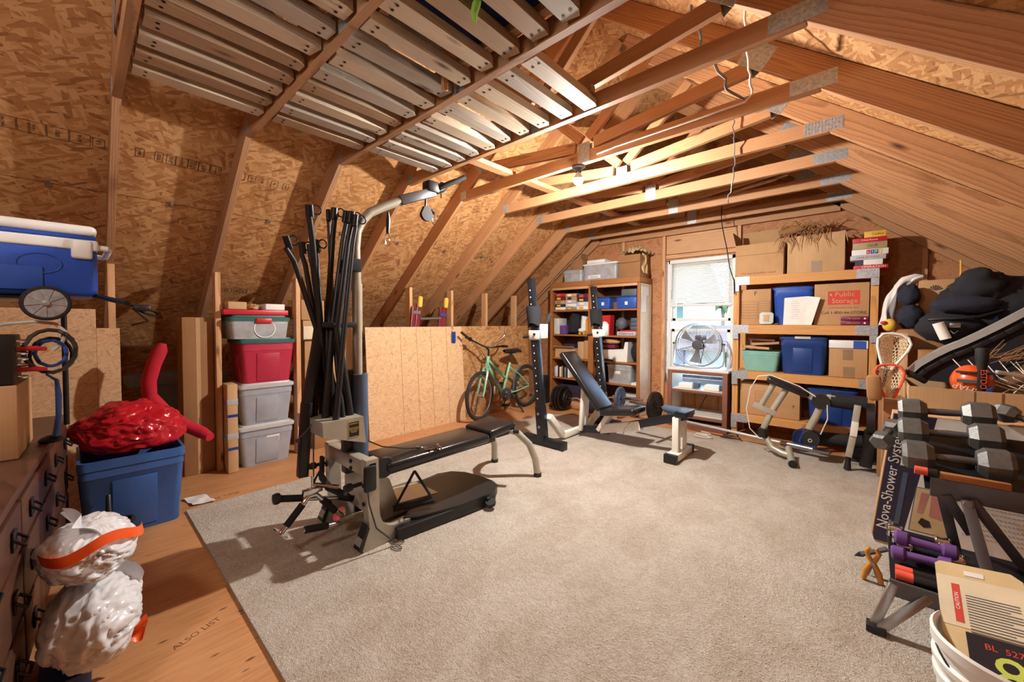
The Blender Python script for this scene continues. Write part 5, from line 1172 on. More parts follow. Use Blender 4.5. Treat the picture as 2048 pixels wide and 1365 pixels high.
def disc(name, label, c, R, ax, th=0.03, mat='iron_black', spokes=0, group=None, cat='weight plate'):
    t = thing(name, label, cat, c, 0, group)
    q = Vector(ax).normalized().to_track_quat('Z', 'Y').to_matrix().to_4x4(); mb = MB(q)
    mb.lathe([(0.0255, -th/2), (R*0.30, -th/2), (R*0.34, -th*0.3), (R*0.76, -th*0.3), (R*0.80, -th/2), (R*0.97, -th/2), (R, -th*0.36), (R, th*0.36), (R*0.97, th/2), (R*0.80, th/2), (R*0.76, th*0.3), (R*0.34, th*0.3), (R*0.30, th/2), (0.0255, th/2), (0.0255, -th/2)], 40)
    if spokes:
        for k in range(spokes): mb.box((R*0.55, 0, 0), (R*0.5, R*0.16, th*0.85), 0.003, M=RZ(k*360/spokes))
    mb.build('plate', mat, t)
    mb = MB(q)
    for k in range(12): mb.box((R*0.56*math.cos(k*PI/6), R*0.56*math.sin(k*PI/6), th*0.3), (0.006, 0.018, 0.002), M=T(0, 0, 0))
    mb.build('raised_marks', mat if spokes else 'dk_grey_metal', t); return t
disc('weight_plate', 'black iron weight plate on the chrome peg in front of the window', (-1.58, 3.891, 0.398), 0.15, (1, -0.1, 0.0), 0.035)
# loaded curl bar behind the rack
t = thing('curl_bar', 'chrome curl bar loaded with plates lying behind the rack', 'barbell', (-2.7, 4.6, 0.2))
cb = [(-3.32, 4.55, 0.175), (-3.02, 4.58, 0.19), (-2.94, 4.58, 0.205), (-2.84, 4.58, 0.165), (-2.74, 4.58, 0.225), (-2.64, 4.58, 0.205), (-2.50, 4.58, 0.26), (-2.42, 4.58, 0.285), (-2.02, 4.60, 0.295)]
lb = local(t); lb.tube(cb, 0.014, 12); lb.build('bar', 'chrome', t)
lb = local(t); lb.tube([(-2.28, 4.594, 0.2885), (-2.06, 4.60, 0.2945)], 0.025, 14); lb.tube([(-2.40, 4.581, 0.2855), (-2.34, 4.584, 0.287)], 0.034, 14); lb.build('sleeve', 'chrome', t)
PG = ['outermost black plate on the left end of the curl bar', 'second black plate from the left end of the curl bar', 'third black plate from the left end of the curl bar', 'innermost black plate at the left end of the curl bar']
for i in range(4): disc('weight_plate', PG[i], (-3.25+0.05*i, 4.557+0.005*i, 0.1785+0.0025*i), 0.165 if i < 3 else 0.12, (1, 0.05, 0.0), 0.034, 'iron_black', group='plates on the curl bar')
disc('weight_plate', 'grey three spoke plate on the right end of the curl bar', (-2.31, 4.586, 0.2878), 0.14, (1, 0.02, 0), 0.03, 'bluegrey', 3)
disc('weight_plate', 'small black plate lying flat beside the bicycle wheel', (-3.40, 4.72, 0.016), 0.10, (0, 0, 1), 0.03, 'iron_black')
tag(MB().blob((-2.76, 4.70, 0.105), (0.16, 0.12, 0.10), 0.12, 3, flat=-0.1, seed=31).build('gym_bag', 'cloth_black'), 'dark bag on the floor below the curl bar', 'bag')
carton('speaker_box', 'black square speaker box between the bicycle and the bookcase', (-3.74, 4.842, 0.001), (0.2, 0.10, 0.42), 0, 'black', tape=False, parent_cat='speaker')

# ================================================================ BOOKCASES
BX0, BX1, BM, BY0, BY1 = -3.645, -2.20, -2.93, 4.915, 5.27
BK = []
for i, (x0, x1, side) in enumerate(((BX0, BM, 'left'), (BM, BX1, 'right'))):
    t = thing('bookcase', side+' hand oak bookcase crammed with boxes' if i else 'left oak bookcase with games and backpack on its shelves', 'bookcase', ((x0+x1)/2, BY0, 0.0), 0, 'oak bookcases')
    if i: t['label'] = 'right oak bookcase with blue bins and side panel coloured as lit by the window'
    for x in (x0+0.011, x1-0.011):
        lb = local(t); lb.box((x, (BY0+BY1)/2, 0.88), (0.02, BY1-BY0, 1.75)); lb.build('side_panel', 'oak' if not (i and x > -2.5) else 'window_lit_panel', t)
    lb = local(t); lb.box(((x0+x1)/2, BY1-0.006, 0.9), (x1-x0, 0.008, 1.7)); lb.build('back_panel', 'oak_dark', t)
    for z in (0.07, 0.405, 0.705, 1.06, 1.425):
        lb = local(t); lb.box(((x0+x1)/2, (BY0+BY1)/2, z-0.011), (x1-x0-0.044, BY1-BY0-0.02, 0.022)); lb.build('shelf', 'oak', t)
    for x in (x0+0.0215, x1-0.0215):
        lb = local(t); lb.box((x, BY0-0.008, 0.89), (0.042, 0.018, 1.74), 0.002); lb.build('face_stile', 'oak', t)
    lb = local(t); lb.box(((x0+x1)/2, BY0-0.008, 1.745), (x1-x0-0.084, 0.018, 0.04), 0.002); lb.box(((x0+x1)/2, BY0-0.008, 0.035), (x1-x0-0.084, 0.018, 0.07), 0.002); lb.build('face_rail', 'stud', t)
    lb = local(t); lb.box(((x0+x1)/2, (BY0+BY1)/2-0.012, 1.80), (x1-x0-0.001, BY1-BY0+0.04, 0.075), 0.008); lb.build('top', 'oak', t)
    BK.append(t)
tag(MB().box((-2.196, 5.00, 1.53), (0.003, 0.15, 0.30), M=None).box((-2.1925, 5.03, 1.655), (0.003, 0.22, 0.11)).build('paper_note', 'paper'), 'white papers taped to the side of the right bookcase', 'paper')
STK = {}
def item(name, label, cat, x0, x1, z, h, mat, y0=4.94, d=0.2, bev=0.006, group=None):
    return tag(MB().box(((x0+x1)/2, y0+d/2, z+h/2+0.001), (x1-x0, d, h), bev).build(name, mat), label, cat, group)
# left, top shelf: board games and puzzles
gm = ['card3', 'white_foam', 'grey_lid', 'navy_print', 'red', 'olive', 'paper', 'dark_red', 'cloth_grey', 'card', 'lid_grey', 'paper']
rr = random.Random(8); zz = [1.426]*3; names = ['pale', 'white', 'grey', 'navy', 'red', 'olive', 'cream', 'maroon', 'light grey', 'brown', 'slate', 'ivory']
cols = [(-3.585, -3.40), (-3.395, -3.20), (-3.195, -2.99)]
pos = ['left', 'middle', 'right']
for lev in range(5):
    for c in range(3):
        h = rr.uniform(0.040, 0.062)
        if zz[c]+h > 1.69: continue
        mi = rr.randrange(12); x0, x1 = cols[c]
        o = item('puzzle_box', '%s game box, %s in the %s pile on the top shelf' % (names[mi], ['lowest', 'second up', 'third up', 'fourth up', 'fifth up'][lev], pos[c]), 'game box', x0, x1-rr.uniform(0, 0.02), zz[c], h, gm[mi], 4.94+rr.uniform(0, 0.02), 0.22, 0.003, 'game boxes on the top shelf')
        MB().box(((x0+x1)/2-0.02, 4.938, zz[c]+h/2), (0.07, 0.002, h*0.6)).build('cover_print', ['ink_white', 'card2', 'navy_print', 'mustard'][rr.randrange(4)], o)
        zz[c] += h+0.0015
# left, second shelf
item('puzzle_box', 'small printed box at the left end of the second shelf', 'game box', -3.60, -3.50, 1.061, 0.24, 'white_foam')
item('game_box', 'purple printed box beside the black backpack', 'game box', -3.49, -3.385, 1.061, 0.13, 'purple')
m = MB().blob((-3.27, 5.03, 1.225), (0.10, 0.09, 0.165), 0.08, 2.5, 26, 20, 4, flat=-0.162); m.box((-3.27, 4.945, 1.15), (0.13, 0.04, 0.12), 0.02)
tag(m.build('backpack', 'cloth_black', angle=60), 'black backpack standing on the second shelf of the left bookcase', 'backpack')
t = thing('roller_skate', 'white roller skate boot standing beside the backpack', 'skate', (-3.10, 5.0, 1.061))
lb = local(t); lb.tube([(-3.10, 5.0, 1.11), (-3.105, 4.995, 1.18), (-3.10, 5.0, 1.26), (-3.085, 5.0, 1.33)], [0.045, 0.04, 0.045, 0.05], 14); lb.blob((-3.12, 4.975, 1.125), (0.06, 0.055, 0.035), 0.03, 2, 16, 10); lb.build('boot', 'white_plastic', t)
lb = local(t)
for x in (-3.15, -3.08): lb.tube([(x, 4.96, 1.081), (x, 5.03, 1.081)], 0.0195, 12)
lb.build('wheel', 'mustard', t)
item('wicker_box', 'narrow amber box beside the white skate', 'box', -3.035, -3.005, 1.061, 0.22, 'clamp_orange')
# left, third shelf
t = carton('cardboard_box', 'wide open carton on the third shelf of the left bookcase', (-3.40, 5.06, 0.706), (0.36, 0.22, 0.15), 0, 'card3', [('y', 0.07, 70)], open_top=True)
item('game_box', 'red and black toy box in the wide carton', 'game box', -3.46, -3.27, 0.715, 0.20, 'navy_print', 5.0, 0.15)
item('card_file', 'upright brown file carton beside the rack upright', 'box', -3.06, -2.97, 0.706, 0.27, 'card')
item('card_file', 'thin tan file carton left of the upright brown one', 'box', -3.17, -3.07, 0.706, 0.25, 'card3')
# left, fourth shelf: books
for i in range(9):
    item('book', 'thin %s book, %s from the left on the fourth shelf' % (['grey', 'cream', 'dark', 'white', 'tan', 'black', 'pale', 'navy', 'ivory'][i], ['first', 'second', 'third', 'fourth', 'fifth', 'sixth', 'seventh', 'eighth', 'ninth'][i]), 'book', -3.59+0.030*i, -3.59+0.030*i+0.027, 0.406, 0.15+0.015*(i % 3), ['white_foam', 'paper', 'black', 'paper', 'card3', 'black', 'cloth_grey', 'navy_print', 'paper'][i], 4.95, 0.16, 0.002, 'books on the fourth shelf')
item('media_box', 'dark box on the bottom shelf of the left bookcase', 'box', -3.55, -3.05, 0.071, 0.22, 'navy_print', 5.0, 0.2)
# right bookcase
def toolbox(x0, x1, lab):
    o = item('storage_case', lab, 'case', x0, x1, 1.426, 0.155, 'blue_bright', 4.935, 0.26, 0.012)
    MB().box(((x0+x1)/2, 4.933, 1.50), (0.04, 0.003, 0.045)).build('label', 'paper', o)
    MB().box(((x0+x1)/2, 5.065, 1.588), (x1-x0+0.006, 0.266, 0.012), 0.003).build('lid', 'blue_deep', o)
    return o
toolbox(-2.86, -2.66, 'left blue plastic case on the top shelf of the right bookcase'); toolbox(-2.55, -2.27, 'right blue plastic case under the grey box')
item('grey_box', 'grey flat box on top of the right blue case', 'box', -2.49, -2.275, 1.596, 0.09, 'lid_grey', 4.95, 0.2)
item('glass_tray', 'row of small brown glass jars between the blue cases', 'jars', -2.66, -2.56, 1.426, 0.10, 'mahog', 5.05, 0.1)
t = tag(MB().prism([(-0.085, 0), (0.085, 0), (0.095, 0.28), (-0.095, 0.27)], 0.12, T(-2.74, 5.06, 1.062) @ RX(90)).build('shopping_bag', 'red'), 'red shopping bag with round white emblem on the second shelf', 'bag')
lb = MB().lathe([(0, 0), (0.055, 0), (0.055, 0.002), (0, 0.002)], 28, T(-2.73, 4.9395, 1.20) @ RX(90)).build('emblem', 'ink_white', t)
text('lettering', 'DSW', 0.036, FY(-2.73, 4.937, 1.20), 'ink_red', t)
tag(MB().blob((-2.52, 5.03, 1.222), (0.082, 0.08, 0.085), 0.12, 2.6, 24, 16, 7, flat=-0.083).build('cloth_bundle', 'lid_grey', angle=60), 'grey cloth bag between the red bag and the blue baskets', 'bag')
b1 = item('board_game', 'pale flat box with upside down lettering on the second shelf', 'game box', -2.54, -2.27, 1.062, 0.055, 'grey_lid', 4.93, 0.2, 0.003); text('lettering', 'BACARDI', 0.040, FY(-2.405, 4.9285, 1.09, 180), 'lid_grey', b1, 0.0004, sx=1.25)
item('board_game', 'thin red box lying on the pale lettered box', 'game box', -2.50, -2.27, 1.118, 0.018, 'red', 4.95, 0.2, 0.003)
for i in range(3):
    tag(MB().box((-2.31, 5.03, 1.165+0.055*i), (0.085, 0.16, 0.05), 0.004).build('basket', 'bluegrey'), ['lowest', 'middle', 'topmost'][i]+' of three small blue plastic baskets', 'basket', 'blue baskets')
t = thing('plastic_bin', 'white open front bin full of papers on the third shelf', 'bin', (-2.60, 5.05, 0.706))
lb = local(t); lb.prism([(-0.20, 0), (0.20, 0), (0.215, 0.27), (0.17, 0.27), (0.15, 0.17), (-0.20, 0.15)], 0.20, T(-2.60, 5.15, 0.706) @ RX(90)); lb.build('tub', 'white_plastic', t)
item('game_box', 'maroon box tucked in the white bin', 'game box', -2.79, -2.60, 0.88, 0.05, 'dark_red', 4.99, 0.12)
tag(MB().blob((-2.68, 5.05, 0.975), (0.13, 0.08, 0.04), 0.2, 4, 24, 12, 12).build('paper_bundle', 'card3'), 'crumpled tan paper heaped over the maroon box', 'paper')
tag(MB().blob((-2.31, 5.05, 0.84), (0.07, 0.09, 0.13), 0.1, 3, 20, 14, 13, flat=-0.13).build('cloth_bundle', 'cloth_black'), 'black rounded bag at the right end of the third shelf', 'bag')
tag(MB().tube([(-2.78, 4.93, 0.722), (-2.70, 4.928, 0.724), (-2.60, 4.93, 0.72)], [0.012, 0.016, 0.012], 8).build('binoculars', 'black'), 'small black gadget at the front of the third shelf', 'gadget')
t = tote('storage_tote', 'misty clear drawer tote on the fourth shelf of the right bookcase', (-2.52, 5.07, 0.406), (0.36, 0.24, 0.24), 0, 'clear_misty', 'clear', rib=False, taper=0.93)
MB().box((-0.02, -0.122, 0.15), (0.09, 0.004, 0.04), 0.001).build('label_card', 'paper', t)
item('black_case', 'black case at the left of the misty tote', 'case', -2.86, -2.72, 0.406, 0.24, 'black')
item('paper_stack', 'pale papers at the right of the misty tote', 'paper', -2.33, -2.24, 0.406, 0.03, 'paper', 4.93, 0.2, 0.002)
tote('storage_tote', 'clear shallow tote on the bottom shelf of the right bookcase', (-2.42, 5.07, 0.071), (0.30, 0.24, 0.17), 0, 'clear_misty', 'grey_lid', rib=False, taper=0.93)
# on top of the bookcases
TZ = 1.839
t = tote('storage_tote', 'clear tote with white lid rim on top of the bookcases', (-2.83, 5.10, TZ), (0.54, 0.30, 0.23), 0, 'clear_misty', 'white_plastic', rib=False, taper=0.95, lidh=0.012)
MB().box((-0.08, -0.149, 0.05), (0.20, 0.004, 0.045), 0.001).build('label_card', 'paper', t)
text('lettering', 'Christmas', 0.03, FY(-0.08, -0.1525, 0.05), 'lid_grey', t)
item('gift_box', 'white flat box with red print on the clear tote', 'box', -3.06, -2.77, TZ+0.250, 0.045, 'paper', 5.0, 0.2, 0.003)
tote('storage_tote', 'grey misty tub under the small carton on the bookcase', (-3.29, 5.10, TZ), (0.33, 0.28, 0.15), 0, 'clear_misty', 'clear_misty', rib=False, taper=0.95)
carton('cardboard_box', 'small open carton on the grey misty tub', (-3.26, 5.12, TZ+0.182), (0.20, 0.16, 0.15), 0, 'card2', [('X', 0.10, -20)], tape=False)
carton('cardboard_box', 'brown carton behind the clear tote on the bookcase', (-2.95, 5.245, TZ+0.30), (0.30, 0.06, 0.14), 0, 'card2', tape=False) if False else None
carton('cardboard_box', 'wide brown carton with folded front flap at the right of the bookcase top', (-2.38, 5.10, TZ), (0.30, 0.30, 0.30), 0, 'card2', [('y', 0.10, 170)], tape=False)
m = MB().grid(lambda u, v: (-2.53+0.36*v, 4.96+0.30*u+0.02*math.sin(7*v), TZ+0.345+0.07*math.sin(PI*u)*math.sin(PI*min(1, v*1.1))+0.02*math.sin(17*u+9*v)+0.012*math.sin(31*v)), 16, 22)
m.grid(lambda u, v: (-2.212+0.03*v+0.01*math.sin(9*u+7*v), 4.955+0.03*math.sin(6*v)+0.14*u, TZ+0.30-0.26*v+0.012*math.sin(13*u)), 12, 14)
tag(m.build('packing_paper', 'paper_cream', angle=80), 'crumpled cream packing paper spilling over the brown carton', 'paper')

# ================================================================ WINDOW UNIT AND FAN
UX0, UX1, UY0, UY1 = -1.80, -1.145, 4.82, 5.255
t = thing('window_cabinet', 'low open wooden shelf unit standing below the window', 'shelf unit', ((UX0+UX1)/2, UY0, 0))
for x in (UX0+0.012, UX1-0.012):
    lb = local(t); lb.box((x, (UY0+UY1)/2, 0.34), (0.022, UY1-UY0, 0.68)); lb.build('side_panel', 'white_metal' if x < -1.5 else 'mahog', t)
    lb = local(t); lb.box((x+(0.012 if x < -1.5 else -0.012), UY0-0.008, 0.34), (0.05, 0.018, 0.68), 0.002); lb.build('face_stile', 'mahog', t)
lb = local(t); lb.box(((UX0+UX1)/2, UY1-0.006, 0.22), (UX1-UX0, 0.01, 0.42)); lb.build('back_panel', 'osb_wall', t)
for z, m_ in ((0.455, 'white_metal'), (0.16, 'white_metal')):
    lb = local(t); lb.box(((UX0+UX1)/2, (UY0+UY1)/2, z-0.011), (UX1-UX0-0.046, UY1-UY0-0.014, 0.022)); lb.build('shelf', m_, t)  # shelves coloured white to carry the window light that washes them out
lb = local(t); lb.box(((UX0+UX1)/2, (UY0+UY1)/2-0.01, 0.688), (UX1-UX0+0.02, UY1-UY0+0.02, 0.024), 0.003); lb.build('top', 'white_metal', t)
lb = local(t)
for z, h_ in ((0.66, 0.045), (0.435, 0.028), (0.135, 0.035), (0.04, 0.08)): lb.box(((UX0+UX1)/2, UY0-0.008, z), (UX1-UX0-0.10, 0.018, h_), 0.002)
lb.build('face_rail', 'mahog', t)
for i, (x, lab) in enumerate(((-1.62, 'left white power adapter block on the window unit shelf'), (-1.33, 'right white power adapter block on the window unit shelf'))):
    t = thing('adapter_block', lab, 'electronics', (x, 4.95, 0.456)); MB().box((0, 0, 0.03), (0.16, 0.12, 0.06), 0.006).build('case', 'white_plastic', t); MB().box((0.10, 0.03, 0.035), (0.07, 0.09, 0.06), 0.006).build('plug', 'bluegrey', t)
tag(MB().tube([(-1.46, 5.23, 0.425), (-1.47, 5.2, 0.34), (-1.50, 5.1, 0.24), (-1.51, 5.05, 0.175)], 0.005, 6).build('power_lead', 'black'), 'black lead hanging inside the window unit', 'cord')
t = thing('floor_fan', 'round silver wire fan standing on the unit in front of the window', 'fan', (-1.525, 5.03, 0.705))
FC = Vector((-1.525, 5.03, 0.972)); FR = 0.262
lb = local(t)
for y_, r_ in ((-0.055, FR-0.006), (0.055, FR-0.006), (0.0, FR)): lb.tube([(FC.x+r_*math.cos(a*PI/28), FC.y+y_, FC.z+r_*math.sin(a*PI/28)) for a in range(56)], 0.007 if r_ == FR else 0.005, 7, closed=True)
lb.build('rim', 'galv', t)
lb = local(t)
for y_ in (-0.062, 0.06):
    for r_ in [0.07+0.0165*i for i in range(12)]:
        lb.tube([(FC.x+r_*math.cos(a*PI/24), FC.y+y_*(1-0.25*(r_/FR)**2), FC.z+r_*math.sin(a*PI/24)) for a in range(48)], 0.0011, 4, closed=True)
    for k in range(10):
        a = k*PI/5+0.3; lb.tube([(FC.x+0.05*math.cos(a), FC.y+y_, FC.z+0.05*math.sin(a)), (FC.x+(FR-.006)*math.cos(a), FC.y+y_*0.88, FC.z+(FR-.006)*math.sin(a))], 0.0022, 5)
lb.build('grille', 'steel', t)
lb = local(t); lb.lathe([(0, -0.068), (0.05, -0.066), (0.056, -0.055), (0.05, 0.0), (0, 0.0)], 24, T(*FC) @ RX(-90)); lb.build('hub', 'dk_grey_metal', t)
lb = local(t); lb.box((FC.x+0.01, FC.y+0.075, FC.z+0.085), (0.13, 0.05, 0.06), 0.012); lb.tube([(FC.x, FC.y+0.05, FC.z), (FC.x, FC.y+0.11, FC.z)], 0.06, 18); lb.build('motor', 'dk_grey_metal', t)
for k in range(3):
    lb = local(t); a0 = k*2*PI/3+0.4
    lb.grid(lambda u, v, a0=a0: (FC.x+(0.05+0.17*u)*math.cos(a0+(v-0.5)*(0.35+0.25*u)), FC.y+0.03*(v-0.5)*2, FC.z+(0.05+0.17*u)*math.sin(a0+(v-0.5)*(0.35+0.25*u))), 6, 6); lb.build('blade', 'galv', t)
lb = local(t); lb.tube([(-1.805, 5.03, 0.99), (-1.815, 5.03, 0.80), (-1.80, 5.01, 0.735), (-1.77, 4.98, 0.715), (-1.62, 4.93, 0.713), (-1.43, 4.93, 0.713), (-1.28, 4.98, 0.715), (-1.25, 5.01, 0.735), (-1.235, 5.03, 0.80), (-1.245, 5.03, 0.99)], 0.010, 9); lb.build('stand', 'galv', t)
lb = local(t)
for s in (-1, 1): lb.tube([(FC.x+s*(FR-0.004), 5.03, 0.985), (FC.x+s*(FR+0.035), 5.03, 0.985)], 0.012, 10)
lb.build('pivot_knob', 'black', t)
lb = local(t); lb.tube([(FC.x+0.06, FC.y-0.07, FC.z+0.06), (FC.x+0.09, FC.y-0.075, FC.z-0.02), (FC.x+0.07, FC.y-0.075, FC.z-0.12), (FC.x+0.05, FC.y-0.07, FC.z-0.22)], 0.004, 6); lb.build('cord', 'black', t)

# ================================================================ LUMBER SHELF
SX0, SX1, SY0, SY1 = -1.11, 0.06, 4.85, 5.23
t = thing('lumber_shelf', 'homemade four tier pine lumber shelf with steel corner plates', 'shelf', (-0.5, SY0, 0))
for x in (SX0+0.028, SX1-0.028):
    for y in (SY0+0.022, SY1-0.02):
        o = lumber('post', (x+0.5, y-SY0, 0.0), (x+0.5, y-SY0, 1.735), 0.044, 0.055, 'shelf', t, up=(1, 0, 0))
TIERS = [(1.735, 0.09), (1.217, 0.095), (0.72, 0.085), (0.245, 0.075)]
for z, h in TIERS:
    lumber('front_beam', (SX0+0.5, -0.004, z-h/2), (SX1+0.5, -0.004, z-h/2), 0.03, h, 'shelf', t)
    lumber('deck', (SX0+0.505, 0.20, z-0.010), (SX1+0.495, 0.20, z-0.010), 0.36, 0.018, 'shelf', t)
    for x, sx in ((SX0, 1), (SX1, -1)):
        m = MB(); w = 0.155 if not (x > 0 and z < 1.0) else 0.12
        m.box((0, 0, 0), (w, 0.0016, 0.085)); m.box((-sx*(w/2-0.028), 0, -0.075), (0.055, 0.0016, 0.07))
        for i in range(9): m.box((random.uniform(-w/2+.01, w/2-.01), -0.0012, random.uniform(-0.036, 0.036)), (0.005, 0.002, 0.005))
        m.build('corner_plate', 'galv', t, matrix=T(x+0.5+sx*w/2, -0.021, z-0.044))
SH = [1.7365, 1.2185, 0.7215, 0.2465]
# top tier
t = carton('cardboard_box', 'open brown carton with raised flaps at the left of the top shelf', (-0.885, 5.05, SH[0]), (0.44, 0.34, 0.345), 0, 'card', [('Y', 0.20, 8), ('x', 0.15, 12)], open_top=True)
text('lettering', 'the world within reach', 0.030, FY(0.0, -0.1708, 0.035), 'ink_brown', t, sx=1.15)
MB().box((0, -0.1705, 0.23), (0.445, 0.001, 0.004)).build('fold_line', 'ink_brown', t)
tag(MB().blob((-0.88, 5.05, SH[0]+0.32), (0.18, 0.12, 0.03), 0.3, 6, seed=41).build('packing_paper', 'cloth_white'), 'white packing scraps at the rim of the open carton', 'paper')
t = carton('cardboard_box', 'large closed tan carton in the middle of the top shelf', (-0.408, 5.06, SH[0]), (0.45, 0.36, 0.375), 0, 'card3', [('X', 0.10, 170)], tape=False)
MB().box((0.015, -0.1812, 0.055), (0.085, 0.0012, 0.11)).build('tape', 'kraft_tape', t)
fib = MB(); q = random.Random(3)
def cl_(v): return Vector((v.x, v.y, max(v.z, SH[0]+0.388)))
for i in range(90):
    a = Vector((-0.72+q.uniform(0, 0.34), 4.98+q.uniform(0, 0.14), SH[0]+0.415+q.uniform(0, 0.10))); d = Vector((q.uniform(-0.5, 1.0), q.uniform(-0.6, 0.3), q.uniform(-0.3, 0.55)))
    L = q.uniform(0.08, 0.2); fib.tube([a, cl_(a+d*L*0.5+Vector((0, 0, 0.02))), cl_(a+d*L+Vector((0, -0.01, -0.03)))], [0.005, 0.004, 0.0015], 4)
for i in range(26):
    x = -0.70+q.uniform(0, 0.42); a = Vector((x, 4.868-q.uniform(0, .012), SH[0]+0.39)); L = q.uniform(0.06, 0.22)
    fib.tube([a+Vector((0, 0.06, 0.03)), a, a+Vector((q.uniform(-.05, .05), -0.008, -L*0.5)), a+Vector((q.uniform(-.07, .07), -0.004, -L))], [0.0042, 0.004, 0.003, 0.001], 4)
fib.tube([(-0.72, 4.97, SH[0]+0.425), (-0.60, 4.98, SH[0]+0.46), (-0.50, 5.0, SH[0]+0.47)], [0.045, 0.05, 0.02], 10)
tag(fib.build('palm_bundle', 'straw', angle=60), 'bundle of dry brown palm fibre spilling over the cartons', 'palm fibre')
gz = SH[0]; GM = [('red', 0.034, 0.235, 'OPERATION', 'ink_white', 'red board game box at the bottom of the stack'), ('paper', 0.048, 0.19, '', None, 'white and navy game box second from the bottom'), ('grey_lid', 0.042, 0.245, 'GAME OF STATES', 'dark_red', 'pale grey game box with maroon lettering'),
      ('white_plastic', 0.052, 0.25, 'LIFE', None, 'white game box with coloured letter tiles'), ('olive', 0.062, 0.235, 'CLUE', 'ink', 'olive and grey game box with script lettering'), ('red_lid', 0.040, 0.235, 'Trivial Pursuit', 'ink_white', 'dark red game box with white script'), ('mustard', 0.055, 0.145, 'Cadoo', 'ink', 'yellow game box on top of the stack')]
rr = random.Random(6)
for i, (m_, h, w, tx, tm, lab) in enumerate(GM):
    x = -0.012+rr.uniform(-0.012, 0.012)+(0.03 if i == 6 else 0)
    o = thing('board_game', lab, 'board game', (x, 5.0, gz), rr.uniform(-3, 3), 'board games on the lumber shelf')
    MB().box((0, 0, h/2), (w, 0.24, h), 0.002).build('lid', m_, o)
    if tx == 'LIFE':
        for j, ch in enumerate('LIFE'):
            MB().box((-0.01+j*0.028, -0.1206, h/2), (0.025, 0.0012, h*0.75)).build('letter_tile', ['red', 'blue_bright', 'green_lid', 'mustard'][j], o)
            text('lettering', ch, 0.036, FY(-0.01+j*0.028, -0.1216, h/2), 'ink_white', o, 0.0003)
    elif tx: text('lettering', tx, 0.030 if len(tx) < 12 else 0.020, FY(0.02 if len(tx) < 12 else 0, -0.1206, h/2), tm, o, 0.0003)
    elif i == 1: MB().box((-0.065, -0.1206, h/2), (0.06, 0.0012, h)).build('cover_print', 'navy_print', o)
    gz += h+0.0012
# second tier
t = carton('cardboard_box', 'brown moving carton with printed table at the left of the second shelf', (-0.91, 5.04, SH[1]), (0.28, 0.28, 0.38), 0, 'card', tape=False)
def lines(t, x0, x1, z0, z1, n, y, mat='ink_brown'):
    m = MB()
    for i in range(n+1): m.box(((x0+x1)/2, y, z0+(z1-z0)*i/n), (x1-x0, 0.0008, 0.0025))
    for x in (x0, x1): m.box((x, y, (z0+z1)/2), (0.0025, 0.0008, z1-z0))
    m.build('printed_table', mat, t)
lines(t, -0.13, 0.02, 0.07, 0.25, 6, -0.1406); lines(t, 0.03, 0.13, 0.05, 0.25, 8, -0.1406)
text('lettering', 'F', 0.06, FY(0.0, -0.1406, 0.335), 'ink', t)
tote('storage_tote', 'blue lidded tote behind the folded white sheet', (-0.59, 5.07, SH[1]), (0.34, 0.28, 0.375), 0, 'blue_bright', 'blue_bright', lidh=0.02)
t = carton('cardboard_box', 'large moving carton with red storage company print', (-0.205, 5.045, SH[1]), (0.405, 0.28, 0.40), 0, 'card', tape=False)
MB().box((0.02, -0.1408, 0.262), (0.235, 0.001, 0.13)).build('red_panel', 'ink_red', t)
text('lettering', 'Public\nStorage', 0.062, FY(0.028, -0.1416, 0.262), 'card3', t, 0.0003)
MB().box((-0.075, -0.1416, 0.288), (0.016, 0.001, 0.03)).box((-0.068, -0.1416, 0.275), (0.028, 0.001, 0.006)).build('logo_mark', 'card3', t)
text('lettering', 'at the location near you', 0.022, FY(0.02, -0.1408, 0.168), 'ink_brown', t, 0.0003)
text('lettering', 'Call 1-800-44-STORE', 0.036, FY(0.02, -0.1408, 0.118), 'ink', t, 0.0003, sx=1.05)
for i in range(2):
    o = thing('game_set', ['lower', 'upper'][i]+' maroon flat game case in front of the storage carton', 'game case', (-0.10, 4.858, SH[1]+0.042*i))
    MB().box((0, 0, 0.02), (0.20, 0.022, 0.04), 0.006).build('case', 'dark_red', o)
    text('lettering', 'CHESS   CHECKERS', 0.011, FY(-0.01, -0.0116, 0.02), 'gold', o, 0.0003)
    MB().lathe([(0, 0), (0.008, 0), (0.008, 0.001), (0, 0.001)], 12, T(0.07, -0.011, 0.02) @ RX(90)).build('emblem', 'ink_white', o)
t = thing('pamphlet', 'large folded white printed sheet standing on the second shelf', 'paper', (-0.54, 4.868, SH[1]))
lb = local(t); lb.prism([(-0.655, 0), (-0.475, 0), (-0.455, 0.285), (-0.645, 0.275)], 0.0015, T(0, 4.865, SH[1]) @ RX(90)); lb.build('front_page', 'paper', t)
lb = local(t); lb.b.faces.new([lb.b.verts.new(lb.M @ Vector(p)) for p in ((-0.475, 4.864, SH[1]), (-0.42, 4.846, SH[1]), (-0.355, 4.85, SH[1]+0.268), (-0.455, 4.864, SH[1]+0.285))]); lb.build('folded_page', 'paper', t)
for i in range(9): 
    lb = local(t); lb.box((-0.555, 4.8628, SH[1]+0.24-0.022*i), (0.07 if i % 3 else 0.045, 0.0006, 0.004)); lb.build('text_line', 'grey_lid', t)
t = thing('glass_dish', 'square cut glass dish with orange centre on the second shelf', 'dish', (-0.80, 4.872, SH[1]))
mb = MB(T(0, 0, 0.066) @ RX(80)); mb.prism([(-.062, -.045), (-.045, -.062), (.045, -.062), (.062, -.045), (.062, .045), (.045, .062), (-.045, .062), (-.062, .045)], 0.02); mb.build('rim', 'clear', t)
MB(T(0, -0.001, 0.066) @ RX(80)).box((0, 0, 0.021), (0.05, 0.07, 0.006), 0.003).build('centre', 'card3', t)
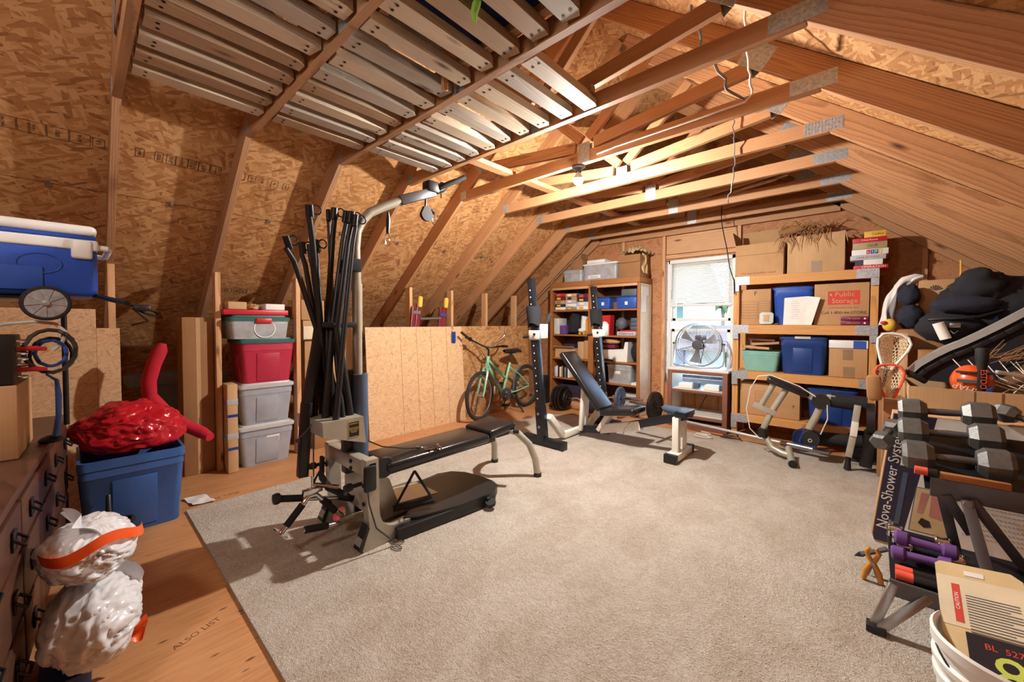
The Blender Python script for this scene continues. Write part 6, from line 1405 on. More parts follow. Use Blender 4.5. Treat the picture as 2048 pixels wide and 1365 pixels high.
MB().tube([(0.03, 0.0, 0.004), (0.10, 0.0, 0.010), (0.11, 0.01, 0.02)], [0.003, 0.008, 0.004], 7).build('stand', 'mahog', t)
# third tier
t = tote('storage_tote', 'pale teal open tub full of books on the third shelf', (-0.86, 5.04, SH[2]), (0.36, 0.28, 0.215), 0, 'teal', None, taper=0.82, rib=False, open_top=True)
for i, (x, z, r, m_) in enumerate(((-0.91, 0.248, 3, 'card3'), (-0.82, 0.295, -5, 'card'), (-0.86, 0.340, 3, 'mahog'))):
    tag(MB().box((0, 0, 0), (0.25, 0.20, 0.026), 0.003, M=T(x, 5.05, SH[2]+z) @ RY(r)).build('book', m_), ['lowest tan book sticking out of the teal tub', 'slanted tan book in the teal tub', 'brown book on top of the teal tub'][i], 'book')
t = tote('storage_tote', 'large deep blue tote in the middle of the third shelf', (-0.49, 5.045, SH[2]), (0.38, 0.32, 0.365), 0, 'blue_deep', 'blue_deep', lidh=0.02, taper=0.88)
MB().box((0.0, -0.169, 0.372), (0.13, 0.006, 0.03), 0.002).build('label_card', 'white_foam', t)
t = carton('cardboard_box', 'square brown carton with strips of tape on the third shelf', (-0.143, 5.045, SH[2]), (0.28, 0.29, 0.275), 0, 'card', tape=False)
MB().box((0.0, -0.1457, 0.215), (0.075, 0.001, 0.10)).box((0.01, -0.1457, 0.05), (0.085, 0.001, 0.10)).build('tape', 'kraft_tape', t)
o = item('game_box', 'white and blue striped flat box on the taped carton', 'game box', -0.285, -0.002, SH[2]+0.277, 0.075, 'white_plastic', 4.89, 0.25, 0.003)
MB().box((-0.06, 4.889, SH[2]+0.315), (0.09, 0.002, 0.07)).build('cover_print', 'blue_bright', o)
# bottom tier
t = carton('cardboard_box', 'long brown carton with printed table on the bottom tier', (-0.775, 5.055, SH[3]), (0.54, 0.29, 0.345), 0, 'card', tape=False); lines(t, -0.12, 0.08, 0.10, 0.26, 6, -0.1456)
text('lettering', 'F', 0.05, FY(0.22, -0.1456, 0.13), 'ink', t)
tote('storage_tote', 'dark blue lidded tote at the right of the bottom tier', (-0.255, 5.04, SH[3]), (0.38, 0.29, 0.34), 0, 'blue_deep', 'blue_deep', lidh=0.02)
carton('cardboard_box', 'smaller brown carton standing on the floor before the bottom tier', (-0.56, 4.70, 0.0135), (0.34, 0.18, 0.33), 0, 'card2', tape=False) if False else None

# ================================================================ LEG CURL ATTACHMENT ON THE FLOOR
t = lc = thing('leg_attachment', 'champagne grey leg curl frame with black pads parked before the lumber shelf', 'exercise machine', (-0.5, 4.3, CZ))
def lp(): return local(lc)
Y0 = 4.34
lb = lp(); lb.bar((-0.70, Y0, 0.725), (-0.39, Y0+0.05, 0.595), 0.20, 0.06, bev=0.025); lb.build('seat_pad', 'vinyl', t, angle=50)
lb = lp(); lb.tube([(-0.64, Y0-0.02, 0.68), (-0.74, Y0-0.04, 0.455)], 0.024, 12); lb.build('post', 'champagne', t)
lb = lp(); lb.tube([(-0.545, Y0, 0.64), (-0.66, Y0-0.02, 0.40), (-0.715, Y0-0.03, 0.25)], 0.026, 12); lb.build('post', 'champagne', t)
lb = lp(); lb.bar((-0.80, Y0-0.05, 0.47), (-0.62, Y0-0.02, 0.40), 0.05, 0.05, bev=0.004); lb.build('cross_bar', 'champagne', t)
lb = lp(); lb.tube([(-0.715, Y0-0.045, 0.25), (-0.715, Y0-0.045, 0.17)], 0.04, 14); lb.build('joint_cap', 'black', t)
lb = lp(); lb.tube([(-0.71, Y0-0.03, 0.19), (-0.64, Y0-0.06, 0.09), (-0.56, Y0-0.09, 0.065), (-0.48, Y0-0.12, 0.06)], 0.028, 12); lb.tube([(-0.52, Y0-0.02, 0.10), (-0.50, Y0-0.10, 0.065), (-0.455, Y0-0.30, 0.045)], 0.028, 12); lb.build('base_tube', 'champagne', t)
lb = lp(); lb.tube([(-0.456, Y0-0.296, 0.045), (-0.453, Y0-0.312, 0.044)], 0.032, 14); lb.build('end_cap', 'black', t)
lb = lp(); lb.bar((-0.42, Y0, 0.62), (-0.29, Y0, 0.55), 0.05, 0.05, bev=0.004); lb.tube([(-0.30, Y0, 0.50), (-0.335, Y0, 0.40), (-0.375, Y0, 0.30)], 0.03, 12); lb.build('swing_arm', 'champagne', t)
for i, (x, z, R) in enumerate(((-0.295, 0.56, 0.065), (-0.36, 0.225, 0.065))):
    lb = lp(); lb.tube([(x, Y0-0.05, z), (x, Y0+0.04, z)], R, 20); lb.build('pulley_housing', 'black', t)
lb = lp(); lb.tube([(-0.362+0.013*math.cos(a*PI/8), Y0-0.052, 0.21+0.013*math.sin(a*PI/8)) for a in range(16)], 0.0022, 6, closed=True); lb.build('ring_mark', 'white_plastic', t)
lb = lp(); lb.tube([(-0.23, Y0+0.02, 0.575), (0.0, Y0+0.02, 0.565)], 0.062, 18); lb.build('foam_roller', 'black_foam', t)
lb = lp(); lb.tube([(-0.34, Y0+0.15, 0.20), (-0.02, Y0+0.15, 0.22)], 0.055, 18); lb.build('foam_roller', 'black_foam', t)
lb = lp(); lb.bar((-0.26, Y0, 0.60), (-0.20, Y0, 0.60), 0.06, 0.04, bev=0.004); lb.build('arm_bracket', 'champagne', t)
lb = lp(); lb.bar((-0.055, Y0-0.06, 0.565), (-0.08, Y0-0.06, 0.30), 0.045, 0.03, (0, 1, 0), 0.003); lb.bar((-0.08, Y0-0.06, 0.30), (-0.105, Y0-0.06, 0.13), 0.045, 0.04, (0, 1, 0), 0.003); lb.build('side_post', 'champagne', t)
lb = lp(); lb.bar((-0.067, Y0-0.08, 0.43), (-0.078, Y0-0.082, 0.31), 0.046, 0.012, (0, 1, 0), 0.002); lb.build('post_label', 'white_metal', t)
lb = lp(); lb.tube([(-0.105, Y0-0.04, 0.14), (-0.11, Y0-0.05, 0.02)], [0.014, 0.026], 12); lb.build('post_foot', 'black', t)
lb = lp(); lb.tube([(0.0, Y0+0.02, 0.45), (0.05, Y0+0.02, 0.45)], 0.13, 22); lb.build('end_disc', 'black', t)
lb = lp(); lb.bar((0.03, Y0+0.02, 0.36), (0.0, Y0+0.0, 0.05), 0.08, 0.05, (0, 1, 0), 0.01); lb.build('rear_post', 'black', t)
lb = lp(); lb.tube([(-0.76, Y0-0.06, 0.74), (-0.82, Y0-0.07, 0.62), (-0.85, Y0-0.07, 0.42), (-0.82, Y0-0.07, 0.24), (-0.74, Y0-0.07, 0.16)], 0.0045, 6); lb.tube([(-0.76, Y0-0.06, 0.74), (-0.66, Y0-0.08, 0.76), (-0.45, Y0-0.06, 0.68), (-0.33, Y0-0.06, 0.60)], 0.0045, 6)
lb.tube([(-0.25, Y0-0.06, 0.54), (-0.245, Y0-0.07, 0.42), (-0.29, Y0-0.07, 0.28)], 0.0045, 6); lb.build('cable', 'wire_white', t)
t = thing('long_barbell', 'long chrome barbell lying on the carpet in front of the lumber shelf', 'barbell', (-0.9, 4.6, 0.1))
a, b = Vector((-1.55, 4.68, 0.105)), Vector((-0.235, 4.46, 0.082)); 
lb = local(t); lb.tube([a, a.lerp(b, 0.72)], 0.0145, 12); lb.build('bar', 'rim_silver', t)
lb = local(t); lb.tube([a.lerp(b, 0.72), b], 0.026, 14); lb.build('sleeve', 'steel', t)
disc('weight_plate', 'blue grey small plate standing behind the leg curl frame', (-0.435, 4.66, 0.12), 0.105, (0.3, 1, 0), 0.03, 'blue_bright')
disc('weight_plate', 'black plate standing at the right end of the leg curl frame', (-0.02, 4.60, 0.155), 0.14, (0.25, 1, 0), 0.03, 'iron_black')
for i, (x, y, l) in enumerate(((-1.28, 4.45, 'thin white cable coiled on the carpet before the window unit'), (-1.05, 4.58, 'black cable coiled on the carpet before the lumber shelf'))):
    tag(MB().tube([(x+0.11*math.cos(a*0.7)*(1-0.02*a), y+0.06*math.sin(a*0.7)*(1-.02*a), CZ+0.006+0.0025*a) for a in range(22)], 0.004, 6).build('cable_coil', 'wire_white' if i == 0 else 'black'), l, 'cable')

# ================================================================ RIGHT SIDE: HAND WEIGHTS AND STAND
t = thing('weight_stand', 'dark grey folding two tier stand holding the hex hand weights', 'stand', (0.4, 2.5, CZ))
lb = local(t); lb.bar((0.215, 2.53, 0.515), (1.05, 2.53, 0.515), 0.012, 0.085, bev=0.003); lb.build('front_tray_bar', 'dk_grey_metal', t)
lb = local(t); lb.prism([(2.537, 0.508), (2.94, 0.690), (2.94, 0.680), (2.537, 0.498)], 0.80, T(0.20, 0, 0) @ YZ); lb.build('upper_tray', 'black_metal', t)
lb = local(t); lb.prism([(2.16, 0.20), (2.62, 0.235), (2.62, 0.225), (2.16, 0.19)], 0.72, T(0.085, 0, 0) @ YZ); lb.build('lower_tray', 'black_metal', t)
lb = local(t); lb.bar((0.08, 2.16, 0.185), (0.85, 2.16, 0.185), 0.012, 0.065, bev=0.003); lb.build('lower_tray_bar', 'dk_grey_metal', t)
for a, b in (((0.32, 2.50, 0.49), (0.405, 2.2, 0.02)), ((0.335, 2.515, 0.49), (0.62, 2.60, 0.03)), ((0.25, 2.55, 0.50), (0.35, 2.66, 0.02)), ((0.26, 2.52, 0.49), (0.345, 2.56, 0.33))):
    lb = local(t); lb.bar(a, b, 0.012, 0.036, (1, 0, 0), 0.002); lb.build('leg', 'dk_grey_metal', t)
lb = local(t); lb.tube([(0.32, 2.48, 0.478), (0.32, 2.51, 0.478)], 0.014, 12); lb.build('pivot_bolt', 'steel', t)
for a, b in (((0.095, 2.165, 0.20), (0.038, 2.115, 0.03)), ((0.19, 2.165, 0.19), (0.055, 2.10, 0.028))):
    lb = local(t); lb.bar(a, b, 0.03, 0.022, (0, 1, 0), 0.002); lb.build('front_leg', 'steel', t)
lb = local(t); lb.box((0.045, 2.108, 0.028), (0.06, 0.05, 0.028), 0.004, M=None); lb.build('foot_pad', 'black', t)
def hexbell(label, c, L, R, hr, mat='iron', rz=0, tilt=0, roll=0, hl=0.105, group='hex hand weights', hmat='dk_grey_metal'):
    M_ = T(*c) @ RZ(rz) @ RY(tilt) @ RX(roll)
    t = thing('dumbbell', label, 'dumbbell', M=M_, group=group)
    MB(RY(90)).lathe([(hr*0.85, -L/2+hl*0.6), (hr, -L*0.1), (hr*1.08, 0), (hr, L*0.1), (hr*0.85, L/2-hl*0.6)], 14).build('handle', hmat, t)
    for s in (-1, 1):
        prof = [(0, -hl/2), (R*0.70, -hl/2), (R, -hl/2+0.026), (R, hl/2-0.016), (R*0.80, hl/2), (0, hl/2)]
        MB(T(s*(L/2-hl/2), 0, 0) @ RY(90*s) @ RZ(30)).lathe([(r, -z) if False else (r, z) for r, z in prof], 6).build('head', mat, t, angle=10)
    return t
hexbell('front grey iron hex dumbbell on the upper tray', (0.295, 2.61, 0.632), 0.335, 0.068, 0.017, tilt=-3)
hexbell('middle grey iron hex dumbbell on the upper tray', (0.285, 2.745, 0.715), 0.335, 0.066, 0.016, tilt=-3)
hexbell('back hex dumbbell topmost on the upper tray', (0.283, 2.875, 0.795), 0.325, 0.064, 0.016, tilt=-3)
hexbell('smaller hex dumbbell tucked between the front and middle ones', (0.27, 2.69, 0.80-0.16), 0.24, 0.040, 0.013, hl=0.07, rz=-3) if False else None
hexbell('small grey hex dumbbell tilted at the right of the upper tray', (0.555, 2.93, 0.79), 0.22, 0.046, 0.014, hl=0.075, rz=-28, tilt=14, group='small hex weights')
hexbell('small hex dumbbell standing at the left end of the upper tray', (0.165, 2.99, 0.765), 0.20, 0.044, 0.014, rz=75, hl=0.07, group='small hex weights') if False else None
hexbell('small grey hex dumbbell pushed behind the big ones', (0.083, 2.80, 0.665), 0.20, 0.046, 0.014, rz=68, hl=0.075, tilt=-22, group='small hex weights')
tag(MB().box((0, 0, 0), (0.20, 0.028, 0.028), 0.004, M=T(0.34, 2.524, 0.573)).build('wood_block', 'oak'), 'orange brown wood block under the front hex dumbbell', 'wood block')
t = thing('jump_rope_grip', 'coral red grip with black end lying on the shower box', 'grip', (0.16, 2.6, 0.55))
lb = local(t); lb.tube([(0.165, 2.522, 0.578), (0.205, 2.522, 0.577)], 0.018, 14); lb.build('grip', 'orange_red', t)
lb = local(t); lb.tube([(0.205, 2.522, 0.577), (0.235, 2.522, 0.577)], 0.019, 14); lb.build('end', 'black', t)
# lower tray weights
def roundbell(label, a, b, R, hr, mat, group=None):
    a, b = Vector(a), Vector(b); c = (a+b)/2
    t = thing('hand_weight', label, 'hand weight', tuple(c), 0, group); d = (b-a).normalized()
    lb = local(t); lb.tube([a, b], hr, 14); lb.build('handle', mat, t)
    for p, s in ((a, -1), (b, 1)):
        lb = local(t); lb.tube([p-d*s*0.012, p-d*s*0.004, p+d*s*0.028, p+d*s*0.036, p+d*s*0.037], [R*0.6, R*0.96, R, R*0.7, 0.001], 18); lb.build('end', mat, t)
    return t
roundbell('front purple hand weight on the lower tray', (0.125, 2.32, 0.262), (0.235, 2.31, 0.272), 0.029, 0.016, 'purple', 'purple hand weights')
roundbell('back purple hand weight resting on the black weights', (0.135, 2.368, 0.312), (0.25, 2.362, 0.310), 0.029, 0.016, 'purple', 'purple hand weights')
for i, (y, z) in enumerate(((2.20, 0.2245), (2.24, 0.2275))):
    t = thing('foam_weight', ['front', 'back'][i]+' black hand weight with coral foam end on the lower tray', 'hand weight', (0.2, y, z), 0, 'coral ended weights')
    lb = local(t); lb.tube([(0.10, y, z), (0.15, y, z)], 0.019, 14); lb.build('foam_end', 'orange_red', t)
    lb = local(t); lb.tube([(0.15, y, z), (0.34, y, z+0.004)], 0.018, 14); lb.build('bar', 'black', t)
for i, (y, z) in enumerate(((2.55, 0.264), (2.485, 0.260), (2.42, 0.256))):
    t = thing('chrome_dumbbell', ['rear', 'middle', 'front'][i]+' chrome dumbbell with black grip on the lower tray', 'dumbbell', (0.2, y, z), 0, 'chrome dumbbells')
    for x0, x1 in ((0.085+0.012*i, 0.135+0.012*i), (0.235+0.012*i, 0.285+0.012*i)):
        lb = local(t); lb.tube([(x0, y, z), (x0+0.006, y, z), (x0+0.008, y, z), (x1-0.008, y, z), (x1-0.006, y, z), (x1, y, z)], [0.026, 0.03, 0.027, 0.027, 0.03, 0.026], 18); lb.build('head', 'chrome', t)
    lb = local(t); lb.tube([(0.13+0.012*i, y, z), (0.24+0.012*i, y, z)], 0.014, 12); lb.build('grip', 'black', t)
# spring clamp and dark bar
t = thing('spring_clamp', 'amber spring clamp standing on the carpet beside the weight stand', 'clamp', (0.03, 2.5, CZ))
for s in (-1, 1):
    lb = local(t); c = 0.035
    lb.tube([(c+s*0.030, 2.50, 0.02), (c+s*0.024, 2.50, 0.06), (c+s*0.006, 2.50, 0.10), (c-s*0.012, 2.50, 0.125), (c-s*0.022, 2.50, 0.155), (c-s*0.010, 2.50, 0.175)], [0.011, 0.012, 0.010, 0.010, 0.010, 0.007], 10); lb.build('jaw', 'clamp_orange', t)
lb = local(t); lb.tube([(0.02, 2.50, 0.04), (0.035, 2.50, 0.085), (0.05, 2.50, 0.04)], 0.004, 7); lb.tube([(0.035, 2.485, 0.105), (0.035, 2.515, 0.105)], 0.009, 10); lb.build('spring', 'steel', t)
t = thing('clamp_bar', 'dark steel bar with black tip passing behind the amber clamp', 'bar', (0.0, 2.56, 0.1))
lb = local(t); lb.tube([(-0.005, 2.56, 0.105), (0.085, 2.56, 0.165)], 0.012, 6); lb.build('bar', 'dk_grey_metal', t)
lb = local(t); lb.tube([(-0.03, 2.56, 0.088), (-0.005, 2.56, 0.105)], [0.002, 0.014], 8); lb.build('tip', 'black', t)

# shower system carton
t = thing('shower_carton', 'large worn dark and white shower system carton standing on edge behind the weights', 'box', (0.03, 2.98, CZ+0.001))
NB = 0.735; sk_ = 0.105
def nb(x, z): return (x+sk_*z, z)
fm = T(0, 0, 0) @ RX(90)
body = MB().prism([nb(0.02, 0), nb(0.0, 0.04), nb(0.0, NB), nb(0.80, NB), nb(0.80, 0)], -0.12, fm).build('body', 'card3', t)
def fpanel(nm, pts, mat, off=0.0012): return MB().prism([nb(*p) for p in pts], 0.0008, T(0, -off, 0) @ fm).build(nm, mat, t)
fpanel('dark_panel', [(0.012, 0.012), (0.004, 0.05), (0.004, NB-0.004), (0.165, NB-0.004), (0.115, 0.012)], 'navy_print')
fpanel('white_panel', [(0.115, 0.012), (0.165, NB-0.004), (0.795, NB-0.004), (0.795, 0.012)], 'paper')
fpanel('base_band', [(0.115, 0.012), (0.12, 0.085), (0.795, 0.085), (0.795, 0.012)], 'navy_print', 0.002)
fpanel('picture_border', [(0.135, 0.115), (0.135, 0.355), (0.285, 0.355), (0.285, 0.115)], 'lid_grey', 0.0018)
fpanel('picture', [(0.139, 0.119), (0.139, 0.351), (0.281, 0.351), (0.281, 0.119)], 'paper_cream', 0.0026)
fpanel('picture_detail', [(0.20, 0.21), (0.195, 0.33), (0.265, 0.29), (0.255, 0.20)], 'pic_pink', 0.0034)
fpanel('picture_detail', [(0.155, 0.22), (0.158, 0.33), (0.185, 0.33), (0.175, 0.22)], 'pic_pink', 0.0034)
fpanel('picture_detail', [(0.165, 0.165), (0.175, 0.195), (0.205, 0.185), (0.215, 0.155), (0.19, 0.145)], 'ink', 0.0034)
for z0, z1, x0, x1, m_ in ((0.455, 0.54, 0.062, 0.105, 'paper'), (0.13, 0.42, 0.078, 0.098, 'bluegrey')): fpanel('product_print', [(x0, z0), (x0, z1), (x1, z1), (x1, z0)], m_, 0.0022)
lean_ = -math.degrees(math.atan(sk_))
def ntext(body, size, x, z, mat='ink_white', sx=1.0): text('lettering', body, size, T(x+sk_*z, -0.0028, z) @ RY(-lean_) @ RX(90) @ RZ(90), mat, t, 0.0003, sx=sx)
ntext('Nova-Shower System', 0.064, 0.036, 0.365, sx=1.0)
ntext('22" x 22" SHOWER SYSTEM', 0.011, 0.068, 0.60); ntext('HANDS FREE RINSE\nEASY TO INSTALL\nCOMPLETE KIT', 0.009, 0.085, 0.64, sx=1.1)
ntext('1 BASE\n4 QUICK CHANGE\n3 FACE COVERS', 0.011, 0.062, 0.10)
text('lettering', '\n'.join(['- - - - - - - - - - - - - - - - - - -']*9), 0.022, T(0.46, -0.0028, 0.25) @ RX(90), 'lid_grey', t, 0.0003)
MB().box((0.47, -0.0028, 0.40), (0.11, 0.0008, 0.035)).build('caution_box', 'ink', t)
text('lettering', 'or', 0.03, T(0.42, -0.0032, 0.05) @ RX(90), 'ink_white', t, 0.0003)
# cartons behind the stand
t = carton('cardboard_box', 'big open brown carton holding the orange helmet behind the hex dumbbells', (0.565, 3.62, 0.0145), (0.76, 0.52, 0.845), 0, 'card3', open_top=True)
MB().box((-0.02, -0.2612, 0.42), (0.006, 0.0012, 0.84)).box((-0.12, -0.2612, 0.42), (0.004, 0.0012, 0.84)).build('crease', 'ink_brown', t)
carton('cardboard_box', 'narrow open carton with the lacrosse stick heads in it', (0.13, 3.66, 0.0145), (0.10, 0.36, 0.72), 0, 'card2', [('y', 0.10, 70)], open_top=True)
carton('cardboard_box', 'large carton under the black duffel bag', (0.60, 4.095, 0.0145), (0.66, 0.26, 1.03), 0, 'card2')
carton('cardboard_box', 'tall carton pile base under the draped jacket', (0.33, 4.50, 0.0145), (0.36, 0.50, 1.175), 0, 'card2')
t = carton('cardboard_box', 'upright brown carton with printed fan mark behind the duffel bag', (0.41, 4.52, 1.194), (0.26, 0.24, 0.375), 0, 'card', tape=False)
text('lettering', 'Aloe', 0.055, FY(0.06, -0.1206, 0.31), 'navy_print', t)
m = MB()
for k in range(7):
    a = math.radians(20+k*23); m.prism([(0, 0), (0.036*math.cos(a-0.12), 0.036*math.sin(a-0.12)), (0.042*math.cos(a), 0.042*math.sin(a)), (0.036*math.cos(a+0.12), 0.036*math.sin(a+0.12))], 0.0008, T(-0.04, -0.1206, 0.295) @ RX(90))
m.build('fan_mark', 'navy_print', t)
carton('cardboard_box', 'thin upright carton edge below the duffel bag', (0.205, 4.02, 1.0) if False else (0.195, 4.17, 0.0145), (0.045, 0.1, 1.15), 0, 'card3', tape=False)
# jacket and dark clothes
JO = [(0.055, 1.22), (0.075, 1.34), (0.105, 1.465), (0.14, 1.55), (0.19, 1.605), (0.25, 1.618), (0.31, 1.61)]
JI = [(0.145, 1.215), (0.15, 1.30), (0.165, 1.39), (0.185, 1.46), (0.215, 1.515), (0.255, 1.555), (0.30, 1.578)]
def jk(u, v, dy=0.0):
    x = u*(len(JO)-1); i = min(int(x), len(JO)-2); f = x-i
    o_ = Vector(JO[i]).lerp(Vector(JO[i+1]), f); n_ = Vector(JI[i]).lerp(Vector(JI[i+1]), f); p = o_.lerp(n_, v)
    return (p.x+0.006*math.sin(17*u+3*v), 4.42+dy-0.035*math.sin(PI*v)+0.012*math.sin(13*u+9*v), p.y+0.006*math.sin(9*u+11*v))
m = MB().grid(jk, 36, 14); m.grid(lambda u, v: jk(u, v, 0.05), 36, 14)
jkt = tag(m.build('jacket', 'cloth_white', angle=80), 'white and grey jacket draped beside the fan marked carton', 'jacket')
MB().grid(lambda u, v: (lambda p: (p[0], p[1]-0.003, p[2]))(jk(u*0.75, 0.45+0.55*v)), 30, 8).build('grey_panel', 'cloth_grey', jkt, angle=80)
tag(MB().blob((0.225, 4.325, 1.45), (0.062, 0.06, 0.085), 0.2, 3, 24, 16, 51).blob((0.235, 4.325, 1.29), (0.075, 0.07, 0.098), 0.2, 3, 24, 16, 52, flat=-0.094).build('clothes_bundle', 'cloth_navy', angle=70), 'dark navy clothes stuffed beside the fan marked carton', 'clothes')
t = thing('plush_bird', 'yellow plush bird with red beak under the navy clothes', 'toy', (0.12, 4.25, 1.17))
lb = local(t); lb.blob((0.118, 4.255, 1.222), (0.042, 0.04, 0.05), 0.04, 3, 18, 12); lb.build('head', 'yellow', t)
lb = local(t); lb.blob((0.085, 4.222, 1.24), (0.022, 0.02, 0.015), 0.04, 3, 14, 10); lb.build('beak', 'red', t)
tag(MB().box((0.105, 4.27, 0.60), (0.075, 0.13, 1.13), 0.01).build('cardboard_box', 'card2'), 'slim carton in the dark corner beside the lumber shelf', 'box')
# duffel bag
t = thing('duffel_bag', 'large black duffel bag piled high on a carton at the right edge', 'bag', (0.55, 4.05, 1.05))
lb = local(t); lb.blob((0.66, 4.10, 1.33), (0.34, 0.20, 0.215), 0.14, 2.2, 40, 26, 61); lb.blob((0.41, 4.0, 1.21), (0.17, 0.15, 0.115), 0.12, 2.6, 28, 18, 62); lb.blob((0.53, 3.97, 1.48), (0.12, 0.10, 0.11), 0.2, 2.5, 26, 18, 63); lb.build('body', 'cloth_black', t, angle=70)
lb = local(t); lb.blob((0.46, 3.895, 1.36), (0.15, 0.05, 0.055), 0.2, 3, 24, 14, 64); lb.build('side_pocket', 'cloth_navy', t, angle=70)
lb = local(t); lb.box((0.415, 3.845, 1.225), (0.05, 0.012, 0.03), 0.003); lb.tube([(0.395, 3.84, 1.19), (0.41, 3.835, 1.17), (0.43, 3.84, 1.19)], 0.004, 6); lb.build('buckle', 'steel', t)
lb = local(t); lb.tube([(0.30, 3.90, 1.26), (0.40, 3.85, 1.27), (0.52, 3.87, 1.28), (0.62, 3.90, 1.32)], 0.010, 8); lb.build('strap', 'black', t)
text('lettering', 'A', 0.05, T(0.47, 3.852, 1.43) @ RX(80) @ RZ(30), 'ink_red', None, 0.001) if False else None
# curved silver edged case
t = thing('curved_case', 'curved black case with broad silver rim in front of the duffel bag', 'case', (0.45, 3.72, 0.95))
up_ = [(0.190, 0.925), (0.235, 0.985), (0.30, 1.045), (0.36, 1.092), (0.43, 1.136), (0.50, 1.188), (0.56, 1.235), (0.62, 1.285), (0.68, 1.335), (0.80, 1.43)]
lo_ = [(0.80, 1.10), (0.69, 1.02), (0.60, 0.915), (0.52, 0.86), (0.40, 0.86), (0.30, 0.865), (0.22, 0.88)]
def off(pts, d): return [(x+d*0.62, z-d*0.78) for x, z in pts]
lb = local(t); lb.prism(off(up_, 0.037)+lo_, 0.05, T(0, 3.75, 0) @ RX(90)); lb.build('shell', 'cloth_black', t, angle=20)
lb = local(t); rim_ = list(up_)+off(up_, 0.036)[::-1]; lb.prism(rim_, 0.08, T(0, 3.765, 0) @ RX(90)); lb.build('silver_rim', 'rim_silver', t, angle=60)
lb = local(t)
for (a, b) in zip(off(up_, 0.07), off(up_[1:], 0.07)): lb.bar((a[0], 3.70, a[1]), (b[0], 3.70, b[1]), 0.03, 0.03, (-0.62, 0, 0.78), 0.004)
lb.build('inner_rib', 'black', t)
lb = local(t); lb.bar((0.185, 3.72, 0.92), (0.285, 3.72, 0.855), 0.09, 0.035, bev=0.01); lb.build('end_bumper', 'black', t)
tag(MB().tube([(0.335, 3.80, 1.24), (0.372, 3.80, 1.135)], 0.028, 18).build('paper_roll', 'paper'), 'white paper roll standing behind the silver rim', 'paper roll')
# lacrosse heads
def lax(label, c, w, h, rz, mat, tilt=0, lean=0):
    M_ = T(*c) @ RZ(rz) @ RX(tilt) @ RY(lean)
    t = thing('lacrosse_stick', label, 'lacrosse stick', M=M_)
    outl = [(-0.12*w, -h*0.5), (-0.30*w, -h*0.2), (-0.46*w, h*0.1), (-0.50*w, h*0.30), (-0.38*w, h*0.46), (-0.15*w, h*0.52), (0.15*w, h*0.52), (0.38*w, h*0.46), (0.50*w, h*0.30), (0.46*w, h*0.1), (0.30*w, -h*0.2), (0.12*w, -h*0.5)]
    MB().tube([(x, 0, z) for x, z in outl], 0.008, 8, closed=True).build('head', mat, t)
    m = MB()
    def wid(z):
        k = (z/h+0.5); return w*0.5*min(1, 0.25+1.15*k)*(1 if k < 0.82 else max(0.35, 1-((k-0.82)/0.2)**2*0.6))
    n = 9
    for i in range(n):
        for s in (-1, 1):
            p = []
            for j in range(9):
                z = -h*0.45+h*0.95*j/8; f = ((i/n)*2-1+s*j*0.16); f = (f+1) % 2-1
                if p and abs(f-p[-1][1]) > 1: 
                    if len(p) > 1: m.tube([q[0] for q in p], 0.002, 4)
                    p = []
                ww = wid(z); p.append(((f*ww*0.95, 0.035*(1-f*f)+0.004, z), f))
            if len(p) > 1: m.tube([q[0] for q in p], 0.002, 4)
    for j in range(10):
        z = -h*0.42+h*0.9*j/9; ww = wid(z); m.tube([(f*ww*0.95, 0.035*(1-f*f)+0.004, z) for f in (-1, -0.5, 0, 0.5, 1)], 0.0018, 4)
    m.build('net', 'mesh_string', t)
    MB().tube([(0, 0, -h*0.5), (0, 0, -h*0.5-0.20)], 0.012, 10).build('shaft', 'black', t); return t
lax('white framed lacrosse stick head sticking up from the narrow carton', (0.115, 3.66, 1.045), 0.165, 0.24, 8, 'white_plastic', -12, 12)
lax('orange topped lacrosse stick head with hanging string net', (0.105, 3.53, 0.855), 0.14, 0.22, 5, 'orange_red', -10, 0)
tag(MB().box((0, 0, 0), (0.075, 0.09, 0.165), 0.025, M=T(0.032, 3.46, 0.82) @ RY(-4)).build('leather_pad', 'card2'), 'small tan leather pad beside the orange lacrosse head', 'pad')
# helmet, stick, net
t = thing('helmet', 'orange sports helmet with lettering lying in the big carton', 'helmet', (0.44, 3.52, 0.9))
lb = local(t); lb.blob((0.455, 3.53, 0.895), (0.088, 0.10, 0.098), 0.02, 2, 36, 24, 71); sh = lb.build('shell', 'orange_helmet', t)
lb = local(t); lb.tube([(0.455+0.094*math.cos(a), 3.53-0.104*math.sin(a), 0.955) for a in (0.4, 0.9, 1.4, 1.9, 2.4)], 0.007, 7); lb.build('stripe', 'navy_print', sh)
lb = local(t); lb.bar((0.385, 3.432, 0.905), (0.47, 3.424, 0.905), 0.008, 0.018); lb.build('vent', 'lid_grey', sh)
lb = local(t); lb.box((0.50, 3.44, 0.862), (0.05, 0.012, 0.035), 0.006); lb.build('visor', 'wire_blue', sh)
text('lettering', 'CHAP', 0.045, local(t).M @ FY(0.425, 3.426, 0.862, 160), 'ink_white', sh, 0.002)
lb = local(t); lb.tube([(0.53, 3.46, 0.965), (0.60, 3.45, 0.955), (0.72, 3.45, 0.935)], [0.010, 0.013, 0.012], 8); lb.build('face_guard', 'white_plastic', t)
t = thing('lacrosse_stick', 'black lacrosse shaft end with orange lettering standing in the big carton', 'lacrosse stick', (0.47, 3.40, 0.3))
lb = local(t); lb.tube([(0.475, 3.40, 0.30), (0.474, 3.40, 0.99)], 0.017, 8); lb.build('shaft', 'black', t)
lb = local(t); lb.tube([(0.474, 3.40, 0.98), (0.473, 3.40, 1.03), (0.472, 3.40, 1.085), (0.472, 3.40, 1.10)], [0.019, 0.026, 0.028, 0.022], 12); lb.build('butt_end', 'rubber', t)
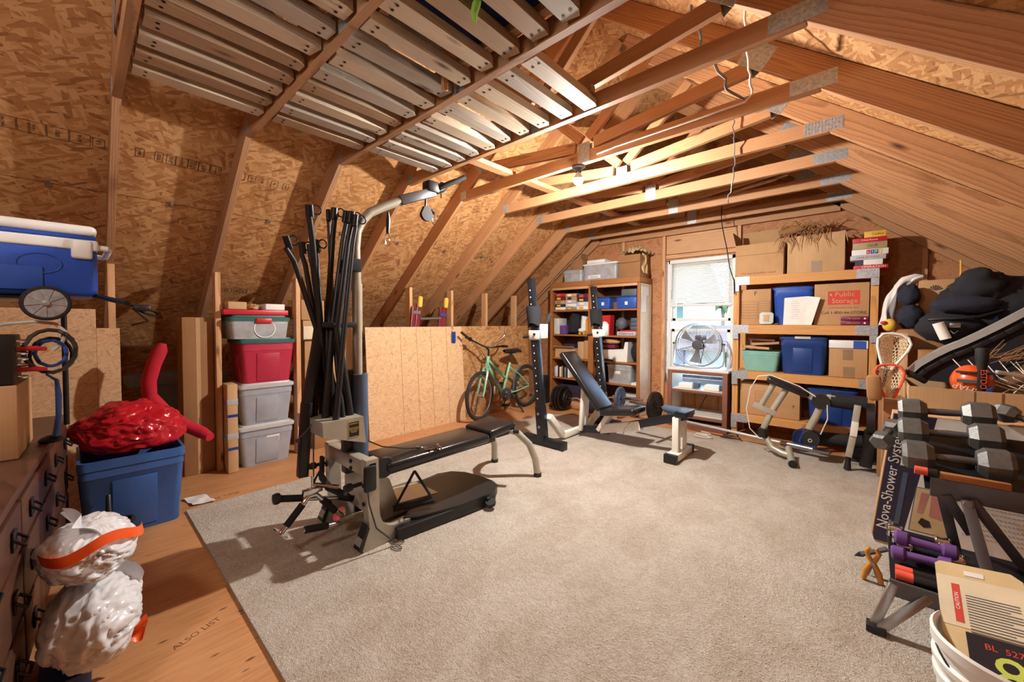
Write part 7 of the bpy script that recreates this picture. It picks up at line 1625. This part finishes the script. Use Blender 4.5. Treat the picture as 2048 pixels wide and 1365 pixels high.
text('lettering', 'ESTOO', 0.034, local(t).M @ FY(0.477, 3.3815, 0.925, -90), 'orange_red', t, 0.0004)
m = MB(); q = random.Random(9)
for i in range(9):
    m.tube([(0.60+0.04*i, 3.47+0.02*(i % 3), 0.85), (0.66+0.04*i, 3.50, 0.93), (0.60+0.06*i, 3.56, 1.02)], 0.0028, 5)
    m.tube([(0.92-0.036*i, 3.47+0.02*(i % 3), 0.85), (0.88-0.055*i, 3.50, 0.93), (0.86-0.06*i, 3.56, 1.02)], 0.0028, 5)
m.tube([(0.56, 3.45, 0.85), (0.58, 3.45, 0.87), (0.66, 3.46, 0.88), (0.72, 3.46, 0.895)], 0.003, 5)
tag(m.build('goal_net', 'ink_white'), 'white knotted goal netting at the right side of the big carton', 'net')
m = MB()
for i in range(60):
    a = Vector((0.50+q.uniform(0, .35), 3.56+q.uniform(-.05, .1), 1.0+q.uniform(0, .05))); b = a+Vector((q.uniform(.05, .2), q.uniform(-.03, .03), q.uniform(.02, .12))); m.tube([a, (a+b)/2+Vector((0, 0, q.uniform(-.02, .02))), b], 0.0022, 4)
tag(m.build('net_bundle', 'straw'), 'bundled brown netting behind the helmet', 'net')
tag(MB().box((0.68, 3.62, 0.62), (0.44, 0.36, 0.38), 0.08).build('sports_bag', 'cloth_navy'), 'dark bag filling the big carton below the net', 'bag')
tag(MB().tube([(0.55, 4.9, 1.76), (0.552, 4.9, 1.62), (0.545, 4.895, 1.55)], 0.008, 8).build('hanging_rope', 'mustard'), 'short yellow rope hanging from a rafter above the duffel bag', 'rope')

# ================================================================ BUCKET AND DISPLAY CARD (bottom right)
t = thing('bucket', 'white plastic bucket with dark wires in it at the bottom right', 'bucket', (0.305, 1.615, 0.0145))
prof = [(0, 0.004), (0.128, 0.004), (0.132, 0.0), (0.138, 0.02), (0.144, 0.24), (0.152, 0.245), (0.153, 0.262), (0.146, 0.268), (0.146, 0.285), (0.155, 0.29), (0.156, 0.305), (0.148, 0.312), (0.149, 0.34), (0.159, 0.344), (0.160, 0.37), (0.154, 0.376), (0.148, 0.37), (0.134, 0.015), (0, 0.012)]
MB().lathe(prof, 48).build('tub', 'white_plastic', t)
MB().tube([(0.15*math.cos(a), 0.15*math.sin(a), 0.33-0.05*math.sin((a-3.3)/2.6*PI)) for a in [3.3+2.6*i/16 for i in range(17)]], 0.003, 6).build('wire_handle', 'black', t)
for i in range(3):
    tag(MB().tube([(0.192+0.004*i, 1.655-0.03*i, 0.362-0.02*i), (0.208, 1.60-0.03*i, 0.325-0.02*i), (0.222, 1.56-0.02*i, 0.30-0.02*i), (0.235, 1.545-0.02*i, 0.25-0.02*i)], 0.0035, 6).build('wire', 'black'), ['topmost', 'middle', 'lowest'][i]+' of the dark wires curling in the white bucket', 'wire', 'wires in the white bucket')
TL_, TR_, BL_ = Vector((0.172, 1.85, 0.472)), Vector((0.315, 1.84, 0.492)), Vector((0.262, 1.50, 0.30))
ux = (TR_-TL_).normalized(); dn = (BL_-TL_); dn = (dn-ux*dn.dot(ux)); H_ = dn.length*0.90; dn.normalize(); W_ = 0.175
Mc = Matrix.Identity(4); nn = ux.cross(-dn)
for i in range(3): Mc[i][0], Mc[i][1], Mc[i][2], Mc[i][3] = ux[i], -dn[i], nn[i], TL_[i]
t = thing('display_card', 'tan and white product card with orange stripe leaning out of the bucket', 'product card', M=Mc)
def cp_(x0, y0, x1, y1, z, nm, m_, th=0.0008): return MB().prism([(x0, -y0), (x1, -y0), (x1, -y1), (x0, -y1)], th, T(0, 0, z)).build(nm, m_, t)
MB().prism([(0.012, 0), (W_-0.02, 0), (W_, -0.02), (W_, -H_), (0, -H_), (0, -0.012)], 0.006, T(0, 0, -0.006)).build('card', 'paper_cream', t)
cp_(0.0, 0.05, W_, H_*0.60, 0.0003, 'white_area', 'mesh_string')
cp_(0.030, 0.075, 0.046, H_*0.56, 0.0012, 'orange_stripe', 'ink_red')
cp_(0.060, 0.022, 0.10, 0.038, 0.0006, 'hang_slot', 'white_plastic')
cp_(0.045, H_*0.63, W_-0.012, H_-0.005, 0.0012, 'black_display', 'lcd')
for i in range(14): cp_(0.056, 0.105+i*0.0085, W_-0.018-(0.02 if i % 4 == 3 else 0), 0.1075+i*0.0085, 0.0012, 'text_line', 'lid_grey')
text('lettering', '8', 0.13, T(0.115, -H_*0.90, 0.002), 'lime', t, 0.0003)
text('lettering', 'BL  527', 0.022, T(0.11, -H_*0.71, 0.002), 'ink_red', t, 0.0003)
text('lettering', 'CAUTION', 0.012, T(0.038, -0.13, 0.002) @ RZ(90), 'ink_white', t, 0.0003)
